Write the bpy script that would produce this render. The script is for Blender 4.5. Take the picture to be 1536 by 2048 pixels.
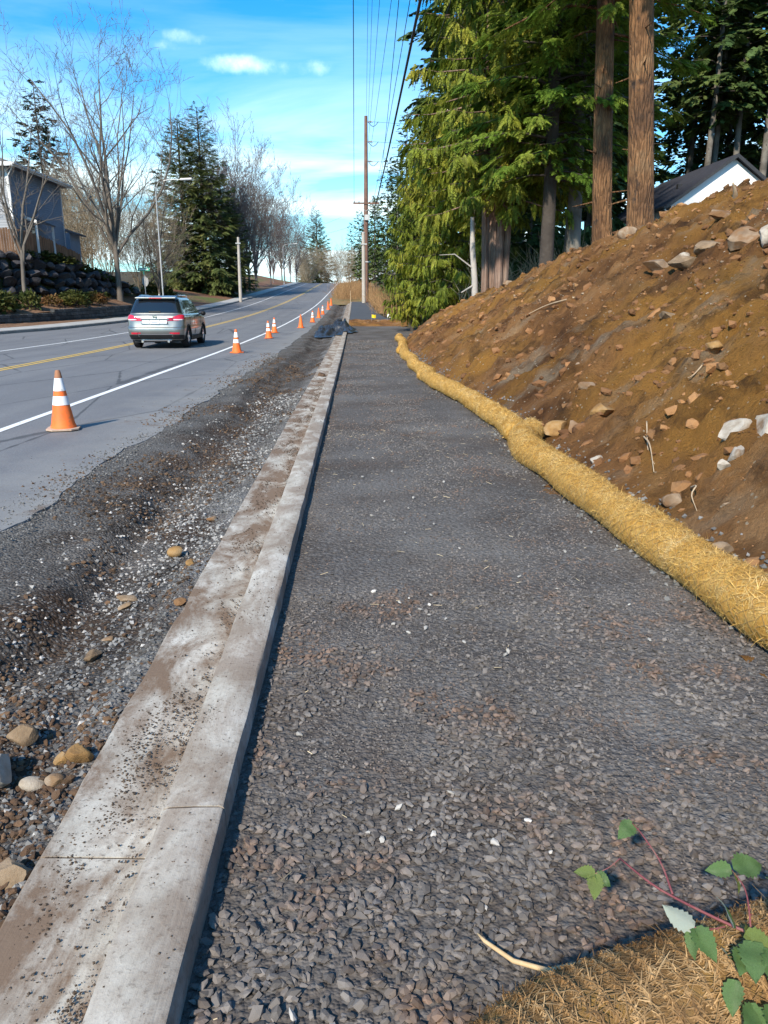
import bpy, bmesh, math
import numpy as np
from mathutils import Vector, Matrix

for _o in list(bpy.data.objects):
    bpy.data.objects.remove(_o)
SC = bpy.context.scene
COL = SC.collection
R = math.radians

# ------------------------------------------------------------------ camera
cam = bpy.data.cameras.new("camera")
cam.sensor_fit = 'VERTICAL'
cam.sensor_height = 24.0
cam.lens = 24.0 * 1539.0 / 2048.0
cam.clip_start = 0.02
cam.clip_end = 9000.0
camo = bpy.data.objects.new("camera", cam)
camo.location = (0.0, 0.0, 1.40)
camo.rotation_euler = (R(90 - 15.2), 0.0, R(-2.08))
COL.objects.link(camo)
SC.camera = camo

# ------------------------------------------------------------------ sky, sun, exposure
SUN_AZ, SUN_EL = R(-154.0), R(38.0)          # azimuth from +Y, clockwise seen from above
w = bpy.data.worlds.new("World")
SC.world = w
w.use_nodes = True
wn = w.node_tree
wn.nodes.clear()


def N(nt, kind, **kw):
    n = nt.nodes.new(kind)
    for k, v in kw.items():
        if k.startswith('i_'):
            key = k[2:]
            key = int(key) if key.isdigit() else key
            s = n.inputs[key]
            if isinstance(v, bpy.types.NodeSocket):
                nt.links.new(v, s)
            else:
                s.default_value = v
        else:
            setattr(n, k, v)
    return n


def math_(nt, op, a, b=None, c=None, clamp=False):
    n = nt.nodes.new('ShaderNodeMath')
    n.operation = op
    n.use_clamp = clamp
    for i, v in enumerate((a, b, c)):
        if v is None:
            continue
        if isinstance(v, bpy.types.NodeSocket):
            nt.links.new(v, n.inputs[i])
        else:
            n.inputs[i].default_value = v
    return n.outputs[0]


def mixc(nt, f, a, b, blend='MIX'):
    n = nt.nodes.new('ShaderNodeMix')
    n.data_type = 'RGBA'
    n.blend_type = blend
    for s, v in ((n.inputs['Factor'], f), (n.inputs[6], a), (n.inputs[7], b)):
        if isinstance(v, bpy.types.NodeSocket):
            nt.links.new(v, s)
        else:
            if s.type == 'RGBA' and len(v) == 3:
                v = (*v, 1)
            s.default_value = v
    return n.outputs[2]


def ramp(nt, f, stops, interp='LINEAR'):
    n = nt.nodes.new('ShaderNodeValToRGB')
    e = n.color_ramp.elements
    n.color_ramp.interpolation = interp
    while len(e) < len(stops):
        e.new(0.5)
    for i, (p, c) in enumerate(stops):
        e[i].position = p
        if not hasattr(c, '__len__'):
            c = (c, c, c)
        e[i].color = (*c[:3], 1)
    nt.links.new(f, n.inputs[0])
    return n.outputs[0]


def make_sky():
    nt = wn
    sky = N(nt, 'ShaderNodeTexSky', sky_type='NISHITA', sun_disc=False, sun_elevation=SUN_EL,
            sun_rotation=SUN_AZ, altitude=100.0, air_density=1.0, dust_density=0.6, ozone_density=2.5)
    tc = N(nt, 'ShaderNodeTexCoord')
    nrm = N(nt, 'ShaderNodeVectorMath', operation='NORMALIZE', i_0=tc.outputs['Generated'])
    sep = N(nt, 'ShaderNodeSeparateXYZ', i_0=nrm.outputs[0])
    x, y, z = sep.outputs
    col = N(nt, 'ShaderNodeHueSaturation', i_Saturation=SKY_SAT, i_Value=1.0, i_Hue=0.485, i_Color=sky.outputs[0]).outputs[0]
    col = mixc(nt, 1.0, col, (0.16, 1.06, 1.30), 'MULTIPLY')
    # thin high cloud: flat layer seen in perspective, thicker in the distance
    zc = math_(nt, 'MAXIMUM', z, 0.03)
    zc = math_(nt, 'ADD', zc, 0.10)
    px = math_(nt, 'DIVIDE', x, zc)
    py = math_(nt, 'DIVIDE', y, zc)
    pv = N(nt, 'ShaderNodeCombineXYZ', i_0=math_(nt, 'MULTIPLY', px, 0.7), i_1=math_(nt, 'MULTIPLY', py, 1.25))
    n1 = N(nt, 'ShaderNodeTexNoise', i_Vector=pv.outputs[0], i_Scale=0.8, i_Detail=8.0, i_Roughness=0.55, i_Distortion=0.4)
    veil = ramp(nt, n1.outputs[0], [(0.42, 0.0), (0.66, 1.0)])
    hz = ramp(nt, z, [(0.0, 1.0), (0.07, 0.85), (0.15, 0.50), (0.24, 0.14), (0.34, 0.03), (0.6, 0.0)])
    fac = math_(nt, 'ADD', math_(nt, 'MULTIPLY', hz, 0.62), math_(nt, 'MULTIPLY', math_(nt, 'MULTIPLY', veil, 0.95), math_(nt, 'ADD', hz, 0.22)), clamp=True)
    col = mixc(nt, fac, col, CLOUD_COL)
    # small fair-weather clouds
    az = math_(nt, 'ARCTAN2', x, y)
    el = math_(nt, 'ARCSINE', z)
    warp = N(nt, 'ShaderNodeTexNoise', i_Vector=nrm.outputs[0], i_Scale=17.0, i_Detail=7.0, i_Roughness=0.6)
    wv = math_(nt, 'SUBTRACT', warp.outputs[0], 0.5)
    tot = None
    for (a0, e0, sa, se, amp) in CLOUDS:
        da = math_(nt, 'DIVIDE', math_(nt, 'SUBTRACT', az, a0), sa)
        de = math_(nt, 'DIVIDE', math_(nt, 'SUBTRACT', el, e0), se)
        r2 = math_(nt, 'ADD', math_(nt, 'MULTIPLY', da, da), math_(nt, 'MULTIPLY', de, de))
        g = math_(nt, 'SUBTRACT', 1.0, r2)
        g = math_(nt, 'ADD', g, math_(nt, 'MULTIPLY', wv, 5.6))
        g = ramp(nt, math_(nt, 'MULTIPLY', g, amp * 0.42, clamp=True), [(0.0, 0.0), (1.0, 1.0)], 'EASE')
        tot = g if tot is None else math_(nt, 'MAXIMUM', tot, g)
    col = mixc(nt, tot, col, tuple(1.12 * c for c in CLOUD_COL))
    bg = N(nt, 'ShaderNodeBackground', i_Color=col, i_Strength=SKY_STRENGTH)
    out = N(nt, 'ShaderNodeOutputWorld', i_Surface=bg.outputs[0])


SKY_STRENGTH = 0.125
SKY_SAT = 1.7
CLOUD_COL = (6.9, 8.6, 9.0)
CLOUDS = [(R(-5.0), R(14.8), R(4.2), R(0.62), 0.85), (R(-12.8), R(15.5), R(1.7), R(0.5), 0.8), (R(-11.0), R(16.1), R(1.5), R(0.45), 0.7),
          (R(-5.2), R(18.6), R(1.0), R(0.5), 0.6), (R(24), R(24), R(6), R(1.6), 0.8), (R(-50), R(20), R(6), R(1.5), 0.8), (R(95), R(26), R(8), R(2), 0.8),
          (R(-110), R(22), R(7), R(2), 0.8), (R(160), R(30), R(8), R(2.4), 0.8)]
make_sky()

sl = bpy.data.lights.new("sun", 'SUN')
sl.energy = 4.6
sl.angle = R(2.0)
sl.color = (1.0, 0.89, 0.73)
slo = bpy.data.objects.new("sun", sl)
to_sun = Vector((math.sin(SUN_AZ) * math.cos(SUN_EL), math.cos(SUN_AZ) * math.cos(SUN_EL), math.sin(SUN_EL)))
slo.rotation_euler = to_sun.to_track_quat('Z', 'Y').to_euler()
slo.location = (-30, -30, 40)
COL.objects.link(slo)

SC.view_settings.view_transform = 'Standard'
SC.view_settings.look = 'None'
SC.view_settings.exposure = 0.62
SC.view_settings.gamma = 1.0
SC.cycles.max_bounces = 5
SC.cycles.diffuse_bounces = 2
SC.cycles.glossy_bounces = 3
SC.cycles.transparent_max_bounces = 8
SC.cycles.use_denoising = True
# ------------------------------------------------------------------ helpers
rng = np.random.default_rng(11)


def tag(o, label=None, cat=None, group=None, kind=None):
    if label: o['label'] = label
    if cat: o['category'] = cat
    if group: o['group'] = group
    if kind: o['kind'] = kind
    return o


def empty(name, loc=(0, 0, 0), rz=0.0, label=None, cat=None, group=None, parent=None):
    o = bpy.data.objects.new(name, None)
    o.empty_display_size = 0.2
    COL.objects.link(o)
    o.location = loc
    o.rotation_euler = (0, 0, rz)
    if parent: o.parent = parent
    return tag(o, label, cat, group)


def mesh(name, V, F, smooth=False):
    """V (n,3); F: list of index tuples, or an int array (m,3) / (m,4)"""
    me = bpy.data.meshes.new(name)
    V = np.asarray(V, dtype=np.float32).reshape(-1, 3)
    if isinstance(F, np.ndarray):
        m, k = F.shape
        me.vertices.add(len(V)); me.vertices.foreach_set('co', V.ravel())
        me.loops.add(m * k); me.loops.foreach_set('vertex_index', F.astype(np.int32).ravel())
        me.polygons.add(m)
        me.polygons.foreach_set('loop_start', np.arange(0, m * k, k, dtype=np.int32))
        me.polygons.foreach_set('loop_total', np.full(m, k, dtype=np.int32))
        me.polygons.foreach_set('use_smooth', np.full(m, bool(smooth)))
        me.update(calc_edges=True)
        me.validate()
    else:
        me.from_pydata([tuple(map(float, v)) for v in V], [], [tuple(int(i) for i in f) for f in F])
        if smooth:
            for p in me.polygons: p.use_smooth = True
        me.update()
    return me


def obj(name, me, mat, parent=None, loc=None, rot=None, scale=None):
    o = bpy.data.objects.new(name, me)
    COL.objects.link(o)
    if mat is not None and not me.materials:
        me.materials.append(mat)
    if parent: o.parent = parent
    if loc is not None: o.location = loc
    if rot is not None: o.rotation_euler = rot
    if scale is not None: o.scale = scale
    return o


def copy_tree(o, parent=None):
    c = o.copy()
    COL.objects.link(c)
    c.parent = parent
    for ch in list(o.children):
        copy_tree(ch, c)
    return c


class MB:
    """collects shapes into one mesh"""
    def __init__(s): s.v = []; s.f = []

    def add(s, V, F):
        b = len(s.v)
        s.v += [tuple(map(float, p)) for p in V]
        s.f += [tuple(int(i) + b for i in f) for f in F]
        return s

    def box(s, x0, x1, y0, y1, z0, z1):
        return s.add([(x0, y0, z0), (x1, y0, z0), (x1, y1, z0), (x0, y1, z0), (x0, y0, z1), (x1, y0, z1), (x1, y1, z1), (x0, y1, z1)],
                     [(0, 3, 2, 1), (4, 5, 6, 7), (0, 1, 5, 4), (1, 2, 6, 5), (2, 3, 7, 6), (3, 0, 4, 7)])

    def prism(s, poly, d):
        """poly: list of 3d points (planar), d: extrusion vector"""
        n = len(poly)
        V = [Vector(p) for p in poly] + [Vector(p) + Vector(d) for p in poly]
        F = [tuple(range(n - 1, -1, -1)), tuple(range(n, 2 * n))] + [(i, (i + 1) % n, n + (i + 1) % n, n + i) for i in range(n)]
        return s.add(V, F)

    def tube(s, pts, rad, n=8, cap=True):
        pts = [Vector(p) for p in pts]
        if not hasattr(rad, '__len__'): rad = [rad] * len(pts)
        V = []; F = []
        for i, p in enumerate(pts):
            t = (pts[min(i + 1, len(pts) - 1)] - pts[max(i - 1, 0)]).normalized()
            a = t.orthogonal().normalized() if i == 0 else (a - t * a.dot(t)).normalized()
            b = t.cross(a)
            for k in range(n):
                th = 2 * math.pi * k / n
                V.append(p + (a * math.cos(th) + b * math.sin(th)) * rad[i])
        for i in range(len(pts) - 1):
            for k in range(n):
                F.append((i * n + k, i * n + (k + 1) % n, (i + 1) * n + (k + 1) % n, (i + 1) * n + k))
        if cap:
            F.append(tuple(range(n - 1, -1, -1)))
            F.append(tuple(range((len(pts) - 1) * n, len(pts) * n)))
        return s.add(V, F)

    def lathe(s, prof, n=20, c=(0, 0, 0), axis='Z', close=True):
        V = []; F = []
        for (r, h) in prof:
            for k in range(n):
                th = 2 * math.pi * k / n
                p = (r * math.cos(th), r * math.sin(th), h)
                if axis == 'X': p = (h, p[0], p[1])
                if axis == 'Y': p = (p[0], h, p[1])
                V.append((c[0] + p[0], c[1] + p[1], c[2] + p[2]))
        for i in range(len(prof) - 1):
            for k in range(n):
                F.append((i * n + k, i * n + (k + 1) % n, (i + 1) * n + (k + 1) % n, (i + 1) * n + k))
        if close:
            F.append(tuple(range(n - 1, -1, -1)))
            F.append(tuple(range((len(prof) - 1) * n, len(prof) * n)))
        return s.add(V, F)

    def build(s, name, mat, parent=None, smooth=False, bevel=0.0, loc=None, rot=None, seg=2):
        me = bpy.data.meshes.new(name)
        me.from_pydata(s.v, [], s.f)
        bm = bmesh.new(); bm.from_mesh(me)
        if bevel:
            bmesh.ops.remove_doubles(bm, verts=bm.verts, dist=1e-5)
            bmesh.ops.bevel(bm, geom=[e for e in bm.edges if len(e.link_faces) == 2 and e.calc_face_angle(0) > 0.5], offset=bevel, segments=seg, affect='EDGES', profile=0.6)
        bmesh.ops.recalc_face_normals(bm, faces=bm.faces)
        bm.to_mesh(me); bm.free()
        if smooth:
            for p in me.polygons: p.use_smooth = True
            if smooth != 'all':
                me.set_sharp_from_angle(angle=R(40))
        return obj(name, me, mat, parent, loc, rot)


# numpy value noise -------------------------------------------------
def _h(ix, iy, iz, seed):
    n = (ix.astype(np.int64) * 374761393 + iy.astype(np.int64) * 668265263 + iz.astype(np.int64) * 2147483647 + seed * 1274126177) & 0xFFFFFFFF
    n = ((n ^ (n >> 13)) * 1274126177) & 0xFFFFFFFF
    n = ((n ^ (n >> 16)) * 2246822519) & 0xFFFFFFFF
    return ((n ^ (n >> 15)) & 0xFFFFFF) / float(0xFFFFFF)


def vnoise(x, y, z=None, seed=0):
    x = np.asarray(x, float); y = np.asarray(y, float)
    z = np.zeros_like(x) if z is None else np.asarray(z, float)
    ix, iy, iz = np.floor(x), np.floor(y), np.floor(z)
    fx, fy, fz = x - ix, y - iy, z - iz
    fx, fy, fz = [f * f * (3 - 2 * f) for f in (fx, fy, fz)]
    r = 0
    for a in (0, 1):
        for b in (0, 1):
            for c in (0, 1):
                wgt = (fx if a else 1 - fx) * (fy if b else 1 - fy) * (fz if c else 1 - fz)
                r = r + wgt * _h(ix + a, iy + b, iz + c, seed)
    return r


def fbm(x, y, z=None, octv=4, seed=0, gain=0.5):
    s = 0; a = 1; t = 0
    for o in range(octv):
        s = s + a * (vnoise(x * 2 ** o, y * 2 ** o, None if z is None else z * 2 ** o, seed + o * 7) * 2 - 1)
        t += a; a *= gain
    return s / t


def sstep(a, b, x):
    t = np.clip((np.asarray(x, float) - a) / (b - a), 0, 1)
    return t * t * (3 - 2 * t)


def grid_mesh(name, X, Y, Z, mat, smooth=True, parent=None, mask=None):
    n, m = X.shape
    V = np.stack([X, Y, Z], -1).reshape(-1, 3)
    i = np.arange(n * m).reshape(n, m)
    F = np.stack([i[:-1, :-1], i[:-1, 1:], i[1:, 1:], i[1:, :-1]], -1).reshape(-1, 4)
    # keep faces pointing up
    e1 = V[F[0, 1]] - V[F[0, 0]]; e2 = V[F[0, 3]] - V[F[0, 0]]
    if np.cross(e1, e2)[2] < 0: F = F[:, ::-1]
    if mask is not None: F = F[mask.reshape(-1)]
    return obj(name, mesh(name, V, np.ascontiguousarray(F), smooth), mat, parent)


# rotations ---------------------------------------------------------
def rot_from(axis_x, up):
    """stack of matrices whose columns are (x, y, z): x along axis_x, z near up"""
    x = axis_x / np.linalg.norm(axis_x, axis=-1, keepdims=True)
    y = np.cross(up, x); y /= np.linalg.norm(y, axis=-1, keepdims=True) + 1e-9
    z = np.cross(x, y)
    return np.stack([x, y, z], -1)


def rand_rot(n, tilt, g):
    """random heading, tilted up to `tilt` radians"""
    h = g.uniform(0, 2 * np.pi, n); a = g.uniform(0, 2 * np.pi, n); t = g.uniform(0, tilt, n)
    ax = np.stack([np.cos(h), np.sin(h), np.zeros(n)], -1)
    up = np.stack([np.sin(t) * np.cos(a), np.sin(t) * np.sin(a), np.cos(t)], -1)
    y = np.cross(up, ax); y /= np.linalg.norm(y, axis=-1, keepdims=True)
    x = np.cross(y, up)
    return np.stack([x, y, up], -1)


def scatter(protos, P, S, Rm, g):
    """protos: list of (V,F) with triangle arrays; P (n,3), S (n,3) or (n,), Rm (n,3,3)"""
    n = len(P)
    S = np.asarray(S, float)
    if S.ndim == 1: S = np.repeat(S[:, None], 3, 1)
    pick = g.integers(0, len(protos), n)
    VV = []; FF = []; b = 0
    for k, (pv, pf) in enumerate(protos):
        ii = np.where(pick == k)[0]
        if len(ii) == 0: continue
        L = pv[None] * S[ii][:, None, :]
        W = np.einsum('nij,nvj->nvi', Rm[ii], L) + P[ii][:, None, :]
        m = len(pv)
        VV.append(W.reshape(-1, 3))
        FF.append((pf[None] + (np.arange(len(ii)) * m)[:, None, None] + b).reshape(-1, 3))
        b += len(ii) * m
    return np.concatenate(VV), np.concatenate(FF)


def ico(sub):
    bm = bmesh.new(); bmesh.ops.create_icosphere(bm, subdivisions=sub, radius=1)
    V = np.array([v.co[:] for v in bm.verts]); F = np.array([[v.index for v in f.verts] for f in bm.faces])
    bm.free()
    return V, F


ICO1 = ico(1); ICO2 = ico(2); ICO3 = ico(3)
OCTA = (np.array([(1, 0, 0), (0, 1, 0), (-1, 0, 0), (0, -1, 0), (0, 0, 1), (0, 0, -1)], float),
        np.array([(0, 1, 4), (1, 2, 4), (2, 3, 4), (3, 0, 4), (1, 0, 5), (2, 1, 5), (3, 2, 5), (0, 3, 5)]))


def cut_stone(base, g, cuts=6, jit=0.12):
    V, F = base
    V = V * (1 + g.uniform(-jit, jit, (len(V), 1)))
    for _ in range(cuts):
        n = g.normal(size=3); n /= np.linalg.norm(n); d = g.uniform(0.38, 0.80)
        h = V @ n
        V = np.where((h > d)[:, None], V - (h - d)[:, None] * n[None], V)
    V = V * np.array([1.0, g.uniform(0.6, 0.95), g.uniform(0.45, 0.8)])
    return V, F


GRAVEL = [cut_stone(ICO1, rng, 9, 0.28) for _ in range(14)]
CHIP = [(OCTA[0] * (1 + rng.uniform(-.35, .25, (6, 1))), OCTA[1]) for _ in range(8)]


def boulder(name, seed, size, mat, parent=None, loc=(0, 0, 0), rz=0.0, sub=3, cuts=9, rough=0.06):
    g = np.random.default_rng(seed)
    V, F = ico(sub) if sub not in (2, 3) else (ICO2 if sub == 2 else ICO3)
    V, F = cut_stone((V, F), g, cuts, 0.0)
    V = V / np.abs(V).max(0)
    nz = fbm(V[:, 0] * 1.6 + seed, V[:, 1] * 1.6, V[:, 2] * 1.6, 4, seed)
    V = V * (1 + rough * 2.2 * nz[:, None]) * np.asarray(size)[None]
    me = mesh(name, V, F, True)
    me.set_sharp_from_angle(angle=R(32))
    return obj(name, me, mat, parent, loc, (g.uniform(-.2, .2), g.uniform(-.2, .2), rz))


# materials ---------------------------------------------------------
def new_mat(name):
    m = bpy.data.materials.new(name)
    m.use_nodes = True
    nt = m.node_tree
    b = nt.nodes['Principled BSDF']
    return m, nt, b


def coords(nt, world=True):
    if world:
        return N(nt, 'ShaderNodeNewGeometry').outputs['Position']
    return N(nt, 'ShaderNodeTexCoord').outputs['Object']


def noise(nt, vec, scale, detail=6.0, rough=0.55, dist=0.0):
    return N(nt, 'ShaderNodeTexNoise', i_Vector=vec, i_Scale=scale, i_Detail=detail, i_Roughness=rough, i_Distortion=dist).outputs[0]


def rnd(nt):
    a = N(nt, 'ShaderNodeNewGeometry').outputs['Random Per Island']
    b = N(nt, 'ShaderNodeObjectInfo').outputs['Random']
    return math_(nt, 'FRACT', math_(nt, 'ADD', a, b))


def bump(nt, b, h, strength, dist):
    n = N(nt, 'ShaderNodeBump', i_Strength=strength, i_Distance=dist, i_Height=h)
    nt.links.new(n.outputs[0], b.inputs['Normal'])
    return n


def MAT(name, cols, scale=4.0, rough=0.85, bs=0.0, bscale=40.0, bdist=0.02, island=0.0, spec=0.3, metal=0.0, world=True, lo=0.3, hi=0.7, speck=None, coat=0.0, emis=None):
    """noise-ramped colour + bump; island = per-piece brightness variation"""
    m, nt, b = new_mat(name)
    v = coords(nt, world)
    if len(cols) == 1:
        c = cols[0]; col = None
        b.inputs['Base Color'].default_value = (*c, 1)
        rgb = N(nt, 'ShaderNodeRGB'); rgb.outputs[0].default_value = (*c, 1); col = rgb.outputs[0]
    else:
        f = noise(nt, v, scale, 8.0, 0.6)
        k = len(cols)
        col = ramp(nt, f, [(lo + (hi - lo) * i / (k - 1), c) for i, c in enumerate(cols)])
    if speck:
        f2 = noise(nt, v, speck[0], 3.0, 0.6)
        col = mixc(nt, ramp(nt, f2, [(speck[2], 0.0), (speck[3], 1.0)]), col, speck[1])
    if island:
        r = rnd(nt)
        val = math_(nt, 'MULTIPLY_ADD', r, 2 * island, 1 - island)
        col = N(nt, 'ShaderNodeHueSaturation', i_Value=val, i_Color=col).outputs[0]
    nt.links.new(col, b.inputs['Base Color'])
    b.inputs['Roughness'].default_value = rough
    b.inputs['Specular IOR Level'].default_value = spec
    b.inputs['Metallic'].default_value = metal
    b.inputs['Coat Weight'].default_value = coat
    if bs:
        bump(nt, b, noise(nt, v, bscale, 8.0, 0.65), bs, bdist)
    return m


# terrain functions -------------------------------------------------
def prof(Y):
    Y = np.asarray(Y, float)
    t = np.maximum(Y - 20, 0)
    z = np.where(Y < 100, 0.05 / 160 * t * t, 2.0 + 0.05 * (Y - 100))
    t2 = np.maximum(Y - 165, 0)
    z = np.where(Y > 165, 5.25 + 0.05 * t2 - 0.0012 * t2 * t2, z)
    return np.where(Y > 225, 5.25 + 3.0 - 4.32 - 0.02 * np.minimum(Y - 225, 300), z)


XT = np.array([(-8, 2.05), (2.8, 1.92), (4.7, 1.82), (7.3, 1.72), (8.7, 1.85), (10.6, 1.78), (14.6, 1.48), (23, 1.55), (30, 1.9), (36, 2.6), (46, 4), (70, 4.2)])
HC = np.array([(-8, 3.2), (4, 3.12), (8, 3.05), (12, 2.95), (16, 2.55), (20, 2.12), (24, 1.65), (28, 1.12), (31, .9), (34, .78), (38, .6), (46, .3), (70, .3)])


def bank_z(x, Y, fine=True):
    xt = np.interp(Y, XT[:, 0], XT[:, 1]); hc = np.interp(Y, HC[:, 0], HC[:, 1])
    if fine: xt = xt + 0.12 * fbm(Y * 0.9, Y * 0 + 3.1, None, 3, 5)
    d = np.maximum(x - xt, 0)
    a = 0.70 * d; b = hc + .085 * d; k = .5
    h = np.clip(.5 + .5 * (b - a) / k, 0, 1)
    z = np.minimum(b * (1 - h) + a * h - k * h * (1 - h), a)
    return z + prof(Y)


def nat_z(x, Y):
    """natural ground on the wooded side"""
    d = np.maximum(x - 1.9, 0)
    return prof(Y) + 4.3 * (1 - np.exp(-d / 7.5)) + 0.03 * np.maximum(x - 25, 0)


LK = np.array([(-30, -17.2), (30, -16.9), (37, -16.3), (41, -15.4), (50, -14.6), (70, -13.6), (92, -13.1), (120, -12.6), (165, -11.6), (230, -10)])


def lk(Y): return np.interp(Y, LK[:, 0], LK[:, 1])
# ------------------------------------------------------------------ setting materials
def asphalt_mat():
    m, nt, b = new_mat("asphalt_road")
    v = coords(nt)
    sep = N(nt, 'ShaderNodeSeparateXYZ', i_0=v)
    f = noise(nt, v, 0.35, 6, 0.6)
    base = ramp(nt, f, [(0.3, (0.100, 0.100, 0.108)), (0.7, (0.150, 0.150, 0.160))])
    g = noise(nt, v, 60.0, 5, 0.75)
    base = mixc(nt, ramp(nt, g, [(0.40, 0.0), (0.66, 0.7)]), base, (0.26, 0.255, 0.25))
    # long streaks along the lanes from tyre polish
    st = N(nt, 'ShaderNodeMapping', i_Vector=v, i_Scale=(1.4, 0.03, 0.0))
    s2 = noise(nt, st.outputs[0], 1.0, 4, 0.5)
    base = mixc(nt, ramp(nt, s2, [(0.42, 0.0), (0.62, 0.35)]), base, (0.105, 0.105, 0.118))
    vc = N(nt, 'ShaderNodeTexVoronoi', feature='DISTANCE_TO_EDGE', i_Vector=N(nt, 'ShaderNodeMapping', i_Vector=v, i_Scale=(0.55, 0.16, 1.0)).outputs[0], i_Scale=1.0)
    wob = noise(nt, v, 3.0, 5, 0.6)
    ck = math_(nt, 'ADD', vc.outputs[0], math_(nt, 'MULTIPLY', math_(nt, 'SUBTRACT', wob, 0.5), 0.035))
    base = mixc(nt, ramp(nt, ck, [(0.004, 0.7), (0.011, 0.0)]), base, (0.04, 0.04, 0.042))
    # pale dried mud tracked on the shoulder
    d = noise(nt, v, 1.1, 7, 0.62)
    sh = ramp(nt, math_(nt, 'ADD', math_(nt, 'MULTIPLY', sep.outputs[0], 0.32), math_(nt, 'MULTIPLY', d, 0.9)), [(0.0, 0.0), (0.001, 0.0)])
    k = math_(nt, 'ADD', math_(nt, 'MULTIPLY_ADD', sep.outputs[0], 0.55, 1.95), math_(nt, 'MULTIPLY', math_(nt, 'SUBTRACT', d, 0.5), 1.8), clamp=True)
    base = mixc(nt, math_(nt, 'MULTIPLY', k, 0.75), base, (0.26, 0.25, 0.235))
    # brown dirt spots
    dd = noise(nt, v, 2.6, 5, 0.6)
    kk = math_(nt, 'MULTIPLY', ramp(nt, dd, [(0.58, 0.0), (0.68, 1.0)]), k)
    base = mixc(nt, kk, base, (0.12, 0.075, 0.045))
    nt.links.new(base, b.inputs['Base Color'])
    b.inputs['Roughness'].default_value = 0.8
    b.inputs['Specular IOR Level'].default_value = 0.35
    bump(nt, b, noise(nt, v, 120.0, 4, 0.7), 0.5, 0.006)
    return m


def paint_mat(name, c, worn):
    m, nt, b = new_mat(name)
    v = coords(nt)
    f = noise(nt, v, 22.0, 8, 0.7)
    g = noise(nt, v, 0.8, 3, 0.5)
    k = math_(nt, 'ADD', f, math_(nt, 'MULTIPLY', math_(nt, 'SUBTRACT', g, 0.5), 0.25))
    col = mixc(nt, ramp(nt, k, [(worn, 0.0), (worn + 0.12, 1.0)]), (0.10, 0.10, 0.10), c)
    nt.links.new(col, b.inputs['Base Color'])
    b.inputs['Roughness'].default_value = 0.6
    return m


def concrete_mat(name, dirt=0.5):
    m, nt, b = new_mat(name)
    v = coords(nt)
    f = noise(nt, v, 3.5, 8, 0.6)
    col = ramp(nt, f, [(0.3, (0.34, 0.31, 0.265)), (0.5, (0.48, 0.445, 0.39)), (0.72, (0.60, 0.565, 0.51))])
    st = N(nt, 'ShaderNodeMapping', i_Vector=v, i_Scale=(160.0, 1.5, 30.0))
    br = noise(nt, st.outputs[0], 1.0, 3, 0.6)
    col = mixc(nt, math_(nt, 'MULTIPLY', br, 0.22), col, (0.24, 0.23, 0.22))
    # fine dark grit
    sp = noise(nt, v, 55.0, 5, 0.7)
    col = mixc(nt, ramp(nt, sp, [(0.54, 0.0), (0.66, 0.6 * dirt + 0.25)]), col, (0.13, 0.115, 0.10))
    # brown soil smears (patches that lie on the slab)
    st2 = N(nt, 'ShaderNodeMapping', i_Vector=v, i_Scale=(1.6, 0.75, 1.0))
    so = noise(nt, st2.outputs[0], 3.0, 9, 0.68, 0.4)
    col = mixc(nt, ramp(nt, so, [(0.38, 0.0), (0.56, min(0.95, dirt * 1.15))]), col, (0.165, 0.108, 0.072))
    nt.links.new(col, b.inputs['Base Color'])
    b.inputs['Roughness'].default_value = 0.9
    b.inputs['Specular IOR Level'].default_value = 0.2
    h = math_(nt, 'ADD', math_(nt, 'MULTIPLY', br, 0.35), math_(nt, 'ADD', math_(nt, 'MULTIPLY', sp, 0.6), math_(nt, 'MULTIPLY', so, 0.8)))
    bump(nt, b, h, 0.55, 0.006)
    return m


def gravel_ground_mat():
    m, nt, b = new_mat("gravel_fines")
    v = coords(nt)
    vo = N(nt, 'ShaderNodeTexVoronoi', i_Vector=v, i_Scale=48.0, i_Randomness=1.0)
    vo2 = N(nt, 'ShaderNodeTexVoronoi', i_Vector=v, i_Scale=110.0, i_Randomness=1.0)
    f = noise(nt, v, 1.3, 6, 0.6)
    base = ramp(nt, f, [(0.3, (0.088, 0.075, 0.066)), (0.5, (0.130, 0.114, 0.104)), (0.72, (0.19, 0.173, 0.16))])
    sv = N(nt, 'ShaderNodeSeparateColor', i_0=vo.outputs['Color']).outputs[0]
    base = mixc(nt, math_(nt, 'MULTIPLY', math_(nt, 'POWER', sv, 3.0), 0.55), base, (0.24, 0.23, 0.225))
    g = noise(nt, v, 0.7, 4, 0.6)
    base = mixc(nt, ramp(nt, g, [(0.48, 0.0), (0.62, 0.6)]), base, (0.105, 0.076, 0.058))
    dp = noise(nt, v, 0.33, 5, 0.6)
    base = mixc(nt, ramp(nt, dp, [(0.50, 0.0), (0.62, 0.65)]), base, (0.21, 0.197, 0.186))
    gap = ramp(nt, vo.outputs['Distance'], [(0.0, 1.0), (0.75, 0.55)])
    base = mixc(nt, 1.0, base, gap, 'MULTIPLY')
    nt.links.new(base, b.inputs['Base Color'])
    b.inputs['Roughness'].default_value = 0.85
    b.inputs['Specular IOR Level'].default_value = 0.25
    h = math_(nt, 'SUBTRACT', 1.0, math_(nt, 'ADD', vo.outputs['Distance'], math_(nt, 'MULTIPLY', vo2.outputs['Distance'], 0.5)))
    bump(nt, b, h, 0.9, 0.010)
    return m


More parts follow.
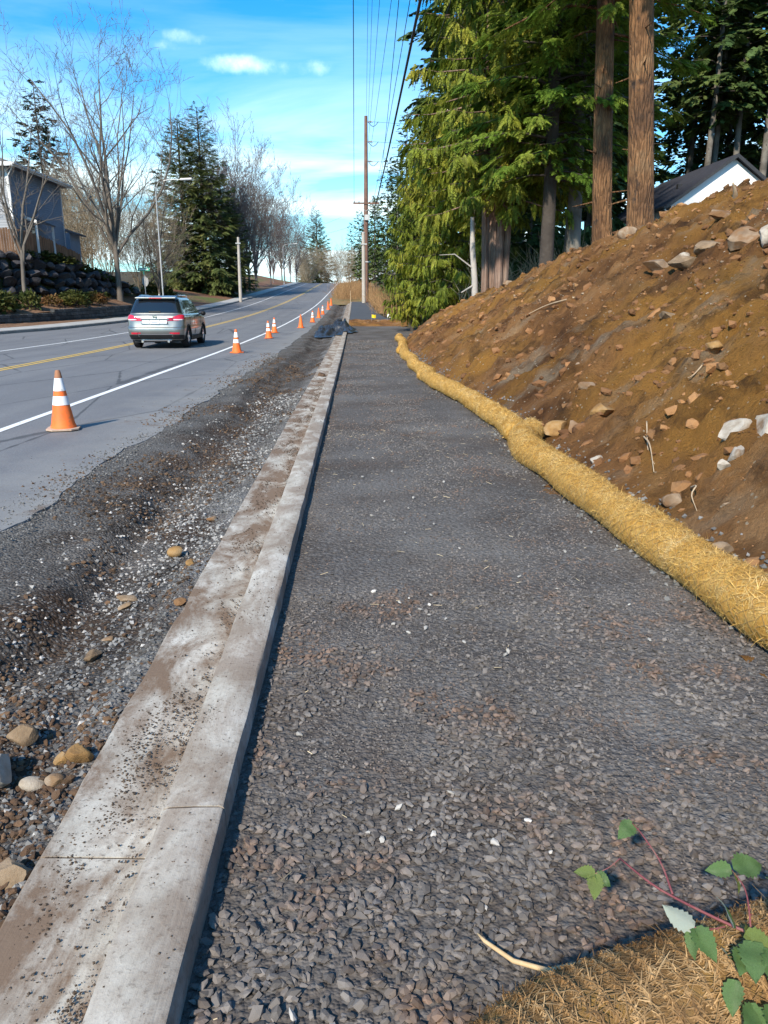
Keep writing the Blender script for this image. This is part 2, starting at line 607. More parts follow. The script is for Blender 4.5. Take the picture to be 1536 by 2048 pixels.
def trench_mat():
    m, nt, b = new_mat("dug_shoulder")
    v = coords(nt)
    sep = N(nt, 'ShaderNodeSeparateXYZ', i_0=v)
    f = noise(nt, v, 1.4, 8, 0.65)
    base = ramp(nt, f, [(0.36, (0.045, 0.034, 0.027)), (0.50, (0.105, 0.086, 0.072)), (0.66, (0.22, 0.20, 0.185))])
    # milled asphalt ledge near the road
    d = noise(nt, v, 0.9, 5, 0.6)
    # brown topsoil drifts
    g = noise(nt, v, 1.0, 6, 0.6)
    base = mixc(nt, ramp(nt, g, [(0.49, 0.0), (0.59, 0.85)]), base, (0.085, 0.050, 0.030))
    ka = math_(nt, 'ADD', math_(nt, 'MULTIPLY_ADD', sep.outputs[0], -2.2, -4.05), math_(nt, 'MULTIPLY', math_(nt, 'SUBTRACT', d, 0.5), 3.0), clamp=True)
    base = mixc(nt, math_(nt, 'MULTIPLY', ka, 0.75), base, (0.20, 0.19, 0.18))
    # concrete slurry and pale chips along the gutter edge
    k = math_(nt, 'ADD', math_(nt, 'MULTIPLY_ADD', sep.outputs[0], 2.8, 3.05), math_(nt, 'MULTIPLY', math_(nt, 'SUBTRACT', d, 0.5), 3.5), clamp=True)
    pal = noise(nt, v, 30.0, 6, 0.75)
    k2 = math_(nt, 'MULTIPLY', k, ramp(nt, pal, [(0.34, 0.0), (0.50, 0.95)]))
    base = mixc(nt, k2, base, (0.40, 0.39, 0.385))
    vo = N(nt, 'ShaderNodeTexVoronoi', i_Vector=v, i_Scale=60.0)
    sv = N(nt, 'ShaderNodeSeparateColor', i_0=vo.outputs['Color']).outputs[0]
    base = mixc(nt, math_(nt, 'MULTIPLY', math_(nt, 'POWER', sv, 5.0), 0.7), base, (0.36, 0.345, 0.33))
    base = mixc(nt, 1.0, base, ramp(nt, vo.outputs['Distance'], [(0.0, 1.0), (0.8, 0.5)]), 'MULTIPLY')
    nt.links.new(base, b.inputs['Base Color'])
    b.inputs['Roughness'].default_value = 0.92
    b.inputs['Specular IOR Level'].default_value = 0.2
    h = math_(nt, 'ADD', math_(nt, 'SUBTRACT', 1.0, vo.outputs['Distance']), math_(nt, 'MULTIPLY', noise(nt, v, 18.0, 8, 0.7), 2.0))
    bump(nt, b, h, 0.9, 0.022)
    return m


def soil_mat():
    m, nt, b = new_mat("bank_soil")
    v = coords(nt)
    f = noise(nt, v, 0.75, 9, 0.66, 0.3)
    base = ramp(nt, f, [(0.32, (0.085, 0.038, 0.016)), (0.45, (0.215, 0.100, 0.038)), (0.56, (0.31, 0.152, 0.058)), (0.70, (0.40, 0.24, 0.12))])
    # ochre subsoil
    g = noise(nt, v, 0.42, 5, 0.55)
    base = mixc(nt, ramp(nt, g, [(0.46, 0.0), (0.60, 0.85)]), base, (0.36, 0.175, 0.04))
    # grey-beige clay and dust
    st = N(nt, 'ShaderNodeMapping', i_Vector=v, i_Rotation=(0, R(35), R(20)), i_Scale=(0.5, 1.5, 1.0))
    gg = noise(nt, st.outputs[0], 0.8, 7, 0.6)
    base = mixc(nt, ramp(nt, gg, [(0.56, 0.0), (0.68, 0.75)]), base, (0.30, 0.235, 0.165))
    # damp dark soil
    dk = noise(nt, v, 1.6, 8, 0.65)
    base = mixc(nt, ramp(nt, dk, [(0.52, 0.0), (0.66, 0.8)]), base, (0.060, 0.030, 0.015))
    # pale grit
    vo = N(nt, 'ShaderNodeTexVoronoi', i_Vector=v, i_Scale=26.0)
    sv = N(nt, 'ShaderNodeSeparateColor', i_0=vo.outputs['Color']).outputs[0]
    gr = math_(nt, 'MULTIPLY', ramp(nt, sv, [(0.93, 0.0), (0.95, 0.8)]), ramp(nt, vo.outputs['Distance'], [(0.25, 1.0), (0.34, 0.0)]))
    base = mixc(nt, gr, base, (0.46, 0.38, 0.28))
    nt.links.new(base, b.inputs['Base Color'])
    b.inputs['Roughness'].default_value = 0.95
    b.inputs['Specular IOR Level'].default_value = 0.12
    h = math_(nt, 'ADD', math_(nt, 'MULTIPLY', noise(nt, v, 9.0, 9, 0.78), 1.0), math_(nt, 'MULTIPLY', noise(nt, v, 38.0, 6, 0.75), 0.55))
    bump(nt, b, h, 1.0, 0.11)
    return m


M_ROAD = asphalt_mat()
M_WHITE = paint_mat("white_road_paint", (0.76, 0.76, 0.75), 0.30)
M_YELL = paint_mat("yellow_road_paint", (0.62, 0.40, 0.07), 0.30)
M_KERB = concrete_mat("kerb_concrete", 0.58)
M_GUT = concrete_mat("gutter_concrete", 0.9)
M_WALK = MAT("sidewalk_concrete", [(0.30, 0.29, 0.275), (0.42, 0.41, 0.395)], 1.5, 0.9, 0.3, 30)
M_OLDKERB = MAT("old_kerb", [(0.20, 0.195, 0.185), (0.32, 0.31, 0.30)], 1.5, 0.9, 0.3, 30)
M_GRAV = gravel_ground_mat()
M_TRENCH = trench_mat()
M_SOIL = soil_mat()
M_NEWPATH = MAT("new_asphalt_path", [(0.055, 0.060, 0.070), (0.085, 0.09, 0.10)], 0.8, 0.8, 0.5, 70, 0.01)
M_STONE = MAT("gravel_stone", [(0.100, 0.087, 0.079), (0.158, 0.141, 0.130)], 3.0, 0.75, 0.35, 160, 0.002, island=0.42, speck=(2.3, (0.14, 0.095, 0.072), 0.50, 0.62))
M_PALE = MAT("pale_gravel_stone", [(0.32, 0.30, 0.27), (0.46, 0.43, 0.40)], 9.0, 0.8, 0.3, 150, 0.002, island=0.3)
M_FLOOR = MAT("forest_floor", [(0.035, 0.026, 0.016), (0.075, 0.055, 0.03), (0.06, 0.062, 0.025)], 0.8, 0.95, 0.8, 12, 0.08)
M_DUFF = MAT("leaf_litter", [(0.10, 0.05, 0.028), (0.19, 0.105, 0.06), (0.24, 0.155, 0.105)], 2.2, 0.95, 0.8, 24, 0.05)
M_GRASS = MAT("grass_ground", [(0.06, 0.085, 0.025), (0.13, 0.14, 0.05), (0.17, 0.14, 0.07)], 1.2, 0.95, 0.6, 40, 0.04)

# ------------------------------------------------------------------ terrain sheet
xs = np.concatenate([-np.geomspace(3000, 60, 14), np.arange(-56, -22, 3.0), np.arange(-22, 2.0, 1.2), np.arange(2.0, 30, 1.0), np.geomspace(31, 3000, 18)])
ys = np.concatenate([np.array([-300, -150, -80, -40, -20, -8]), np.arange(-4, 70, 2.0), np.arange(70, 240, 5.0), np.geomspace(245, 4000, 18)])
X, Y = np.meshgrid(xs, ys)
Zt = prof(Y) - 0.55
right = nat_z(X, Y) - 0.06
rr = sstep(2.1, 3.6, X)
# under the spoil bank keep the sheet well below it
inb = (Y < 40)
cap = np.where(inb, np.minimum(right, bank_z(X, np.minimum(Y, 45), False) - 0.7), right)
Zt = Zt * (1 - rr) + cap * rr
d = np.maximum(lk(Y) - 3.0 - X, 0)
left = np.where(Y < 64, prof(Y) - 0.3, prof(Y) + np.minimum(0.16 * d, 2.2))
ll = sstep(0, 1.5, lk(Y) - 1.6 - X)
Zt = Zt * (1 - ll) + left * ll
terrain = grid_mesh("terrain", X, Y, Zt + 0.25 * fbm(X * 0.2, Y * 0.2, None, 3, 3) * (np.abs(X) > 20), M_FLOOR)
tag(terrain, kind='structure')

# ------------------------------------------------------------------ road
ys = np.concatenate([np.arange(-14, 3, 0.5), np.arange(3, 20, 0.06), np.arange(20, 36, 0.2), np.arange(36, 100, 1.0), np.arange(100, 250, 3.0)])
edge = np.where(ys < 86, -2.38 + 0.07 * fbm(ys * 0.8, ys * 0, None, 3, 21) + 0.09 * fbm(ys * 2.2, ys * 0, None, 3, 22), -3.0 + 0.06 * fbm(ys * .8, ys * 0, None, 3, 9))
t = np.linspace(0, 1, 14)[None, :]
X = lk(ys)[:, None] * (1 - t) + edge[:, None] * t
Y = np.repeat(ys[:, None], 14, 1)
ro = grid_mesh("road", X, Y, prof(Y) - 0.08 + 0 * X, M_ROAD)
tag(ro, kind='structure')
# the broken asphalt edge has thickness
E0 = np.stack([edge, ys, prof(ys) - 0.08], -1); E1 = E0 - np.array([-0.03, 0, 0.13])
grid_mesh("asphalt_edge", np.stack([E0[:, 0], E1[:, 0]], 1), np.stack([ys, ys], 1), np.stack([E0[:, 2], E1[:, 2]], 1), M_ROAD, False, ro)


def stripe(name, xf, wdt, y0, y1, mat, label=None):
    yy = np.arange(y0, y1 + 0.01, 0.5 if y1 < 100 else 1.5)
    c = xf(yy)
    jl = 0.006 * fbm(yy * 7, yy * 0, None, 2, 4); jr = 0.006 * fbm(yy * 7, yy * 0 + 9, None, 2, 4)
    X = np.stack([c - wdt / 2 + jl, c + wdt / 2 + jr], 1)
    Y = np.stack([yy, yy], 1)
    o = grid_mesh(name, X, Y, prof(Y) - 0.075, mat, False, ro)
    if label: o['label'] = label
    return o


fe = lambda y: np.interp(y, [-14, 9, 60, 90, 120, 165, 240], [-4.27, -4.27, -4.2, -4.0, -3.8, -3.6, -3.0])
fy = lambda y: np.interp(y, [-14, 18, 45, 80, 110, 165, 240], [-8.15, -8.15, -8.3, -8.0, -7.5, -7.0, -6.4])
ff = lambda y: np.interp(y, [-14, 25, 30, 40, 70, 120, 165, 240], [-11.3, -11.2, -11.0, -10.9, -11.0, -10.7, -10.0, -9.4])
stripe("edge_line", fe, 0.115, -14, 240, M_WHITE)
stripe("centre_line", lambda y: fy(y) - 0.10, 0.10, -14, 240, M_YELL)
stripe("centre_line", lambda y: fy(y) + 0.10, 0.10, -14, 240, M_YELL)
stripe("edge_line", ff, 0.10, -14, 240, M_WHITE)

# old kerb and sidewalk across the road
ys2 = np.concatenate([np.arange(-14, 100, 2.0), np.arange(100, 250, 4.0)])
k0 = lk(ys2); pz = prof(ys2)
cs = [(0.0, -0.2), (0.0, 0.045), (-0.03, 0.07), (-0.15, 0.072)]
X = np.stack([k0 + c[0] for c in cs], 1); Z = np.stack([pz + c[1] for c in cs], 1)
kb = grid_mesh("old_kerb", X, np.repeat(ys2[:, None], 4, 1), Z, M_OLDKERB, False); tag(kb, kind='structure')
cs = [(-0.15, 0.066), (-1.65, 0.09), (-1.66, -0.3)]
X = np.stack([k0 + c[0] for c in cs], 1); Z = np.stack([pz + c[1] for c in cs], 1)
sw = grid_mesh("sidewalk", X, np.repeat(ys2[:, None], 3, 1), Z, M_WALK, False); tag(sw, kind='structure')
# grass verge behind the far sidewalk
yv = np.arange(66, 245, 3.0)
tt = np.linspace(0, 1, 7)[None]
X = (lk(yv) - 1.66)[:, None] - 9 * tt
Y = np.repeat(yv[:, None], 7, 1)
Z = prof(Y) + 0.06 + 1.6 * tt ** 1.3 + 0.10 * fbm(X * .7, Y * .7, None, 3, 2)
gv = grid_mesh("verge", X, Y, Z, MAT("verge_mulch_grass", [(0.13, 0.055, 0.032), (0.19, 0.10, 0.06), (0.09, 0.11, 0.03)], 0.22, 0.95, 0.8, 20, 0.06, lo=.38, hi=.62), True)
tag(gv, kind='structure')

# ------------------------------------------------------------------ kerb and gutter, one piece per joint
kerb = empty("kerb_and_gutter"); tag(kerb, kind='structure')
GUT = [(-0.885, -0.34), (-0.885, -0.088), (-0.878, -0.080), (-0.72, -0.088), (-0.556, -0.095)]
KRB = [(-0.556, -0.0949), (-0.541, 0.054), (-0.537, 0.064), (-0.527, 0.069), (-0.45, 0.071), (-0.386, 0.069), (-0.376, 0.064), (-0.370, 0.050), (-0.362, -0.34)]
joints = [-1.6, 1.84] + [1.84 + 4.55 * k for k in range(1, 20)]
for a, b_ in zip(joints[:-1], joints[1:]):
    n = 40 if a < 8 else (16 if a < 25 else 6)
    yy = np.linspace(a + 0.0045, b_ - 0.0045, n)
    for nm, cs, mt in (("gutter_section", GUT, M_GUT), ("kerb_section", KRB, M_KERB)):
        c = np.array(cs)
        X = np.repeat(c[None, :, 0], n, 0); Z = np.repeat(c[None, :, 1], n, 0) + prof(yy)[:, None]
        Yg = np.repeat(yy[:, None], len(c), 1)
        amp = 0.005 if nm[0] == 'k' else 0.004
        X = X + amp * fbm(Yg * 6, Z * 30, None, 3, 31); Z = Z + amp * fbm(Yg * 5, X * 25, None, 3, 32)
        if nm[0] == 'g':
            X[:, :3] += 0.010 * fbm(Yg[:, :3] * 3, Yg[:, :3] * 0, None, 4, 77)
        V = np.stack([X, Yg, Z], -1).reshape(-1, 3)
        i = np.arange(n * len(c)).reshape(n, len(c))
        F = [tuple(q) for q in np.stack([i[:-1, :-1], i[:-1, 1:], i[1:, 1:], i[1:, :-1]], -1).reshape(-1, 4)[:, ::-1]]
        F += [tuple(i[0]), tuple(i[-1][::-1])]
        o = obj(nm, mesh(nm, V, F, True), mt, kerb)
        o.data.set_sharp_from_angle(angle=R(35))

M_JOINT = MAT("joint_dirt", [(0.05, 0.038, 0.03), (0.09, 0.07, 0.055)], 20, 0.95)
for b_ in joints[1:-1]:
    for cs in (GUT, KRB):
        c = np.array(cs); c = c + np.where(np.arange(len(c))[:, None] < 0, 0, 0)
        J = MB(); J.prism([(x + (.004 if x < -.5 else -.004), b_ - .0047, z - .005 + float(prof(b_))) for x, z in cs], (0, .0094, 0)); J.build("joint", M_JOINT, kerb)

# ------------------------------------------------------------------ dug shoulder between road and gutter
yn = np.concatenate([np.arange(-2, 0.9, 0.1), np.arange(0.9, 7, 0.03), np.arange(7, 14, 0.07), np.arange(14, 36, 0.2), np.arange(36, 89, 1.0)])
xn = np.linspace(-2.75, -0.80, 78)
X, Y = np.meshgrid(xn, yn)


def trench_z(X, Y):
    ledge = 0.085 * sstep(-1.62, -1.86, X + 0.22 * fbm(Y * 0.55, Y * 0 + 2, None, 4, 51) + 0.03 * fbm(Y * 5, X * 5, None, 3, 52))
    z = -0.185 + ledge
    z = z + 0.045 * fbm(X * 2.1, Y * 1.3, None, 4, 53) + 0.018 * fbm(X * 9, Y * 9, None, 4, 54) * (1 - 0.6 * sstep(-1.7, -1.95, X))
    # rut along the ledge
    z = z - 0.045 * np.exp(-((X + 1.48 - 0.14 * fbm(Y * 0.5, Y * 0 + 8, None, 3, 55)) / 0.13) ** 2)
    # rises to the slab edge and to the asphalt
    z = z + 0.075 * sstep(-1.12, -0.90, X) * (0.6 + 0.8 * vnoise(Y * 1.2, X * 2, None, 58))
    z = np.maximum(z, -0.30)
    z = np.where(X > -0.87, np.minimum(z, -0.115), z)
    e = sstep(-2.10, -2.45, X)
    z = z * (1 - e) + (-0.088 + 0.006 * fbm(X * 4, Y * 4, None, 3, 57)) * e
    # spoil heap in the near corner
    z = z + 0.10 * np.exp(-(((X + 1.45) / 0.35) ** 2 + ((Y - 2.25) / 0.55) ** 2)) * (0.7 + 0.6 * vnoise(X * 8, Y * 8, None, 59))
    z = np.where(X > -0.95, np.minimum(z, -0.10), z)
    return z + prof(Y)


TZ = trench_z(X, Y)
tr = grid_mesh("dug_shoulder", X, Y, TZ, M_TRENCH); tag(tr, kind='structure')

# ------------------------------------------------------------------ gravel footpath
yn = np.concatenate([np.arange(-2, 12, 0.05), np.arange(12, 43.3, 0.25)])
tt = np.linspace(0, 1, 60)[None]
xr = np.interp(yn, XT[:, 0], XT[:, 1]) + 0.5
X = -0.37 * (1 - tt) + xr[:, None] * tt
Y = np.repeat(yn[:, None], 60, 1)


def path_z(X, Y):
    z = 0.012 * fbm(X * 1.1, Y * 0.7, None, 3, 61) + 0.006 * fbm(X * 5, Y * 5, None, 3, 62)
    z = z - 0.012 * sstep(-0.1, -0.36, X)
    z = z - 0.03 * np.exp(-(((X - 0.95) / 0.10) ** 2 + ((Y - 2.28) / 0.12) ** 2))
    return z + prof(Y)


gp = grid_mesh("gravel_path", X, Y, path_z(X, Y), M_GRAV); tag(gp, kind='structure')
# paved stretch of the same path farther on, behind a strip of spoil
yn = np.arange(51, 90, 1.0)
xr = np.interp(yn, [51, 55, 62, 72, 90], [2.5, 2.05, 1.8, 1.75, 1.7])
tt = np.linspace(0, 1, 8)[None]
X = -0.36 * (1 - tt) + xr[:, None] * tt
Y = np.repeat(yn[:, None], 8, 1)
pp = grid_mesh("paved_path", X, Y, prof(Y) + 0.05, M_NEWPATH); tag(pp, kind='structure')
yn = np.arange(42.6, 52, 0.15); xn = np.linspace(-0.36, 6, 70)
X, Y = np.meshgrid(xn, yn)
hump = np.exp(-((Y - 46.5 - 0.3 * X) / 2.6) ** 2)
Z = prof(Y) - 0.06 + (0.26 + 0.12 * fbm(X * 1.4, Y * 1.4, None, 4, 71)) * hump + 0.05 * fbm(X * 4, Y * 4, None, 3, 72) * hump + np.maximum(X - 2.3, 0) * 0.2
ts = grid_mesh("spoil_strip", X, Y, Z, M_SOIL); tag(ts, kind='structure')
# rough verge past the end of the kerb
yn = np.arange(84, 240, 2.0); xn = np.linspace(-3.3, 6, 24)
X, Y = np.meshgrid(xn, yn)
Z = prof(Y) - 0.10 + 0.55 * sstep(-2.6, 1.5, X) * sstep(86, 92, Y) + 0.08 * fbm(X, Y, None, 3, 73) + 0.03
Z = np.where((Y < 91) & (X > -0.6) & (X < 1.9), Z - 0.25, Z)
rv = grid_mesh("rough_verge", X, Y, Z, MAT("dry_verge", [(0.16, 0.10, 0.045), (0.24, 0.16, 0.075), (0.13, 0.14, 0.05)], 0.5, 0.95, 0.8, 10, 0.08)); tag(rv, kind='structure')

# ------------------------------------------------------------------ spoil bank
yn = np.concatenate([np.arange(-6, 1, 0.25), np.geomspace(1.0, 44, 520)])
tt = np.linspace(0, 1, 200)[None] ** 1.35
xt = np.interp(yn, XT[:, 0], XT[:, 1]) - 0.35
wd = np.interp(yn, [-6, 16, 24, 30, 44], [14, 14, 13, 9, 6])
X = xt[:, None] + wd[:, None] * tt
Y = np.repeat(yn[:, None], tt.shape[1], 1)


def bank_full(X, Y):
    d = X - np.interp(Y, XT[:, 0], XT[:, 1])
    k = sstep(-0.05, 0.7, d)
    z = bank_z(X, Y)
    s = X * 0.8 + Y * 0.35
    z = z + k * (0.20 * fbm(X * 0.7, Y * 0.7, z * .7, 4, 81) + 0.17 * fbm(X * 2.0, Y * 2.0, z * 2, 4, 82) + 0.075 * fbm(X * 7, Y * 7, z * 5, 3, 83) * (Y < 22))
    # clods: ridged lumps
    r = 1 - np.abs(fbm(X * 3.3, Y * 3.3, None, 3, 84))
    z = z + k * 0.085 * np.maximum(r - 0.72, 0) * 4
    # ditch of loose gravel behind the wattle
    z = z - 0.015 + 0.03 * fbm(X * 6, Y * 6, None, 3, 86) * (1 - k)
    # the back of the bank sinks into the forest floor
    return z


BZ = bank_full(X, Y)
bk = grid_mesh("earth_bank", X, Y, BZ, M_SOIL); tag(bk, kind='structure')
# ------------------------------------------------------------------ houses, walls, fence
M_SIDE = MAT("blue_grey_siding", [(0.19, 0.25, 0.35), (0.24, 0.30, 0.40)], 0.7, 0.7, 0.15, 30)
M_SIDE_LIT = MAT("sunlit_tone_siding", [(0.27, 0.28, 0.31), (0.33, 0.34, 0.36)], 0.7, 0.7, 0.15, 30)  # paler copy of the siding, sunlight on the front face put into its colour
M_TRIM = MAT("white_trim", [(0.66, 0.67, 0.68), (0.76, 0.76, 0.76)], 2, 0.6)
M_ROOFL = MAT("grey_shingles", [(0.085, 0.085, 0.095), (0.14, 0.135, 0.14)], 3, 0.9, 0.6, 14, 0.03)
M_ROOFR = MAT("dark_shingles", [(0.030, 0.032, 0.045), (0.050, 0.052, 0.068)], 3, 0.85, 0.6, 14, 0.03)
M_WHITEWALL = MAT("white_siding", [(0.74, 0.74, 0.75), (0.80, 0.80, 0.80)], 0.5, 0.7, 0.1, 20)
M_GLASS = MAT("window_glass", [(0.015, 0.018, 0.022)], rough=0.05, spec=0.8)
M_DARK = MAT("dark_metal", [(0.03, 0.03, 0.033), (0.045, 0.045, 0.05)], 6, 0.5)
M_FENCE = MAT("cedar_fence", [(0.20, 0.10, 0.055), (0.30, 0.17, 0.10)], 1.8, 0.85, 0.5, 12, 0.02, island=0.3)
M_BOULD = MAT("dark_basalt", [(0.028, 0.028, 0.036), (0.055, 0.052, 0.060), (0.095, 0.09, 0.092)], 1.8, 0.85, 0.8, 7, 0.10, island=0.45)
M_BLOCK = MAT("dark_block", [(0.045, 0.048, 0.052), (0.085, 0.088, 0.09)], 2.5, 0.9, 0.8, 16, 0.05, island=0.45)


def siding(name, p0, p1, z0, z1, mat, parent, course=0.16, nrm=None):
    """lap boards on a vertical wall from p0 to p1 (xy)"""
    p0 = Vector((*p0, 0)); p1 = Vector((*p1, 0)); n = Vector(nrm)
    V = []; F = []
    k = 0; z = z0
    while z < z1 - 1e-3:
        zt = min(z + course, z1)
        b = len(V)
        for p in (p0, p1):
            V += [p + n * 0.028 + Vector((0, 0, z)), p + n * 0.006 + Vector((0, 0, zt)), p + Vector((0, 0, z))]
        F += [(b, b + 3, b + 4, b + 1), (b + 2, b + 5, b + 3, b), (b, b + 1, b + 2), (b + 3, b + 5, b + 4)]
        z = zt
    return obj(name, mesh(name, [v[:] for v in V], F), mat, parent)


# left house, two storeys, on the terrace above the boulder wall ---
hl = empty("house", (-26.4, 52.0, 4.3), label="two-storey blue-grey lap-sided house with white trim above the dark boulder wall", cat="house")
HX, HD, GZ, EZ = 5.05, 8.9, -0.2, 5.35       # road-side wall at local x = 5.05
MB().box(-8, HX, 0, HD, GZ, EZ).build("wall", M_SIDE, hl)
siding("siding", (HX, 0), (HX, HD), GZ, EZ - 0.02, M_SIDE, hl, 0.155, (1, 0, 0))
siding("siding", (-8, 0), (HX - 0.02, 0), GZ, EZ - 0.02, M_SIDE_LIT, hl, 0.155, (0, -1, 0))
MB().box(HX - 0.10, HX + 0.045, -0.045, 0.12, GZ, EZ - 0.1).build("corner_board", M_TRIM, hl)
MB().box(HX - 0.06, HX + 0.04, HD - 0.10, HD + 0.03, GZ, EZ - 0.1).build("corner_board", M_TRIM, hl)
rf = MB()
ov = 0.62
x0, x1, y0, y1 = -8.6, HX + ov, -ov, HD + ov
cx = (x0 + x1) / 2; rz_ = EZ + 2.6
hy = 4.2
rf.add([(x0, y0, EZ), (x1, y0, EZ), (x1, y1, EZ), (x0, y1, EZ), (cx, y0 + hy, rz_), (cx, y1 - hy, rz_),
        (x0, y0, EZ - .16), (x1, y0, EZ - .16), (x1, y1, EZ - .16), (x0, y1, EZ - .16)],
       [(0, 1, 4), (1, 2, 5, 4), (2, 3, 5), (3, 0, 4, 5), (6, 9, 8, 7)])
rfo = rf.build("roof", M_ROOFL, hl)
fa = MB()
fa.box(x0 - .03, x1 + .03, y0 - .03, y0, EZ - .2, EZ + .03)
fa.box(x1, x1 + .03, y0, y1, EZ - .2, EZ + .03)
fa.build("fascia", M_TRIM, rfo)
g = MB(); g.box(x1 + .03, x1 + .13, y0, y1, EZ - .09, EZ + .02); g.build("gutter", M_TRIM, rfo)
MB().tube([(HX + ov, -.5, EZ - .15), (HX + .10, -.12, EZ - .7), (HX + .08, -.07, EZ - 1.2), (HX + .08, -.07, GZ)], 0.045, 6).build("downpipe", M_TRIM, hl)
# small awning roof over the side door and a window next to it
aw = MB(); aw.prism([(HX + .03, 1.3, 2.55), (HX + .95, 1.3, 2.18), (HX + .95, 1.3, 2.08), (HX + .03, 1.3, 2.42)], (0, 3.3, 0)); awo = aw.build("awning", M_ROOFL, hl)
MB().prism([(HX + .03, 1.27, 2.60), (HX + 1.0, 1.27, 2.22), (HX + 1.0, 1.27, 2.02), (HX + .03, 1.27, 2.40)], (0, .03, 0)).build("bargeboard", M_TRIM, awo)
for yy in (1.5, 4.3):
    MB().box(HX + .78, HX + .90, yy, yy + .12, GZ, 2.12).build("awning_post", M_TRIM, awo)
wn_ = MB().box(HX + .03, HX + .06, 2.0, 3.3, .55, 1.95).build("window", M_TRIM, hl)
MB().box(HX + .06, HX + .075, 2.1, 2.62, .65, 1.85).build("pane", M_GLASS, wn_)
MB().box(HX + .06, HX + .075, 2.68, 3.2, .65, 1.85).build("pane", M_GLASS, wn_)
MB().box(HX - 3, HX + .35, HD + .02, HD + 2.2, GZ, 2.1).build("rear_wing", M_SIDE, hl)
MB().prism([(HX - 3.4, HD + .02, 3.3), (HX + .75, HD + .02, 1.95), (HX + .75, HD + .02, 2.08), (HX - 3.4, HD + .02, 3.45)], (0, 2.5, 0)).build("wing_roof", M_ROOFL, hl)

# boulder retaining wall --------------------------------------------
RW = np.array([(-30.0, 41.0), (-26.0, 42.5), (-23.6, 44.0), (-22.4, 46.5), (-20.9, 50.0), (-19.7, 53.5), (-18.7, 57.5), (-17.8, 61.0), (-16.9, 64.0)])
RWL = np.concatenate([[0], np.cumsum(np.linalg.norm(np.diff(RW, axis=0), axis=1))])


def rw_at(s):
    return np.array([np.interp(s, RWL, RW[:, 0]), np.interp(s, RWL, RW[:, 1])])


def bed_z(s): return np.interp(s, [0, RWL[-1]], [1.75, 2.0])
def rw_top(s): return np.interp(s, [0, 15.1, 19.1, 22.1, 25.6, 27.9, RWL[-1]], [4.5, 4.45, 4.2, 3.8, 3.2, 2.6, 2.15])


bw = empty("boulder_wall", (-20, 54, 1.9), label="retaining wall of stacked dark basalt boulders below the blue-grey house", cat="retaining wall")
g = np.random.default_rng(5)
bmesh_pool = []
for i in range(10):
    o_ = boulder("boulder", 300 + i, (0.62, 0.5, 0.42), M_BOULD, None, (0, 0, 0), 0, sub=2, cuts=8, rough=0.07)
    bmesh_pool.append(o_.data); bpy.data.objects.remove(o_)
row = 0
z_off = 0.25
while True:
    placed = False
    s = 0.2 + 0.4 * (row % 2)
    while s < RWL[-1]:
        wdt = g.uniform(0.85, 1.35)
        p = rw_at(s + wdt / 2); zb = bed_z(s); zt = rw_top(s + wdt / 2)
        z = zb + z_off
        if z < zt - 0.1:
            hgt = g.uniform(0.42, 0.60)
            o_ = obj("boulder", bmesh_pool[g.integers(0, 10)], None, bw, (p[0] - 0.16 * row + g.uniform(-.08, .08) + 20, p[1] - 54, z - 1.9 + g.uniform(-.06, .06)), (g.uniform(-.25, .25), g.uniform(-.25, .25), R(105) + g.uniform(-.3, .3)), (wdt / 1.2, g.uniform(.8, 1.1), hgt / .42 * .62 * 1.05))
            placed = True
        s += wdt * 0.95
    row += 1; z_off += 0.52
    if not placed or row > 8: break
# earth core and terrace behind the wall
sv = np.linspace(0, RWL[-1], 40)
P_ = np.array([rw_at(s) for s in sv]); zt = rw_top(sv) - 0.18; zb = bed_z(sv)
X = np.stack([P_[:, 0] - 0.25, P_[:, 0] - 0.95, P_[:, 0] - 1.6, P_[:, 0] - 3, np.minimum(P_[:, 0] - 6, -30.0), np.full(40, -70.0)], 1)
Y = np.stack([P_[:, 1]] * 4 + [P_[:, 1] + 1, P_[:, 1] + 2], 1)
Z = np.stack([zb - .3, zt, zt + .03, np.maximum(zt, 3.2) * .3 + .7 * (zt * .5 + 2.15), np.full(40, 4.25), np.full(40, 4.3)], 1)
yd = grid_mesh("yard_terrace", X, Y, Z, MAT("yard_ground", [(0.05, 0.055, 0.02), (0.10, 0.10, 0.04)], 1, 0.95, .5, 20)); tag(yd, kind='structure')

# planting bed and segmental block wall -----------------------------
BW = np.array([(-21.2, 36.0), (-19.9, 40.0), (-18.4, 44.5), (-17.2, 49.0), (-16.45, 53.5), (-16.1, 58.0), (-15.9, 63.0)])
BWL = np.concatenate([[0], np.cumsum(np.linalg.norm(np.diff(BW, axis=0), axis=1))])


def bw_at(s): return np.array([np.interp(s, BWL, BW[:, 0]), np.interp(s, BWL, BW[:, 1])])


sb = np.linspace(0, BWL[-1], 60)
Pa = np.array([bw_at(s) for s in sb]); Pb = np.array([rw_at(7.1 + s * (RWL[-1] - 7.1) / BWL[-1]) for s in sb])
Pb[:, 0] -= 0.4
tt = np.linspace(0, 1, 16)[None]
X = (Pa[:, :1] - .25) * (1 - tt) + Pb[:, :1] * tt
Y = Pa[:, 1:] * (1 - tt) + Pb[:, 1:] * tt
wtop = np.interp(Pa[:, 1], [36, 44, 52, 58, 63], [.68, .80, 1.12, 1.2, .95])
Z = wtop[:, None] * (1 - tt) + 1.95 * tt + 0.08 * fbm(X, Y, None, 3, 8) - 0.05
pb = grid_mesh("planting_bed", X, Y, Z, M_DUFF); tag(pb, kind='structure')
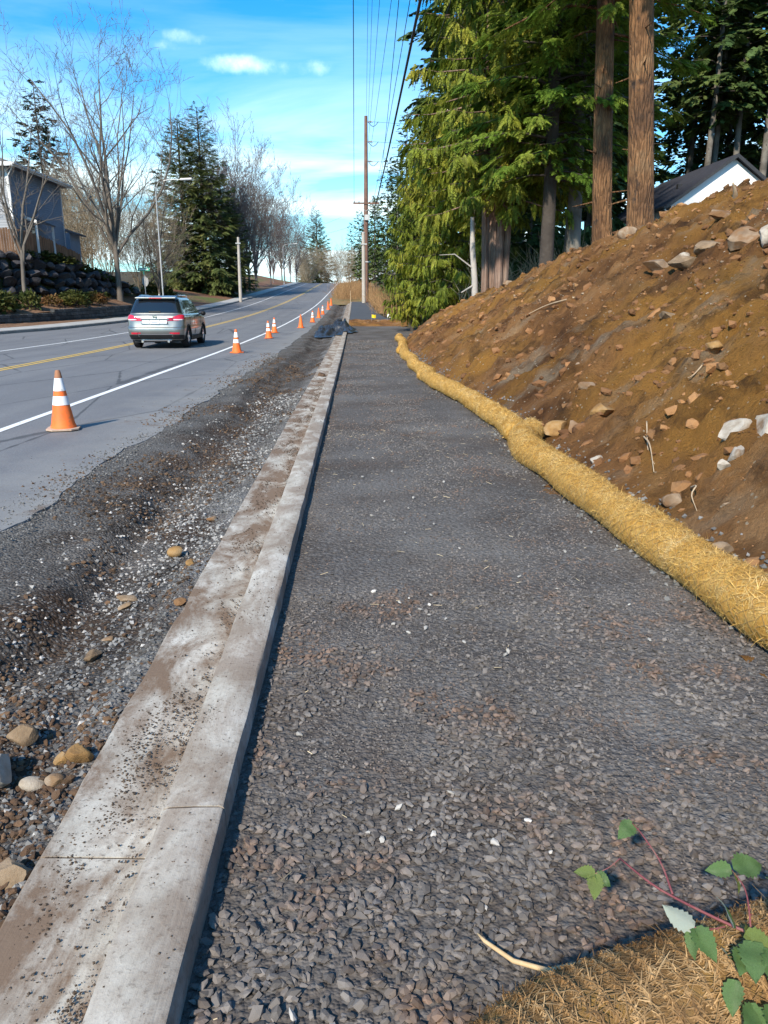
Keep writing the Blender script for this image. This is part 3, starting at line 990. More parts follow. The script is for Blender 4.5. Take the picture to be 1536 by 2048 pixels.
# leaf-strewn strip in front of the block wall
X = (Pa[:, :1] + .1) * (1 - tt) + (lk(Pa[:, 1:]) - 1.6) * tt
X = np.where(X > Pa[:, :1] + .1, X, Pa[:, :1] + .1)
Z = prof(Y * 0 + Pa[:, 1:]) + 0.06 + 0.10 * (1 - tt) + 0.03 * fbm(X * 2, Y * 2, None, 3, 9)
ls = grid_mesh("leafy_strip", X, np.repeat(Pa[:, 1:], 16, 1), Z, M_DUFF); tag(ls, kind='structure')

blk = empty("block_wall", (-17.5, 49, 0.2), label="low dark segmental block wall along the far sidewalk below the shrubs", cat="retaining wall")
mb = MB().box(-.215, .215, -.14, .14, 0, .19)
ob0 = mb.build("block", M_BLOCK, None, bevel=0.018, seg=1); bme = ob0.data; bpy.data.objects.remove(ob0)
s = 1.0; n_b = 0
rows_h = 0.2
for r_ in range(5):
    s = 0.2 + 0.22 * (r_ % 2)
    while s < BWL[-1]:
        p = bw_at(s); q = bw_at(s + 0.2)
        base = float(prof(p[1])) + 0.02
        top = np.interp(p[1], [36, 44, 52, 58, 63], [.70, .82, 1.14, 1.22, .97])
        z = base + r_ * rows_h
        if z + .1 < top:
            obj("block", bme, None, blk, (p[0] + 17.5 - 0.015 * r_ + g.uniform(-.008, .008), p[1] - 49, z - .2), (0, 0, math.atan2(q[1] - p[1], q[0] - p[0]) + g.uniform(-.03, .03)))
            n_b += 1
        s += 0.445

# cedar fence on the terrace ----------------------------------------
fen = empty("board_fence", (-20.6, 50, 4.3), label="reddish cedar board fence standing in front of the blue-grey house", cat="fence")
FP = [(-24.5, 48.2), (-20.75, 51.2), (-20.35, 61.0)]
bm_ = MB().prism([(0, 0, 0), (.135, 0, 0), (.135, 0, 1.72), (.11, 0, 1.76), (.025, 0, 1.76), (0, 0, 1.72)], (0, .02, 0)).build("board", M_FENCE, None)
bme = bm_.data; bpy.data.objects.remove(bm_)
for (a, b_) in zip(FP[:-1], FP[1:]):
    a = Vector(a); b_ = Vector(b_); L = (b_ - a).length; d_ = (b_ - a) / L; n_ = int(L / .15)
    for k in range(n_):
        p = a + d_ * (k * .15)
        zz = float(np.interp(p.y, [48, 51, 55, 61], [4.15, 4.05, 3.85, 3.1]))
        obj("board", bme, None, fen, (p.x + 20.6, p.y - 50, zz - 4.3 + g.uniform(-.02, .02)), (0, 0, math.atan2(d_.y, d_.x)), (1, 1, g.uniform(.97, 1.03)))

# right house among the trees ---------------------------------------
hr = empty("house", (19.5, 50.0, 3.8), label="white gabled house with dark shingle roof behind the crest of the earth bank", cat="house")
W2, D2, E2, R2 = 7.4, 11.5, 3.5, 6.15
MB().prism([(0, 0, -1.5), (W2, 0, -1.5), (W2, 0, E2), (W2 / 2, 0, R2 - .08), (0, 0, E2)], (0, D2, 0)).build("wall", M_WHITEWALL, hr)
o2 = .42; sl_ = (R2 - E2) / (W2 / 2)
rf = MB()
for sgn in (0, 1):
    A_ = (-o2, E2 - sl_ * o2) if sgn == 0 else (W2 + o2, E2 - sl_ * o2)
    rf.prism([(A_[0], -.35, A_[1]), (W2 / 2, -.35, R2), (W2 / 2, -.35, R2 + .16), (A_[0], -.35, A_[1] + .16)], (0, D2 + .7, 0))
rfo = rf.build("roof", M_ROOFR, hr)
MB().prism([(-o2, -.38, E2 - sl_ * o2 - .05), (W2 / 2, -.38, R2 - .05), (W2 / 2, -.38, R2 + .17), (-o2, -.38, E2 - sl_ * o2 + .17)], (0, .03, 0)).build("bargeboard", M_DARK, rfo)
MB().prism([(W2 + o2, -.38, E2 - sl_ * o2 - .05), (W2 / 2, -.38, R2 - .05), (W2 / 2, -.38, R2 + .17), (W2 + o2, -.38, E2 - sl_ * o2 + .17)], (0, .03, 0)).build("bargeboard", M_DARK, rfo)
MB().box(-o2 - .14, -o2, -.35, D2 + .35, E2 - sl_ * o2 - .02, E2 - sl_ * o2 + .12).build("gutter", M_DARK, rfo)
for (t_, yy) in ((.45, 3.0), (.22, 6.2)):
    xx = t_ * W2 / 2; MB().box(xx - .14, xx + .14, yy, yy + .3, E2 + sl_ * xx + .1, E2 + sl_ * xx + .36).build("roof_vent", M_DARK, rfo)
MB().tube([(-o2 - .05, -.25, E2 - .35), (-.06, -.05, E2 - .62), (-.06, -.05, -1.5)], .05, 6).build("downpipe", M_TRIM, hr)
wd_ = MB().box(-.05, .0 - .003, 1.5, 2.9, 1.9, 2.6).build("window", M_TRIM, hr)
MB().box(-.07, -.05, 1.58, 2.82, 1.98, 2.52).build("pane", M_GLASS, wd_)

# ------------------------------------------------------------------ poles, lamps, signs, wires
M_POLE = MAT("creosote_pole", [(0.13, 0.07, 0.055), (0.22, 0.13, 0.10)], 1.5, 0.9, 0.5, 14, 0.03)
M_POLE2 = MAT("weathered_pole", [(0.34, 0.31, 0.28), (0.46, 0.42, 0.38)], 1.5, 0.9, 0.5, 14, 0.03)
M_GALV = MAT("galvanised_steel", [(0.42, 0.43, 0.44), (0.54, 0.55, 0.56)], 3, 0.5, metal=0.3)
M_WIRE = MAT("black_cable", [(0.02, 0.02, 0.022)], rough=0.6)
M_CERAM = MAT("insulator", [(0.25, 0.26, 0.28)], rough=0.3)
PX, PY, PZ = 1.22, 88.0, 1.75
up = empty("utility_pole", (PX, PY, PZ), label="tall brown wooden utility pole with crossarm carrying the overhead lines", cat="utility pole")
MB().tube([(0, 0, -.4), (.03, 0, 6), (.06, 0, 12), (.09, 0, 18.4)], [.29, .26, .22, .17], 12).build("pole", M_POLE, up, smooth=True)
MB().box(-1.32, 1.45, -.30, -.18, 9.82, 9.98).build("crossarm", M_POLE, up)
MB().tube([(-.75, -.24, 9.85), (.03, -.22, 9.1)], .025, 6).build("brace", M_GALV, up)
MB().tube([(.85, -.24, 9.85), (.07, -.22, 9.1)], .025, 6).build("brace", M_GALV, up)
for k, zz in enumerate((17.9, 16.0, 14.1)):
    ins = MB().lathe([(.0, 0), (.07, 0), (.11, .12), (.05, .18), (.11, .30), (.05, .36), (.09, .5), (0, .5)], 10, (0.28, -.1, zz - .06), 'X', False).build("insulator", M_CERAM, up)
    pts = [(.3 + .12 * j, -.1, zz - .05 - .45 * math.sin(math.pi * min(j / 9, 1))) for j in range(10)]
    MB().tube(pts, .03, 5).build("jumper", M_WIRE, up)
for xx in (-1.2, -.7, .75, 1.3):
    MB().lathe([(0, 0), (.05, 0), (.07, .1), (.03, .16), (.0, .17)], 8, (xx, -.24, 9.98), 'Z', False).build("insulator", M_CERAM, up)
MB().box(-.12, .42, -.45, -.2, 8.2, 8.75).build("equipment_box", M_GALV, up)
MB().box(-.34, .52, -.30, -.22, 3.9, 4.02).build("cable_bracket", M_GALV, up)
MB().tube([(.19, -.22, 0.1), (.2, -.2, 7.8)], .035, 6).build("conduit", M_DARK, up)

sp = empty("stub_pole", (0.95, 86.2, 1.65), label="short pale weathered stub pole standing against the tall utility pole", cat="utility pole")
MB().tube([(0, 0, -.3), (0, 0, 3), (0, 0, 6.9)], [.21, .2, .18], 12).build("pole", M_POLE2, sp, smooth=True)
MB().lathe([(.185, 6.9), (.185, 6.95), (.05, 7.0)], 12).build("cap", M_GALV, sp)
MB().box(-.3, .35, -.24, -.17, 5.7, 5.82).build("bracket", M_GALV, sp)


def wire(name, a, b, sag, r, label, grp="overhead lines"):
    a = Vector(a); b = Vector(b)
    pts = []
    for k in range(49):
        t_ = k / 48
        p = a.lerp(b, t_); p.z -= 4 * sag * t_ * (1 - t_)
        pts.append(p)
    o_ = MB().tube(pts, r, 5, False).build(name, M_WIRE, None, smooth='all')
    tag(o_, label, "overhead wire", grp)
    return o_
for (n_, a, x0, z0, sag, r_, lab) in [
    ("overhead_wire", (0.0, 87.75, 11.8), 0.05, 10.0, 1.3, .014, "leftmost thin overhead wire running to the left end of the crossarm"),
    ("overhead_wire", (1.35, 87.9, 19.9), 0.05, 17.5, 1.2, .012, "thin overhead wire reaching the very top of the tall pole"),
    ("overhead_wire", (1.55, 87.9, 19.6), 0.35, 17.3, 1.2, .012, "thin overhead wire ending at the pole's highest insulator"),
    ("overhead_wire", (1.55, 87.9, 17.7), 1.05, 15.6, 1.2, .012, "thin overhead wire ending at the pole's middle insulator"),
    ("overhead_wire", (1.55, 87.9, 15.8), 1.75, 13.8, 1.2, .012, "thin overhead wire ending at the pole's lowest insulator"),
    ("overhead_wire", (2.55, 87.75, 11.8), 0.45, 10.2, 1.2, .012, "thin overhead wire running to the right end of the crossarm"),
    ("overhead_wire", (2.0, 87.75, 11.8), 1.35, 10.0, 1.2, .012, "thin overhead wire tied just inside the crossarm's right end"),
    ("telephone_cable", (1.5, 87.8, 9.4), 1.1, 7.2, 1.4, .030, "thick black telephone cable, the heaviest of the overhead lines"),
    ("overhead_wire", (2.65, 87.75, 11.85), 2.65, 9.4, 1.2, .010, "rightmost thin overhead wire passing in front of the cedars")]:
    wire(n_, a, (x0, -20, z0), sag, r_, lab)
for k, zz in enumerate((19.62, 17.72, 15.82)):
    wire("side_wire", (1.6, 87.9, zz), (26, 92, zz + 1.2), .5, .014, ["highest", "middle", "lowest"][k] + " of the three side wires leading right from the pole into the trees", "side wires off the pole")


def street_lamp(loc, h, arm, label):
    t_ = empty("street_lamp", loc, label=label, cat="street lamp", group="street lamps across the road")
    MB().tube([(0, 0, -.2), (0, 0, h * .6), (0, 0, h - .4)], [.06, .05, .042], 10).build("post", M_GALV, t_, smooth=True)
    MB().tube([(0, 0, h - .5), (.25, 0, h - .05), (arm * .5, 0, h + .1), (arm, 0, h + .12)], [.035, .03, .028, .025], 8).build("arm", M_GALV, t_, smooth=True)
    MB().prism([(arm - .1, -.12, h + .06), (arm + .75, -.14, h + .10), (arm + .75, .14, h + .10), (arm - .1, .12, h + .06)], (0, 0, .13)).build("lamp_head", M_GALV, t_, bevel=.03)
    MB().lathe([(0, 0), (.2, 0), (.2, .06), (.12, .1), (0, .1)], 12, (0, 0, -.02), 'Z', False).build("base", M_WALK, t_)
    return t_


street_lamp((-14.25, 60.0, .62), 9.2, 1.9, "grey street lamp with arm rising behind the silver SUV")
street_lamp((-13.6, 155.0, 4.9), 7.2, 2.0, "small distant grey street lamp near the crest of the road")

sp2 = empty("utility_pole", (-12.95, 91.0, 1.55), label="short pale grey pole beside the far sidewalk in front of the big conifers", cat="utility pole")
MB().tube([(0, 0, -.3), (0.02, 0, 3.5), (.05, 0, 6.9)], [.19, .17, .14], 10).build("pole", M_POLE2, sp2, smooth=True)
MB().box(-.25, .3, -.22, -.15, 6.2, 6.3).build("bracket", M_GALV, sp2)
for k in range(3):
    wire("service_wire", (-12.9, 90.9, 8.2 - .35 * k), (-4 + 2 * k, 128, 15.5 - 1.2 * k), .5, .012, ["upper", "middle", "lower"][k] + " service wire leaving the short pale pole across the road", "service wires at the short pole")

# street-name and stop sign seen from behind
ss = empty("stop_sign", (-16.05, 62.0, .75), rz=R(-38), label="stop sign seen from its grey back with green street-name blades on top", cat="road sign")
MB().tube([(0, 0, 0), (0, 0, 2.9)], .035, 8).build("post", M_GALV, ss)
oc = [(.40 * math.cos(R(22.5 + 45 * k)), 0.05, 2.25 + .40 * math.sin(R(22.5 + 45 * k))) for k in range(8)]
MB().prism(oc, (0, .012, 0)).build("octagon_plate", M_GALV, ss)
M_GREEN = MAT("sign_green", [(0.02, 0.30, 0.20), (0.03, 0.36, 0.25)], 3, 0.4)
b1 = MB().box(-.42, .42, -.012, .012, 3.0, 3.24).build("name_blade", M_GREEN, ss, rot=(0, 0, R(45)))
b2 = MB().box(-.40, .40, -.012, .012, 2.74, 2.97).build("name_blade", M_GREEN, ss, rot=(0, 0, R(-45)))
lt = MB(); xx = -.34
for wdt in (.07, .09, .06, .10, .07, .05, .08):   # white lettering on the blade, too small to read
    lt.box(xx, xx + wdt, -.016, -.013, 3.06, 3.18); xx += wdt + .025
lt.build("lettering", M_TRIM, b1)

# ------------------------------------------------------------------ traffic cones
M_ORANGE = MAT("cone_orange", [(0.78, 0.13, 0.025), (0.88, 0.19, 0.04)], 6, 0.55, speck=(11, (0.36, 0.15, 0.07), .56, .74))
M_ORDIRT = MAT("cone_tip_dirty", [(0.25, 0.12, 0.07), (0.36, 0.16, 0.08)], 9, 0.7)
M_REFL = MAT("reflective_white", [(0.70, 0.70, 0.71), (0.82, 0.82, 0.82)], 12, 0.35, speck=(16, (0.42, 0.38, 0.34), .60, .76))
M_CBASE = MAT("cone_base_worn", [(0.36, 0.24, 0.17), (0.50, 0.38, 0.30)], 7, 0.8)
M_RUBBER = MAT("black_rubber", [(0.012, 0.012, 0.013), (0.022, 0.022, 0.024)], 8, 0.8)


def cone(loc, label, rz=0.0, collars=2, basecol=None, dirty=False, sc=1.0, tilt=(0, 0)):
    t_ = empty("traffic_cone", loc, rz, label, "traffic cone", "traffic cones along the edge line")
    t_.rotation_euler = (tilt[0], tilt[1], rz)
    t_.scale = (sc, sc, sc)
    rad = lambda z: .142 - (.142 - .030) * (z - .03) / .66
    MB().lathe([(.150, .022), (.146, .045), (rad(.08), .08), (rad(.45), .45), (rad(.60), .60), (rad(.69), .69), (.022, .703), (.012, .703), (.012, .60)], 28, (0, 0, 0), 'Z', False).build("cone_body", M_ORANGE, t_, smooth=True)
    B = MB(); a = .185
    poly = [(a, -.11), (a, .11), (.11, a), (-.11, a), (-a, .11), (-a, -.11), (-.11, -a), (.11, -a)]
    B.prism([(x, y, 0.004) for x, y in poly], (0, 0, .022))
    B.build("base", basecol or M_CBASE, t_, bevel=.005)
    for (x, y) in ((a - .04, -.08), (-a + .04, .08), (-.08, -a + .04), (.08, a - .04)):
        MB().box(x - .03, x + .03, y - .03, y + .03, -.006, .004).build("foot", M_RUBBER, t_)
    if collars:
        for (z0, z1) in ((.30, .405), (.465, .615)):
            MB().lathe([(rad(z0) + .0032, z0), (rad(z1) + .0032, z1)], 28, (0, 0, 0), 'Z', False).build("reflective_collar", M_REFL, t_, smooth=True)
    if dirty:
        MB().lathe([(rad(.617) + .0022, .617), (rad(.685) + .0022, .685), (.023, .706), (0.0, .707)], 20, (0, 0, 0), 'Z', False).build("scuffed_tip", M_ORDIRT, t_, smooth=True)
    return t_


CN = [(-3.53, 9.37, 1, None, True, "large nearest orange cone with two white bands and a scuffed brown tip"),
      (-3.62, 24.1, 1, M_ORANGE, False, "orange cone with two white bands just behind the silver SUV"),
      (-3.60, 33.0, 1, M_ORANGE, False, "third cone from the camera, front one of a close pair"),
      (-3.85, 37.8, 1, M_ORANGE, False, "fourth cone from the camera, rear one of a close pair"),
      (-2.95, 43.1, 0, M_ORANGE, False, "plain orange cone without bands, fifth along the edge line"),
      (-2.70, 50.3, 1, M_ORANGE, False, "sixth cone along the edge line, white banded and slim"),
      (-2.62, 57.3, 0, M_ORANGE, False, "seventh cone along the edge line, plain orange"),
      (-2.58, 63.5, 1, M_ORANGE, False, "eighth cone along the edge line, with white bands"),
      (-2.47, 73.5, 0, M_ORANGE, False, "second farthest orange cone near the end of the new kerb"),
      (-2.49, 82.5, 0, M_ORANGE, False, "farthest orange cone near the end of the new kerb")]
for k, (x, y, c_, bc, dt, lab) in enumerate(CN):
    z = float(prof(y)) - .074 if x < -2.5 else float(prof(y)) - .085
    cone((x, y, z), lab, rz=R(37 * k + 12), collars=c_, basecol=bc, dirty=dt, sc=1.0 if k < 8 else 1.05, tilt=(R([0, 1, -2, 1.5, 0, 2, -1, 0, 2, -2][k]), R([0, -1, 1, 2, 0, -2, 1, 0, 0, 1][k])))

# ------------------------------------------------------------------ car
def car_paint():
    m, nt, b = new_mat("silver_paint")
    b.inputs['Base Color'].default_value = (0.23, 0.235, 0.225, 1)
    b.inputs['Metallic'].default_value = 0.75
    b.inputs['Roughness'].default_value = 0.34
    b.inputs['Coat Weight'].default_value = 0.8
    b.inputs['Coat Roughness'].default_value = 0.05
    v = coords(nt, False)
    f = noise(nt, v, 3.0, 5, 0.6)
    nt.links.new(ramp(nt, f, [(0.35, 0.28), (0.7, 0.45)]), b.inputs['Roughness'])
    return m


M_PAINT = car_paint()
M_TINT = MAT("tinted_glass", [(0.008, 0.010, 0.013)], rough=0.04, spec=0.7, coat=0.6)
M_PLAST = MAT("black_plastic", [(0.014, 0.014, 0.015), (0.022, 0.022, 0.023)], 10, 0.6)
M_CHROME = MAT("chrome", [(0.72, 0.72, 0.73)], rough=0.12, metal=1.0)
M_RED = MAT("tail_light_red", [(0.42, 0.012, 0.03), (0.55, 0.02, 0.05)], 14, 0.12, coat=1.0)
M_LCLEAR = MAT("lens_clear", [(0.62, 0.56, 0.57)], rough=0.15, coat=0.8)
M_PLATE = MAT("licence_plate", [(0.70, 0.72, 0.76), (0.78, 0.79, 0.80)], 9, 0.5)
M_RIM = MAT("alloy_rim", [(0.16, 0.16, 0.17), (0.26, 0.26, 0.27)], 8, 0.35, metal=0.7)

car = empty("car", (-6.55, 26.1, float(prof(27.5)) - .08), rz=R(0.5), label="silver SUV with red tail lights driving away on the road", cat="car")
LEN, HW = 4.65, 0.92


def outline(y0, y1, hw, rr_, rf_, n=9):
    """closed plan outline, rounded rear (rr_) and front (rf_) corners; starts at rear centre, goes to right side"""
    pts = []
    def arc(cx, cy, rx, ry, a0, a1):
        for k in range(n):
            a = a0 + (a1 - a0) * k / (n - 1)
            pts.append((cx + rx * math.cos(a), cy + ry * math.sin(a)))
    ry = rr_ * .62
    for k in range(6): pts.append((-(hw - rr_) + 2 * (hw - rr_) * k / 5, y0 - 0.02 * (1 - ((k - 2.5) / 2.5) ** 2)))
    arc(hw - rr_, y0 + ry, rr_, ry, -math.pi / 2, 0)
    for k in range(1, 14): pts.append((hw, y0 + ry + (y1 - rf_ - y0 - ry) * k / 14))
    arc(hw - rf_, y1 - rf_, rf_, rf_, 0, math.pi / 2)
    for k in range(1, 5): pts.append(((hw - rf_) * (1 - 2 * k / 5), y1))
    arc(-(hw - rf_), y1 - rf_, rf_, rf_, math.pi / 2, math.pi)
    for k in range(1, 14): pts.append((-hw, y1 - rf_ + (y0 + ry - y1 + rf_) * k / 14))
    arc(-(hw - rr_), y0 + ry, rr_, ry, math.pi, 1.5 * math.pi)
    return pts


# (z, y_rear, y_front, half width, rear corner radius, front radius)
BODY = [(.235, .30, 4.45, .78, .30, .45), (.30, .14, 4.56, .86, .32, .5), (.42, .045, 4.62, .895, .34, .55), (.52, .012, 4.64, .91, .35, .55), (.62, .005, 4.65, .918, .36, .55), (.675, .02, 4.64, .920, .36, .55),
        (.70, .065, 4.63, .915, .34, .55), (.78, .085, 4.6, .912, .33, .55), (.90, .10, 4.55, .918, .33, .6), (1.00, .115, 4.40, .912, .33, .7), (1.07, .145, 4.2, .895, .34, .8), (1.105, .185, 3.9, .865, .34, .9)]
CAB = [(1.07, .165, 3.55, .862, .30, .35), (1.13, .20, 3.45, .848, .30, .35), (1.30, .305, 3.15, .795, .28, .33), (1.48, .425, 2.85, .735, .27, .32), (1.585, .50, 2.65, .692, .27, .3), (1.63, .53, 2.55, .655, .28, .3), (1.665, .62, 2.4, .56, .26, .28), (1.685, .85, 2.1, .38, .2, .2)]


def ring_loft(rings, cap_top=True, cap_bot=True):
    V = []; F = []
    n = None
    for (z, *a) in rings:
        pts = outline(*a)
        n = len(pts)
        V += [(x, y, z) for x, y in pts]
    for i in range(len(rings) - 1):
        for k in range(n):
            F.append((i * n + k, i * n + (k + 1) % n, (i + 1) * n + (k + 1) % n, (i + 1) * n + k))
    if cap_bot: F.append(tuple(range(n - 1, -1, -1)))
    if cap_top: F.append(tuple(range((len(rings) - 1) * n, len(rings) * n)))
    return V, F


# lower body with real wheel openings
V, F = ring_loft(BODY)
bo = MB().add(V, F).build("body", M_PAINT, car, smooth=True)
cutters = []
for sx in (-1, 1):
    for wy in (.93, 3.64):
        c_ = MB().lathe([(.385, -.5), (.385, .5)], 32, (sx * .95, wy, .345), 'X').build("cut", None)
        cutters.append(c_)
        md = bo.modifiers.new("cut", 'BOOLEAN'); md.object = c_; md.operation = 'DIFFERENCE'; md.solver = 'EXACT'
car.location = car.location
bo_parent_keep = bo.parent
bo.parent = None
bpy.context.view_layer.update()
dg = bpy.context.evaluated_depsgraph_get()
me_cut = bpy.data.meshes.new_from_object(bo.evaluated_get(dg))
bo.modifiers.clear(); bo.data = me_cut
me_cut.set_sharp_from_angle(angle=R(40))
if not me_cut.materials: me_cut.materials.append(M_PAINT)
bo.parent = bo_parent_keep
for c_ in cutters: bpy.data.objects.remove(c_)
V, F = ring_loft(CAB)
cb = MB().add(V, F).build("cabin", M_PAINT, car, smooth=True)


def cab_pt(z, u):
    """point on cabin at height z; u = index along outline (float)"""
    zz = [r_[0] for r_ in CAB]
    i = max(0, min(len(zz) - 2, int(np.searchsorted(zz, z) - 1)))
    t_ = (z - zz[i]) / (zz[i + 1] - zz[i])
    A_ = [CAB[i][k] * (1 - t_) + CAB[i + 1][k] * t_ for k in range(1, 6)]
    pts = outline(*A_); n = len(pts)
    k = int(math.floor(u)); f_ = u - k
    p = Vector(pts[k % n]).lerp(Vector(pts[(k + 1) % n]), f_)
    return Vector((p.x, p.y, z))


def side_patch(name, mat, zfun0, zfun1, y0, y1, sx, off, ny=14, nz=5, parent=None):
    """patch hugging the cabin side between lengthwise positions"""
    V = []; F = []
    for i in range(ny):
        y = y0 + (y1 - y0) * i / (ny - 1)
        for j in range(nz):
            z = zfun0(y) + (zfun1(y) - zfun0(y)) * j / (nz - 1)
            hw = float(np.interp(z, [r_[0] for r_ in CAB], [r_[3] for r_ in CAB]))
            yr = float(np.interp(z, [r_[0] for r_ in CAB], [r_[1] for r_ in CAB])); rr_ = float(np.interp(z, [r_[0] for r_ in CAB], [r_[4] for r_ in CAB]))
            ry = rr_ * .62
            x = hw
            if y < yr + ry:
                q = max(-1, min(1, (yr + ry - y) / ry)); x = hw - rr_ + rr_ * math.sqrt(max(0, 1 - q * q))
            V.append((sx * (x + off), y, z))
    for i in range(ny - 1):
        for j in range(nz - 1):
            q = (i * nz + j, (i + 1) * nz + j, (i + 1) * nz + j + 1, i * nz + j + 1)
            F.append(q if sx > 0 else q[::-1])
    return obj(name, mesh(name, V, F, True), mat, parent or car)


for sx in (-1, 1):
    side_patch("side_window", M_TINT, lambda y: 1.115 + .05 * max(0, (1.1 - y)), lambda y: min(1.55, 1.17 + (y - .62) * .75), .66, 1.22, sx, .006)
    side_patch("side_window", M_TINT, lambda y: 1.10, lambda y: 1.555, 1.27, 2.02, sx, .006)
    side_patch("side_window", M_TINT, lambda y: 1.10, lambda y: min(1.555, 1.115 + (3.3 - y) * .62), 2.08, 3.22, sx, .006)
# rear window: follows the sloping tail
V = []; F = []
nu, nz = 22, 8
for j in range(nz):
    z = 1.145 + (1.565 - 1.145) * j / (nz - 1)
    for i in range(nu):
        u = -7.2 + (5 + 14.4) * i / (nu - 1)
        lim = 1.0
        p = cab_pt(z, u if u >= 0 else u)
        n_ = Vector((p.x * .25, -1, .45)).normalized()
        V.append(p + n_ * .008)
for j in range(nz - 1):
    for i in range(nu - 1):
        F.append((j * nu + i, j * nu + i + 1, (j + 1) * nu + i + 1, (j + 1) * nu + i))
rwn = obj("rear_window", mesh("rear_window", [v[:] for v in V], F, True), M_TINT, car)
MB().box(-.28, .10, -.012, .006, 0, .03).build("wiper", M_PLAST, rwn, loc=(.08, .185, 1.175), rot=(R(-30), 0, 0), bevel=.004)
# spoiler, brake light, rails, fin
MB().prism([(-.66, .36, 1.60), (.66, .36, 1.60), (.60, .72, 1.665), (-.60, .72, 1.665)], (0, .0, .035)).build("spoiler", M_PAINT, car, bevel=.012)
MB().box(-.2, .2, .345, .362, 1.603, 1.628).build("high_brake_light", M_RED, car)
for sx in (-1, 1):
    MB().tube([(sx * .60, .72, 1.63), (sx * .61, .82, 1.70), (sx * .615, 1.2, 1.715), (sx * .615, 2.0, 1.715), (sx * .60, 2.45, 1.69), (sx * .58, 2.6, 1.64)], .017, 8).build("roof_rail", M_CHROME, car, smooth=True)
MB().prism([(0.0, .86, 1.675), (0.0, 1.04, 1.68), (0, .88, 1.755)], (.025, 0, 0)).build("antenna_fin", M_PAINT, car, bevel=.006)


def body_pt(z, u):
    zz = [r_[0] for r_ in BODY]
    i = max(0, min(len(zz) - 2, int(np.searchsorted(zz, z) - 1)))
    t_ = (z - zz[i]) / (zz[i + 1] - zz[i])
    A_ = [BODY[i][k] * (1 - t_) + BODY[i + 1][k] * t_ for k in range(1, 6)]
    pts = outline(*A_); n = len(pts)
    k = int(math.floor(u)); f_ = u - k
    p = Vector(pts[k % n]).lerp(Vector(pts[(k + 1) % n]), f_)
    return Vector((p.x, p.y, z))


def body_patch(name, mat, u0, u1, z0f, z1f, off, nu=10, nz=4, parent=None):
    V = []; F = []
    for i in range(nu):
        t_ = i / (nu - 1); u = u0 + (u1 - u0) * t_
        for j in range(nz):
            z = z0f(t_) + (z1f(t_) - z0f(t_)) * j / (nz - 1)
            p = body_pt(z, u); q = body_pt(z, u + .05) - body_pt(z, u - .05)
            n_ = Vector((q.y, -q.x, 0)).normalized()
            V.append((p + n_ * off)[:])
    for i in range(nu - 1):
        for j in range(nz - 1):
            F.append((i * nz + j, (i + 1) * nz + j, (i + 1) * nz + j + 1, i * nz + j + 1))
    return obj(name, mesh(name, V, F, True), mat, parent or car)


NB = len(outline(0, 4, .9, .3, .4))
for sgn in (1, -1):
    mp = (lambda u: u) if sgn > 0 else (lambda u: NB + 5 - u)
    a, b_ = (4.2, 14.9)
    ua, ub = (mp(a), mp(b_)) if sgn > 0 else (mp(b_) , mp(a))
    prof0 = (lambda t_: .955 - .01 * t_) if sgn > 0 else (lambda t_: .945 + .01 * t_)
    w0 = (lambda t_: .985 + .105 * min(1, t_ * 2.0)) if sgn > 0 else (lambda t_: .985 + .105 * min(1, (1 - t_) * 2.0))
    lo_ = (lambda t_: .895 + .13 * max(0, t_ - .40)) if sgn > 0 else (lambda t_: .895 + .13 * max(0, .60 - t_))
    tl = body_patch("tail_light", M_RED, ua, ub, lo_, w0, .012, 14, 5)
    body_patch("clear_lens", M_LCLEAR, mp(5.2) if sgn > 0 else mp(11), mp(11) if sgn > 0 else mp(5.2), lambda t_: .918, lambda t_: .95, .02, 10, 3, tl)
    ua, ub = (mp(4.6), mp(9.5)) if sgn > 0 else (mp(9.5), mp(4.6))
    body_patch("bumper_reflector", M_RED, ua, ub, lambda t_: .47, lambda t_: .53, .010, 8, 3)
# bumper insert, chrome strip, plate recess
body_patch("bumper_insert", M_PLAST, -8.5, 13.5, lambda t_: .245, lambda t_: .445, .008, 34, 4)
body_patch("bumper_trim", M_CHROME, -1.0, 6.0, lambda t_: .455, lambda t_: .485, .016, 14, 3)
MB().tube([(-.50, .16, .27), (.5, .16, .27)], .03, 6).build("skid_bar", M_CHROME, car)
for sx in (-.45, .4): MB().lathe([(.04, 0), (.04, .14)], 10, (sx, .10, .235), 'Y').build("exhaust_tip", M_CHROME, car)
rc = MB().prism([(-.43, 0, .80), (.43, 0, .80), (.36, 0, .93), (-.36, 0, .93)], (0, .03, 0)).build("plate_recess", M_PLAST, car, loc=(0, .040, 0))
pl = MB().box(-.155, .155, .026, .036, .80, .92).build("licence_plate", M_PLATE, car, loc=(0, 0, 0))
MB().box(-.40, -.165, .030, .036, .81, .915).build("plate_surround", M_PLATE, pl); MB().box(.165, .40, .030, .036, .81, .915).build("plate_surround", M_PLATE, pl)
MB().box(-.10, .10, .022, .026, .845, .875).build("plate_characters", MAT("plate_print", [(0.25, 0.28, 0.36)], rough=.6), pl)
MB().box(-.46, .46, .045, .075, .94, .965).build("chrome_garnish", M_CHROME, car, bevel=.006)
em = MB().lathe([(.055, 0), (.07, 0), (.07, .02), (.055, .02), (.055, 0)], 20, (0, .075, 1.02), 'Y', False).build("emblem_ring", M_CHROME, car)
MB().box(-.085, .085, .068, .085, 1.008, 1.032).build("emblem_bar", M_CHROME, em)
MB().box(-.08, .08, .055, .075, .70, .73).build("tailgate_handle", M_PLAST, car)
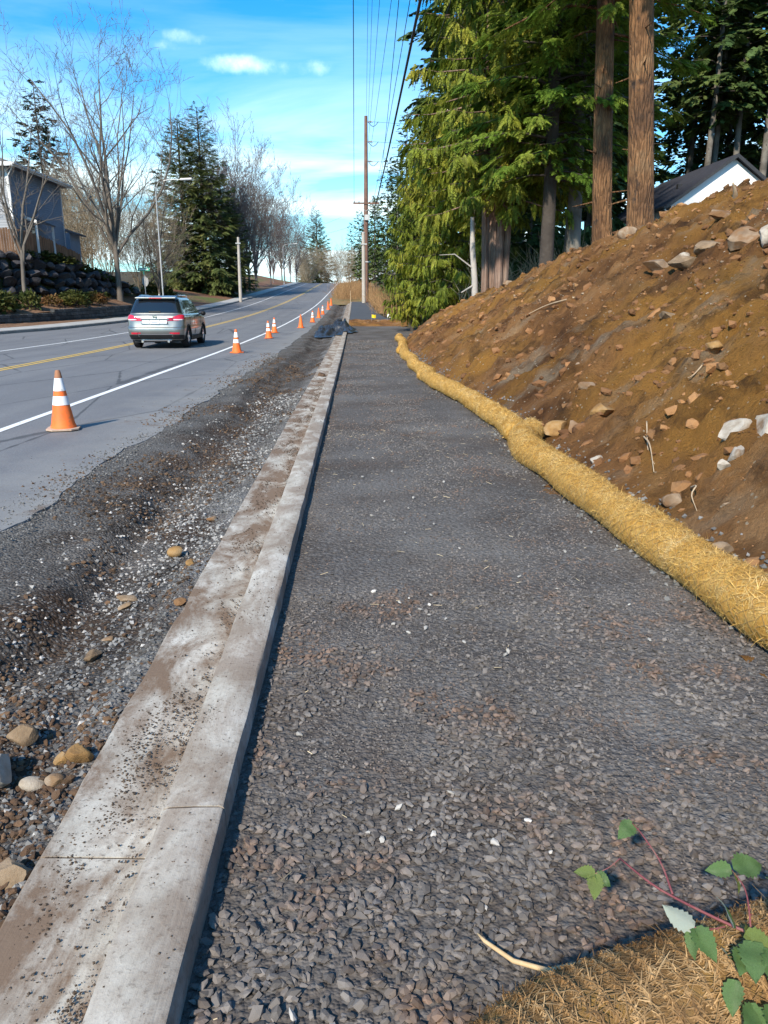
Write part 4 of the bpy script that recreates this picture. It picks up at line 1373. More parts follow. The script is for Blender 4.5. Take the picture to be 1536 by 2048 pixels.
# sills, arches, handles, mirrors
for sx in (-1, 1):
    MB().prism([(sx * .925, 1.33, .255), (sx * .925, 3.24, .255), (sx * .915, 3.24, .36), (sx * .915, 1.33, .36)], (-sx * .12, 0, 0)).build("sill", M_PLAST, car)
    for wy in (.93, 3.64):
        arc_ = []
        B = MB()
        for k in range(13):
            a = math.pi * k / 12 * 1.06 - .09
            arc_.append((math.cos(a), math.sin(a)))
        Vv = []; Ff = []
        for (c_, s_) in arc_:
            for (r_, xo) in ((.378, .80), (.378, .928), (.43, .931), (.435, .905)):
                Vv.append((sx * xo, wy + r_ * c_, .345 + r_ * s_))
        for k in range(12):
            for q in range(3): Ff.append((k * 4 + q, k * 4 + q + 1, (k + 1) * 4 + q + 1, (k + 1) * 4 + q))
        B.add(Vv, Ff).build("wheel_arch", M_PLAST, car, smooth=True)
    for hy_ in (1.55, 2.45):
        MB().box(sx * .905 - .015, sx * .905 + .03, hy_, hy_ + .2, .955, .985).build("door_handle", M_PAINT, car, bevel=.008)
    MB().lathe([(0, 0), (.05, .02), (.085, .08), (.09, .15), (.07, .20), (0, .2)], 12, (sx * 1.02, 3.06, 1.10), 'Y', False).build("door_mirror", M_PLAST, car, smooth=True)
    MB().box(min(sx * .86, sx * .99), max(sx * .86, sx * .99), 3.12, 3.2, 1.06, 1.10).build("mirror_stalk", M_PLAST, car)
    for (dy0) in (1.24, 2.05, 3.2):
        MB().box(sx * .9165 - .004, sx * .9165 + .004, dy0, dy0 + .012, .42, 1.02).build("door_gap", M_PLAST, car)
    for wy in (.93, 3.64):
        wh = empty("wheel", (sx * .80, wy, .345), parent=car)
        s_ = sx
        MB().lathe([(.215, -.11), (.30, -.115), (.338, -.09), (.345, -.04), (.345, .04), (.338, .09), (.30, .115), (.215, .11)], 32, (0, 0, 0), 'X', False).build("tyre", M_RUBBER, wh, smooth=True)
        rim = MB().lathe([(.218, -.09), (.218, .10), (.20, .105), (.19, .05), (.06, .05)] if s_ > 0 else [(.218, .09), (.218, -.10), (.20, -.105), (.19, -.05), (.06, -.05)], 32, (0, 0, 0), 'X', False).build("rim", M_RIM, wh, smooth=True)
        sp_ = MB()
        for k in range(5):
            a = 2 * math.pi * k / 5 + .3
            d_ = Vector((0, math.cos(a), math.sin(a))); t_ = Vector((0, -math.sin(a), math.cos(a)))
            q = [d_ * .03 + t_ * .035, d_ * .205 + t_ * .045, d_ * .205 - t_ * .045, d_ * .03 - t_ * .035]
            sp_.prism([(v + Vector((s_ * .075, 0, 0)))[:] for v in q], (s_ * .022, 0, 0))
        sp_.build("spoke", M_CHROME, wh)
MB().box(-.75, .75, .25, 4.2, .20, .26).build("underbody", M_PLAST, car)
# ------------------------------------------------------------------ vegetation
def leaf_mat(name, cols, scale=0.6, island=0.35, trans=0.25, rough=0.6):
    m, nt, b = new_mat(name)
    v = coords(nt)
    f = noise(nt, v, scale, 3.0, 0.6)
    k = len(cols)
    col = ramp(nt, f, [(0.32 + 0.36 * i / (k - 1), c) for i, c in enumerate(cols)])
    val = math_(nt, 'MULTIPLY_ADD', rnd(nt), 2 * island, 1 - island)
    col = N(nt, 'ShaderNodeHueSaturation', i_Value=val, i_Color=col).outputs[0]
    nt.links.new(col, b.inputs['Base Color'])
    b.inputs['Roughness'].default_value = rough
    b.inputs['Specular IOR Level'].default_value = 0.2
    if trans:
        t_ = N(nt, 'ShaderNodeBsdfTranslucent', i_Color=col)
        mx = N(nt, 'ShaderNodeMixShader', i_0=trans, i_1=b.outputs[0], i_2=t_.outputs[0])
        nt.links.new(mx.outputs[0], nt.nodes['Material Output'].inputs[0])
    return m


M_CEDAR = leaf_mat("cedar_foliage", [(0.10, 0.14, 0.018), (0.19, 0.225, 0.027), (0.32, 0.295, 0.04)], 0.5, 0.45, 0.38)
M_FIR = leaf_mat("fir_foliage", [(0.075, 0.14, 0.020), (0.14, 0.22, 0.028), (0.24, 0.28, 0.045)], 0.5, 0.4, 0.38)
M_FIRD = leaf_mat("dark_fir_foliage", [(0.04, 0.072, 0.022), (0.075, 0.115, 0.034), (0.13, 0.16, 0.048)], 0.3, 0.4, 0.2)
M_FIRB = leaf_mat("bluish_fir_foliage", [(0.020, 0.042, 0.034), (0.04, 0.07, 0.052), (0.06, 0.09, 0.06)], 0.3, 0.4, 0.2)
M_SPRUCE = leaf_mat("spruce_foliage", [(0.06, 0.085, 0.03), (0.11, 0.135, 0.042), (0.19, 0.19, 0.065)], 0.35, 0.4, 0.25)
M_SHRUB = leaf_mat("shrub_leaves", [(0.03, 0.05, 0.015), (0.07, 0.085, 0.022), (0.12, 0.11, 0.03)], 0.8, 0.4, 0.2)
M_BARK = MAT("fir_bark", [(0.06, 0.036, 0.024), (0.155, 0.078, 0.038), (0.25, 0.128, 0.058), (0.28, 0.17, 0.09)], 0.9, 0.9, 0.0, speck=(3.0, (0.06, 0.04, 0.03), .58, .70))
M_BARKG = MAT("grey_bark", [(0.085, 0.075, 0.065), (0.15, 0.135, 0.12), (0.20, 0.185, 0.16)], 1.6, 0.9, 0.6, 10, 0.06)
M_BARKD = MAT("dark_bark", [(0.04, 0.032, 0.028), (0.075, 0.062, 0.053)], 1.6, 0.9, 0.6, 10, 0.06)
M_CBARK = MAT("cedar_bark", [(0.16, 0.095, 0.07), (0.26, 0.17, 0.13), (0.33, 0.24, 0.19)], 1.2, 0.9, 0.5, 8, 0.05)
M_TWIG = MAT("bare_twigs", [(0.10, 0.085, 0.075), (0.18, 0.155, 0.13)], 1.0, 0.9)
M_TWIGP = MAT("purplish_twigs", [(0.12, 0.095, 0.095), (0.19, 0.155, 0.14)], 0.5, 0.9)
M_TWIGB = MAT("beige_twigs", [(0.26, 0.21, 0.145), (0.38, 0.31, 0.22)], 0.6, 0.9)


def bark_ridges(m, sc=(9.0, 9.0, 1.2), amt=1.0, dist=0.09):
    nt = m.node_tree; b = nt.nodes['Principled BSDF']
    v = N(nt, 'ShaderNodeTexCoord').outputs['Object']
    mp = N(nt, 'ShaderNodeMapping', i_Vector=v, i_Scale=sc)
    n1 = noise(nt, mp.outputs[0], 1.0, 7, 0.65, 0.5)
    vo = N(nt, 'ShaderNodeTexVoronoi', feature='DISTANCE_TO_EDGE', i_Vector=mp.outputs[0], i_Scale=0.9)
    h = math_(nt, 'ADD', n1, math_(nt, 'MINIMUM', math_(nt, 'MULTIPLY', vo.outputs[0], 2.0), 0.5))
    bump(nt, b, h, amt, dist)
    old = b.inputs['Base Color'].links[0].from_socket
    crev = ramp(nt, h, [(0.35, 0.45), (0.75, 1.0)])
    nt.links.new(mixc(nt, 1.0, old, crev, 'MULTIPLY'), b.inputs['Base Color'])


bark_ridges(M_BARK, (13.0, 13.0, 2.4), 1.0, 0.08)
bark_ridges(M_CBARK, (11, 11, 0.5), 1.0, 0.06)


def frond(npair, wid=0.085, droop=0.25, spread=0.9, side=0.5):
    """flat spray along +x (length 1): rhombic twigs on both sides of an axis"""
    V = []; F = []
    def rh(p, d, L, w_):
        d = Vector(d).normalized(); s_ = Vector((-d.y, d.x, 0)).normalized() * w_ * .5
        p = Vector(p); b = len(V)
        q = p + d * L
        mid = p + d * L * .45
        V.extend([p[:], (mid + s_)[:], q[:], (mid - s_)[:]]); F.extend([(b, b + 1, b + 2), (b, b + 2, b + 3)])
    for i in range(npair):
        t_ = (i + .6) / (npair + .3)
        x = t_; z = -droop * t_ * t_
        L = side * (1 - .72 * t_) * (0.75 + .25 * math.sin(7.3 * i))
        for s_ in (-1, 1):
            rh((x, 0, z), (1 - .25 * t_, s_ * spread, -.28 - .2 * t_), L, wid * 1.25)
    rh((.55, 0, -droop * .3), (1, 0, -droop * 1.3), .5, wid * 1.5)
    rh((0, 0, 0), (1, 0, -droop * .55), .62, wid * .8)
    return np.array(V), np.array(F)


FR_N = [frond(6, .085, .2), frond(6, .08, .35, .8, .46), frond(5, .095, .28, 1.0, .52)]
FR_C = [frond(6, .10, .55, .55, .42), frond(6, .09, .7, .6, .36), frond(5, .11, .45, .5, .46)]
FR_F = [frond(3, .24, .25, .9, .55), frond(3, .22, .35, .8, .5)]


def tubes(P0, P1, R0, R1, n):
    """many straight tapered sticks as one array mesh"""
    P0, P1 = np.asarray(P0, float), np.asarray(P1, float)
    d = P1 - P0; L = np.linalg.norm(d, axis=1, keepdims=True) + 1e-9; d = d / L
    a = np.cross(d, np.where(np.abs(d[:, 2:]) < .9, np.array([[0, 0, 1.]]), np.array([[1., 0, 0]])))
    a /= np.linalg.norm(a, axis=1, keepdims=True); b = np.cross(d, a)
    th = np.arange(n) * 2 * np.pi / n
    ring = a[:, None] * np.cos(th)[None, :, None] + b[:, None] * np.sin(th)[None, :, None]
    A_ = P0[:, None] + ring * np.asarray(R0)[:, None, None]; B_ = P1[:, None] + ring * np.asarray(R1)[:, None, None]
    V = np.concatenate([A_, B_], 1)
    k = np.arange(n); q = np.stack([k, (k + 1) % n, n + (k + 1) % n, n + k], -1)
    F = (q[None] + (np.arange(len(P0)) * 2 * n)[:, None, None]).reshape(-1, 4)
    return V.reshape(-1, 3), F


def trunk_mesh(H, r, seed, lean=(0, 0), flare=1.35, n=14, stubs=0, stub_z=(2, 9), rough=.04):
    g = np.random.default_rng(seed)
    zs = np.concatenate([[-.6, -.1, .25, .6, 1.1], np.linspace(1.8, H, 22)])
    th = np.arange(n) * 2 * np.pi / n
    rad = r * (1 - zs / H * .86) + r * (flare - 1) * np.exp(-np.maximum(zs, 0) / .45)
    rad[-1] = .01
    cxx = lean[0] * zs + .05 * np.sin(zs * .35 + seed); cyy = lean[1] * zs
    but = 1 + (.10 * np.cos(th * 4 + seed) + .06 * np.cos(th * 7 + 2 * seed))[None] * np.exp(-np.maximum(zs, 0) / .9)[:, None] + rough * fbm(np.cos(th)[None] * 2 + zs[:, None] * .6, np.sin(th)[None] * 2 + zs[:, None] * .4, None, 3, seed)
    X = cxx[:, None] + rad[:, None] * but * np.cos(th)[None]; Y = cyy[:, None] + rad[:, None] * but * np.sin(th)[None]
    V = np.stack([X, Y, np.repeat(zs[:, None], n, 1)], -1).reshape(-1, 3)
    i = np.arange(len(zs) * n).reshape(len(zs), n)
    F = np.stack([i[:-1], np.roll(i, -1, 1)[:-1], np.roll(i, -1, 1)[1:], i[1:]], -1).reshape(-1, 4)
    if stubs:
        z = g.uniform(*stub_z, stubs); a = g.uniform(0, 2 * np.pi, stubs); L = g.uniform(.12, .7, stubs)
        rr_ = np.interp(z, zs, rad) * .8
        P0 = np.stack([np.interp(z, zs, cxx) + rr_ * np.cos(a), np.interp(z, zs, cyy) + rr_ * np.sin(a), z], -1)
        P1 = P0 + np.stack([np.cos(a) * L, np.sin(a) * L, g.uniform(-.35, .25, stubs) * L], -1)
        v2, f2 = tubes(P0, P1, np.full(stubs, .028), np.full(stubs, .008), 4)
        F = np.concatenate([F, f2 + len(V)]); V = np.concatenate([V, v2])
    return mesh("trunk", V, F, True)


def crown_mesh(H, z0, rmax, seed, nbr, nfr, protos, flen=.55, style='fir', top_pow=.85, droop=.35, lean=(0, 0), azr=None, sticks=True, zhi=13.0):
    """conifer crown: whorled boughs carrying sprays; style sets how the sprays hang"""
    g = np.random.default_rng(seed)
    t_ = (np.arange(nbr) + g.uniform(0, 1, nbr)) / nbr
    zb = z0 + (H - z0) * t_ ** 1.05
    az = np.arange(nbr) * 2.39996 + g.normal(0, .3, nbr)
    if azr is not None: az = g.uniform(azr[0], azr[1], nbr)
    k = (1 - (zb - z0) / (H - z0))
    low = np.clip((zb - z0) / (0.12 * (H - z0)) + .55, 0, 1)
    L = rmax * k ** top_pow * low * g.uniform(.62, 1.12, nbr) + .25
    up0 = {'fir': .25, 'cedar': -.05, 'spruce': .05}[style] * k + (1 - k) * .8
    ns = 9
    s_ = np.linspace(0, 1, ns)[None]
    rad = L[:, None] * s_
    dz = L[:, None] * (up0[:, None] * s_ - droop * (1.1 if style == 'cedar' else 1) * s_ ** 2 * (0.4 + .6 * k[:, None]) + (.16 if style != 'cedar' else .25) * s_ ** 4)
    wob = .06 * L[:, None] * np.sin(s_ * 5 + g.uniform(0, 6, (nbr, 1)))
    cx_ = lean[0] * zb; cy_ = lean[1] * zb
    bx = cx_[:, None] + rad * np.cos(az)[:, None] - wob * np.sin(az)[:, None]
    by = cy_[:, None] + rad * np.sin(az)[:, None] + wob * np.cos(az)[:, None]
    bz = zb[:, None] + dz
    B = np.stack([bx, by, bz], -1)
    # sprays
    wgt = np.maximum(L, .3) ** 1.35; cnt = np.maximum((nfr * wgt / wgt.sum() * np.where((zb > zhi) & (H > 20), .28, 1.0)).astype(int), 4)
    bi = np.repeat(np.arange(nbr), cnt); M_ = len(bi)
    u = 1 - g.uniform(0, 1, M_) ** 1.25 * .88
    fi = u * (ns - 1); i0 = np.minimum(fi.astype(int), ns - 2); fr = (fi - i0)[:, None]
    P = B[bi, i0] * (1 - fr) + B[bi, i0 + 1] * fr
    T = B[bi, i0 + 1] - B[bi, i0]; T /= np.linalg.norm(T, axis=1, keepdims=True)
    S_ = np.cross(T, np.array([0, 0, 1.])); S_ /= np.linalg.norm(S_, axis=1, keepdims=True) + 1e-9
    side = g.choice([-1., 1.], M_)[:, None]
    tipw = np.clip(u, 0, 1)[:, None]
    D = T * (.35 + .6 * tipw * g.uniform(.5, 1.2, (M_, 1))) + S_ * side * g.uniform(.15, 1.0, (M_, 1)) * (1.15 - .5 * tipw)
    up = np.array([0, 0, 1.]) + g.normal(0, .28, (M_, 3))
    if style == 'cedar':
        D = D * .75 + np.array([0, 0, -1.]) * g.uniform(.35, 1.25, (M_, 1))
        up = up + S_ * g.normal(0, .9, (M_, 1)) + T * .6
    else:
        D = D + np.array([0, 0, 1.]) * g.uniform(-.42, .12, (M_, 1))
    # spray width of a bough: push the foot of the spray sideways
    P = P + S_ * side * g.uniform(0, .22, (M_, 1)) * L[bi][:, None] * (1.05 - tipw) + np.array([0, 0, 1.]) * g.normal(0, .07, (M_, 1))
    sz = flen * g.uniform(.6, 1.25, M_) * (.55 + .45 * np.clip(L[bi] / (rmax * .6), 0, 1))
    sz = sz * np.where((zb[bi] > zhi) & (H > 20), 1.6, 1.0)
    V, F = scatter(protos, P, sz, rot_from(D, up), g)
    cm = mesh("crown", V, F)
    bough = None
    if sticks:
        rb = .012 + .013 * L
        i_a = np.arange(0, ns - 1, 2)
        A0 = B[:, i_a].reshape(-1, 3); A1 = B[:, i_a + 2].reshape(-1, 3)
        tt0 = np.repeat((1 - s_[0, i_a] * .85)[None], nbr, 0).ravel(); tt1 = np.repeat((1 - s_[0, i_a + 2] * .85)[None], nbr, 0).ravel()
        rr_ = np.repeat(rb, len(i_a))
        bv, bf = tubes(A0, A1, rr_ * tt0, rr_ * tt1, 4)
        bough = mesh("boughs", bv, bf, True)
    return cm, bough


def tree(name, loc, trunk, crown, tm, cm, label, cat="tree", group=None, rz=0., sc=1., scz=None):
    t_ = empty(name, loc, rz, label, cat, group)
    t_.scale = (sc, sc, scz or sc)
    if trunk: obj("trunk", trunk, tm, t_)
    if crown:
        obj("crown", crown[0], cm, t_)
        if crown[1] is not None: obj("boughs", crown[1], tm, t_)['kind'] = 'stuff'
    return t_


def gz(x, y):
    """ground height on the wooded side"""
    b = float(bank_z(np.array(x), np.array(min(y, 44.)), False)) if y < 40 else -9
    return max(b, float(nat_z(np.array(x), np.array(y))) - .06) if y > 28 else b


# the row of firs at the top of the bank
GRP = "trees along the top of the bank"
tA = trunk_mesh(34, .36, 1, (-0.070, 0), 1.3, 20, 13, (1.5, 12)); cA = crown_mesh(34, 7.0, 4.2, 2, 120, 7600, FR_N, .42, 'fir', .6, .6, lean=(-.07, 0), zhi=12.)
tree("fir_tree", (7.80, 22.0, gz(7.8, 22) - .1), tA, cA, M_BARK, M_FIR, "fir with the thickest orange-brown trunk, left of the white house", "tree", GRP)
tB = trunk_mesh(33, .30, 3, (-0.055, 0), 1.25, 18, 12, (1.5, 10)); cB = crown_mesh(33, 6.4, 4.0, 4, 120, 7600, FR_N, .42, 'fir', .6, .6, lean=(-.055, 0), zhi=12.)
tree("fir_tree", (7.45, 24.0, gz(7.45, 24) - .1), tB, cB, M_BARK, M_FIR, "fir with brown ridged trunk just left of the thickest orange trunk", "tree", GRP)
tC = trunk_mesh(30, .26, 5, (-0.035, 0), 1.25, 14, 12, (1, 8)); cC = crown_mesh(30, 5.4, 3.9, 6, 140, 8500, FR_N, .42, 'fir', .62, .6, lean=(-.035, 0), zhi=11.)
tree("fir_tree", (7.70, 28.0, gz(7.7, 28) - .1), tC, cC, M_BARKG, M_FIR, "fir with grey shaded trunk, third from the white house", "tree", GRP)
# full-crowned fir whose boughs hang over the bank
cD = crown_mesh(27, 3.6, 3.2, 8, 190, 13500, FR_N, .41, 'fir', .62, .6, zhi=10.5)
tree("fir_tree", (6.35, 26.8, gz(6.35, 26.8) - .1), trunk_mesh(27, .24, 7, (0, 0), 1.2, 12), cD, M_BARKD, M_FIR, "full-crowned bright green fir whose boughs hang in front of the grey trunk", "tree", GRP)
# cedars
tE = trunk_mesh(24, .27, 9, (0.0, 0), 1.25, 12); cE = crown_mesh(24, 3.3, 3.15, 10, 210, 12500, FR_C, .48, 'cedar', .55, .42, zhi=11.5)
ce = tree("cedar_tree", (5.0, 29.0, gz(5.0, 29.0) - .1), tE, cE, M_CBARK, M_CEDAR, "largest yellow-green cedar with a cluster of reddish trunks at the end of the bank", "tree", GRP)
for (dx, dy, r_, s_, ln) in ((.36, -.22, .17, 12, .012), (.10, -.38, .15, 13, .0), (-.36, -.3, .12, 15, -.012)):
    obj("trunk", trunk_mesh(15, r_, s_, (ln, 0), 1.3, 10), M_CBARK, ce, (dx, dy, 0))
cF = crown_mesh(13.5, .7, 2.5, 16, 120, 3800, FR_C, .58, 'cedar', .6, .42)
tree("cedar_tree", (2.75, 37.8, gz(2.75, 37.8) - .1), trunk_mesh(13.5, .14, 17, (0, 0), 1.2, 10), cF, M_BARKD, M_CEDAR, "smallest cedar, sweeping to the ground beside the spoil strip", "tree", GRP, sc=.56)
tree("cedar_tree", (4.1, 34.2, gz(4.1, 34.2) - .1), trunk_mesh(13.5, .14, 27, (0, 0), 1.2, 10), cF, M_BARKD, M_CEDAR, "medium cedar between the smallest cedar and the largest one", "tree", GRP, rz=2.2, sc=.78)
tree("cedar_tree", (4.3, 47.0, gz(4.3, 47) - .1), trunk_mesh(11, .2, 18, (0, 0), 1.2, 10), (crown_mesh(11, .8, 2.2, 19, 110, 3000, FR_C, .62, 'cedar', .6, .4)), M_BARKD, M_CEDAR, "cedar standing directly behind the smallest cedar", "tree", GRP)
# pale dead stem leaning at the cedar's foot
dsn = empty("dead_stem", (4.28, 28.6, gz(4.28, 28.6)), label="pale barkless dead stem leaning beside the cedar trunks", cat="dead tree")
MB().tube([(0.05, 0, -.3), (0, 0, .9), (-.10, 0, 1.9), (-.14, 0, 3.0)], [.13, .11, .10, .07], 10).build("trunk", M_POLE2, dsn, smooth=True)
MB().tube([(-.06, -.05, .7), (-.5, -.25, .45)], [.035, .02], 6).build("branch", M_POLE2, dsn)
MB().tube([(-.1, -.05, 1.3), (-.75, -.15, 1.75), (-1.3, -.2, 1.72)], [.03, .02, .008], 5).build("branch", M_POLE2, dsn)

# deeper forest: three crown shapes shared by many trees
GF = "trees in the forest behind the bank"
f_tr = [trunk_mesh(30, .24, 20, (0.003, 0), 1.2, 8, 14, (1, 11)), trunk_mesh(28, .20, 21, (-.004, 0), 1.2, 8, 14, (1, 11)), trunk_mesh(32, .28, 22, (0.002, 0), 1.2, 8, 14, (1, 12))]
f_cr = [crown_mesh(30, 6.5, 3.4, 23, 80, 1500, FR_F, .95, 'fir', .65, .5), crown_mesh(28, 4.0, 3.2, 24, 80, 1500, FR_F, .95, 'fir', .6, .5), crown_mesh(32, 10., 3.5, 25, 75, 1400, FR_F, .95, 'fir', .6, .55)]
g = np.random.default_rng(77)
FOREST = [(7.4, 55, 1), (7.0, 39, 2), (6.2, 42.5, 0), (8.0, 44, 1), (9.2, 47, 2), (10.9, 50, 0), (11.2, 54.5, 2), (13.4, 55, 1), (15.6, 57, 0), (9.2, 60, 0), (12.6, 62, 2), (17.6, 61, 1),
          (29.0, 58, 2), (31.5, 62, 0), (27.0, 66, 2), (34.0, 57, 1), (23.0, 67, 0), (20, 70, 1), (37, 65, 2), (30, 74, 1), (34.5, 50.0, 2), (37, 54, 1), (8.8, 67, 0), (5.0, 76, 1, .42), (5.2, 98, 1, .5), (7.4, 84, 0, .6), (10.4, 72, 2), (11, 80, 1), (14.5, 74, 0),
          (4.9, 120, 0, .55), (7, 140, 1, .7), (3.9, 160, 1, .6), (6.6, 104, 2, .6), (17.8, 78, 2), (7.0, 118, 1, .6), (2.6, 104, 1, .40), (1.4, 126, 1, .42), (0.9, 150, 1, .45), (3.4, 90, 1, .34), (8.6, 32.5, 1, .8), (9.4, 35.0, 2, .9), (19.5, 66, 1), (22.5, 74, 2), (26, 80, 1), (33, 70, 0), (14, 68, 1), (38, 60, 1), (30, 66, 1), (6.8, 36, 1, .34), (8.4, 38.5, 1, .4), (9.6, 41.5, 1, .4), (7.4, 47.5, 1, .42), (6.0, 50, 1, .42), (10.2, 45, 1, .45), (11.8, 48.5, 1, .45), (2.4, 178, 1, .5), (-0.8, 205, 1, .55), (5.4, 188, 1, .6), (3.2, 212, 0, .6), (5.0, 62, 1, .42), (4.6, 54.5, 1, .36)]
wher = lambda x, y: ("deep in the woods" if x < 16 else "behind the white house") if y < 64 else ("beyond the utility pole" if x < 8.8 else "far back in the woods")
for i, (x, y, k, *fs) in enumerate(FOREST):
    kind = ["tall conifer with mid-height crown", "conifer with low hanging crown", "tall conifer with long bare trunk"][k]
    w_ = wher(x, y)
    if fs and fs[0] < .75: kind = "young " + kind.replace("tall ", "")
    tm = [M_BARKD, M_BARKG, M_BARKG][(k + i) % 3]
    tree("conifer_tree", (x, y, float(nat_z(np.array(x), np.array(float(y)))) - .15), f_tr[k], f_cr[k], None, None, f"{kind} standing {w_}", "tree", GF + " " + w_, rz=g.uniform(0, 6), sc=g.uniform(.9, 1.1) * (fs[0] if fs else 1.))
for me_ in f_tr: me_.materials.append(M_BARKG)
for c_ in f_cr: c_[0].materials.append(M_FIRD); c_[1].materials.append(M_BARKD)
# thin pale trunks right of the white house ridge
for k, (x, y) in enumerate(((25.2, 58.5), (26.3, 60.0), (27.4, 59.0))):
    tree("conifer_tree", (x, y, 4.6), f_tr[2], f_cr[2], None, None, ["leftmost", "middle", "rightmost"][k] + " of three slender trunks rising behind the white house roof", "tree", "slender trunks behind the roof", rz=1.3 * k, sc=.95)


# bare deciduous trees ----------------------------------------------
def bare_mesh(H, r, seed, fork=.28, limbs=7, spread=.55, depth=4, tw=1.0, up=.25, tmin=.009):
    g = np.random.default_rng(seed)
    S0 = []; S1 = []; Q0 = []; Q1 = []
    def run(p, d, L, r0, lv):
        n = 6 if lv < 2 else (4 if lv < 3 else 3)
        st = L / n
        for i in range(n):
            t_ = i / n
            ra = r0 * (1 - .75 * t_); rb = r0 * (1 - .75 * (i + 1) / n)
            d = d + g.normal(0, .10 + .03 * lv, 3); d[2] += up * .22; d /= np.linalg.norm(d)
            q = p + d * st
            S0.append(p); S1.append(q); Q0.append(max(ra, tmin)); Q1.append(max(rb, tmin * .8))
            if lv < depth and (i > 0 or lv > 0):
                nc = 1 if g.uniform() < (.95 if lv < 3 else .7) * tw else 0
                if lv == 0 and i < 1: nc = 0
                if lv >= 2 and g.uniform() < .35 * tw: nc += 1
                for _ in range(nc):
                    a = g.normal(0, 1, 3); a -= d * (a @ d); a /= np.linalg.norm(a)
                    sp = g.uniform(.45, .95)
                    dd = d * math.cos(sp) + a * math.sin(sp); dd[2] += .12
                    dd /= np.linalg.norm(dd)
                    run(q, dd, L * g.uniform(.36, .62) * (1 - .35 * t_), rb * g.uniform(.5, .7), lv + 1)
            p = q
    # trunk
    p = np.array([0, 0, -.3]); d = np.array([0, 0, 1.0]); zf = H * fork; n = 5
    for i in range(n):
        d = d + g.normal(0, .025, 3); d[2] = 1; d /= np.linalg.norm(d)
        q = p + d * ((zf + .3) / n)
        S0.append(p); S1.append(q); Q0.append(r * (1.25 if i == 0 else 1 - .05 * i)); Q1.append(r * (1 - .05 * (i + 1))); p = q
    for k in range(limbs):
        a = 2 * math.pi * k / limbs + g.uniform(-.4, .4)
        sp = spread * g.uniform(.35, 1.25) if k else .06
        dd = np.array([math.cos(a) * math.sin(sp), math.sin(a) * math.sin(sp), math.cos(sp)])
        base = p - np.array([0, 0, g.uniform(0, H * fork * .38)]) if k else p
        run(base, dd, (H - zf) * g.uniform(.72, 1.0) * (1.0 if k else 1.02), r * g.uniform(.42, .62) if k else r * .7, 1)
    S0, S1, Q0, Q1 = map(np.array, (S0, S1, Q0, Q1))
    big = Q0 > .035
    v1, f1 = tubes(S0[big], S1[big], Q0[big], Q1[big], 7)
    v2, f2 = tubes(S0[~big], S1[~big], Q0[~big], Q1[~big], 3)
    return mesh("trunk", v1, f1, True), mesh("twigs", v2, f2, True)


def bare(name, loc, ms, mt, label, group=None, rz=0., sc=1., cat="tree", scz=None):
    t_ = empty(name, loc, rz, label, cat, group)
    t_.scale = (sc, sc, scz or sc)
    obj("trunk", ms[0], mt, t_); obj("crown", ms[1], mt, t_)
    return t_


b1_ = bare_mesh(15.6, .20, 31, .27, 12, .50, 5, tw=.92, up=.35)
bare("bare_tree", (-17.3, 59.6, 1.72), b1_, M_TWIG, "tallest bare street tree with wide vase-shaped crown beside the boulder wall", sc=1.08)
b2_ = bare_mesh(11.0, .13, 32, .26, 7, .5, 5, tw=.9)
bare("bare_tree", (-19.75, 48.6, 1.75), b2_, M_TWIG, "slim bare tree in front of the blue-grey house", rz=1.)
b3_ = bare_mesh(9.5, .13, 33, .2, 6, .45, 4)
bare("bare_tree", (-16.2, 67.0, 1.0), b3_, M_TWIG, "dark forked bare tree just right of the stop sign")
b4_ = bare_mesh(15.0, .12, 34, .10, 12, .28, 5, tw=.85, up=.5, tmin=.016)
# pale thicket behind the terrace
b5_ = bare_mesh(8.0, .06, 35, .05, 18, .42, 4, tw=1.05, up=.4, tmin=.010)
for k, (x, y, z, s_) in enumerate(((-20.5, 68, 2.6, .95), (-22.6, 70, 2.9, 1.05), (-18.6, 70, 2.2, .95), (-24.4, 73, 3.0, 1.0), (-18.4, 77, 2.0, .9), (-26, 70, 3.4, 1.0))):
    bare("bare_bush", (x, y, z), b5_, M_TWIGB, "pale beige leafless bush in the thicket behind the boulder wall", "leafless thicket", rz=1.9 * k, sc=s_, cat="bush")
# purple-grey poplars lining the road further on
k = 0
GP = "leafless trees lining the far left of the road"
for (x, y, s_) in ((-14.6, 112, 1.0), (-17.0, 113, 1.1), (-16.4, 108, 1.0), (-15.8, 116, 1.0), (-18, 120, 1.1), (-15.6, 127, .95), (-16.5, 136, 1.05), (-15.2, 146, .95), (-15.8, 157, 1.0), (-14.6, 168, .9), (-14.2, 178, .9), (-13.6, 188, .9), (-16.4, 182, 1.0), (-19.5, 112, 1.1), (-20, 130, 1.1)):
    bare("bare_tree", (x, y, float(prof(y)) + .5), b4_ if k % 3 else b1_, None, "leafless greyish tree in the row lining the far left side of the road", GP, rz=2.1 * k, sc=s_ * (1.0 if k % 3 else .85)); k += 1
b4_[0].materials.append(M_TWIGP); b4_[1].materials.append(M_TWIGP)
# low leafless hedge at the crest
for k, (x, y) in enumerate(((-11, 196), (-7.5, 205), (-4, 200), (-1, 196), (1.5, 204), (4.5, 198), (-13.5, 205), (7.5, 205))):
    bare("bare_bush", (x, y, float(prof(y)) - 1.0), b5_, None, "beige leafless bush beyond the crest of the road", "bushes beyond the crest", rz=k, sc=1.15, cat="bush")

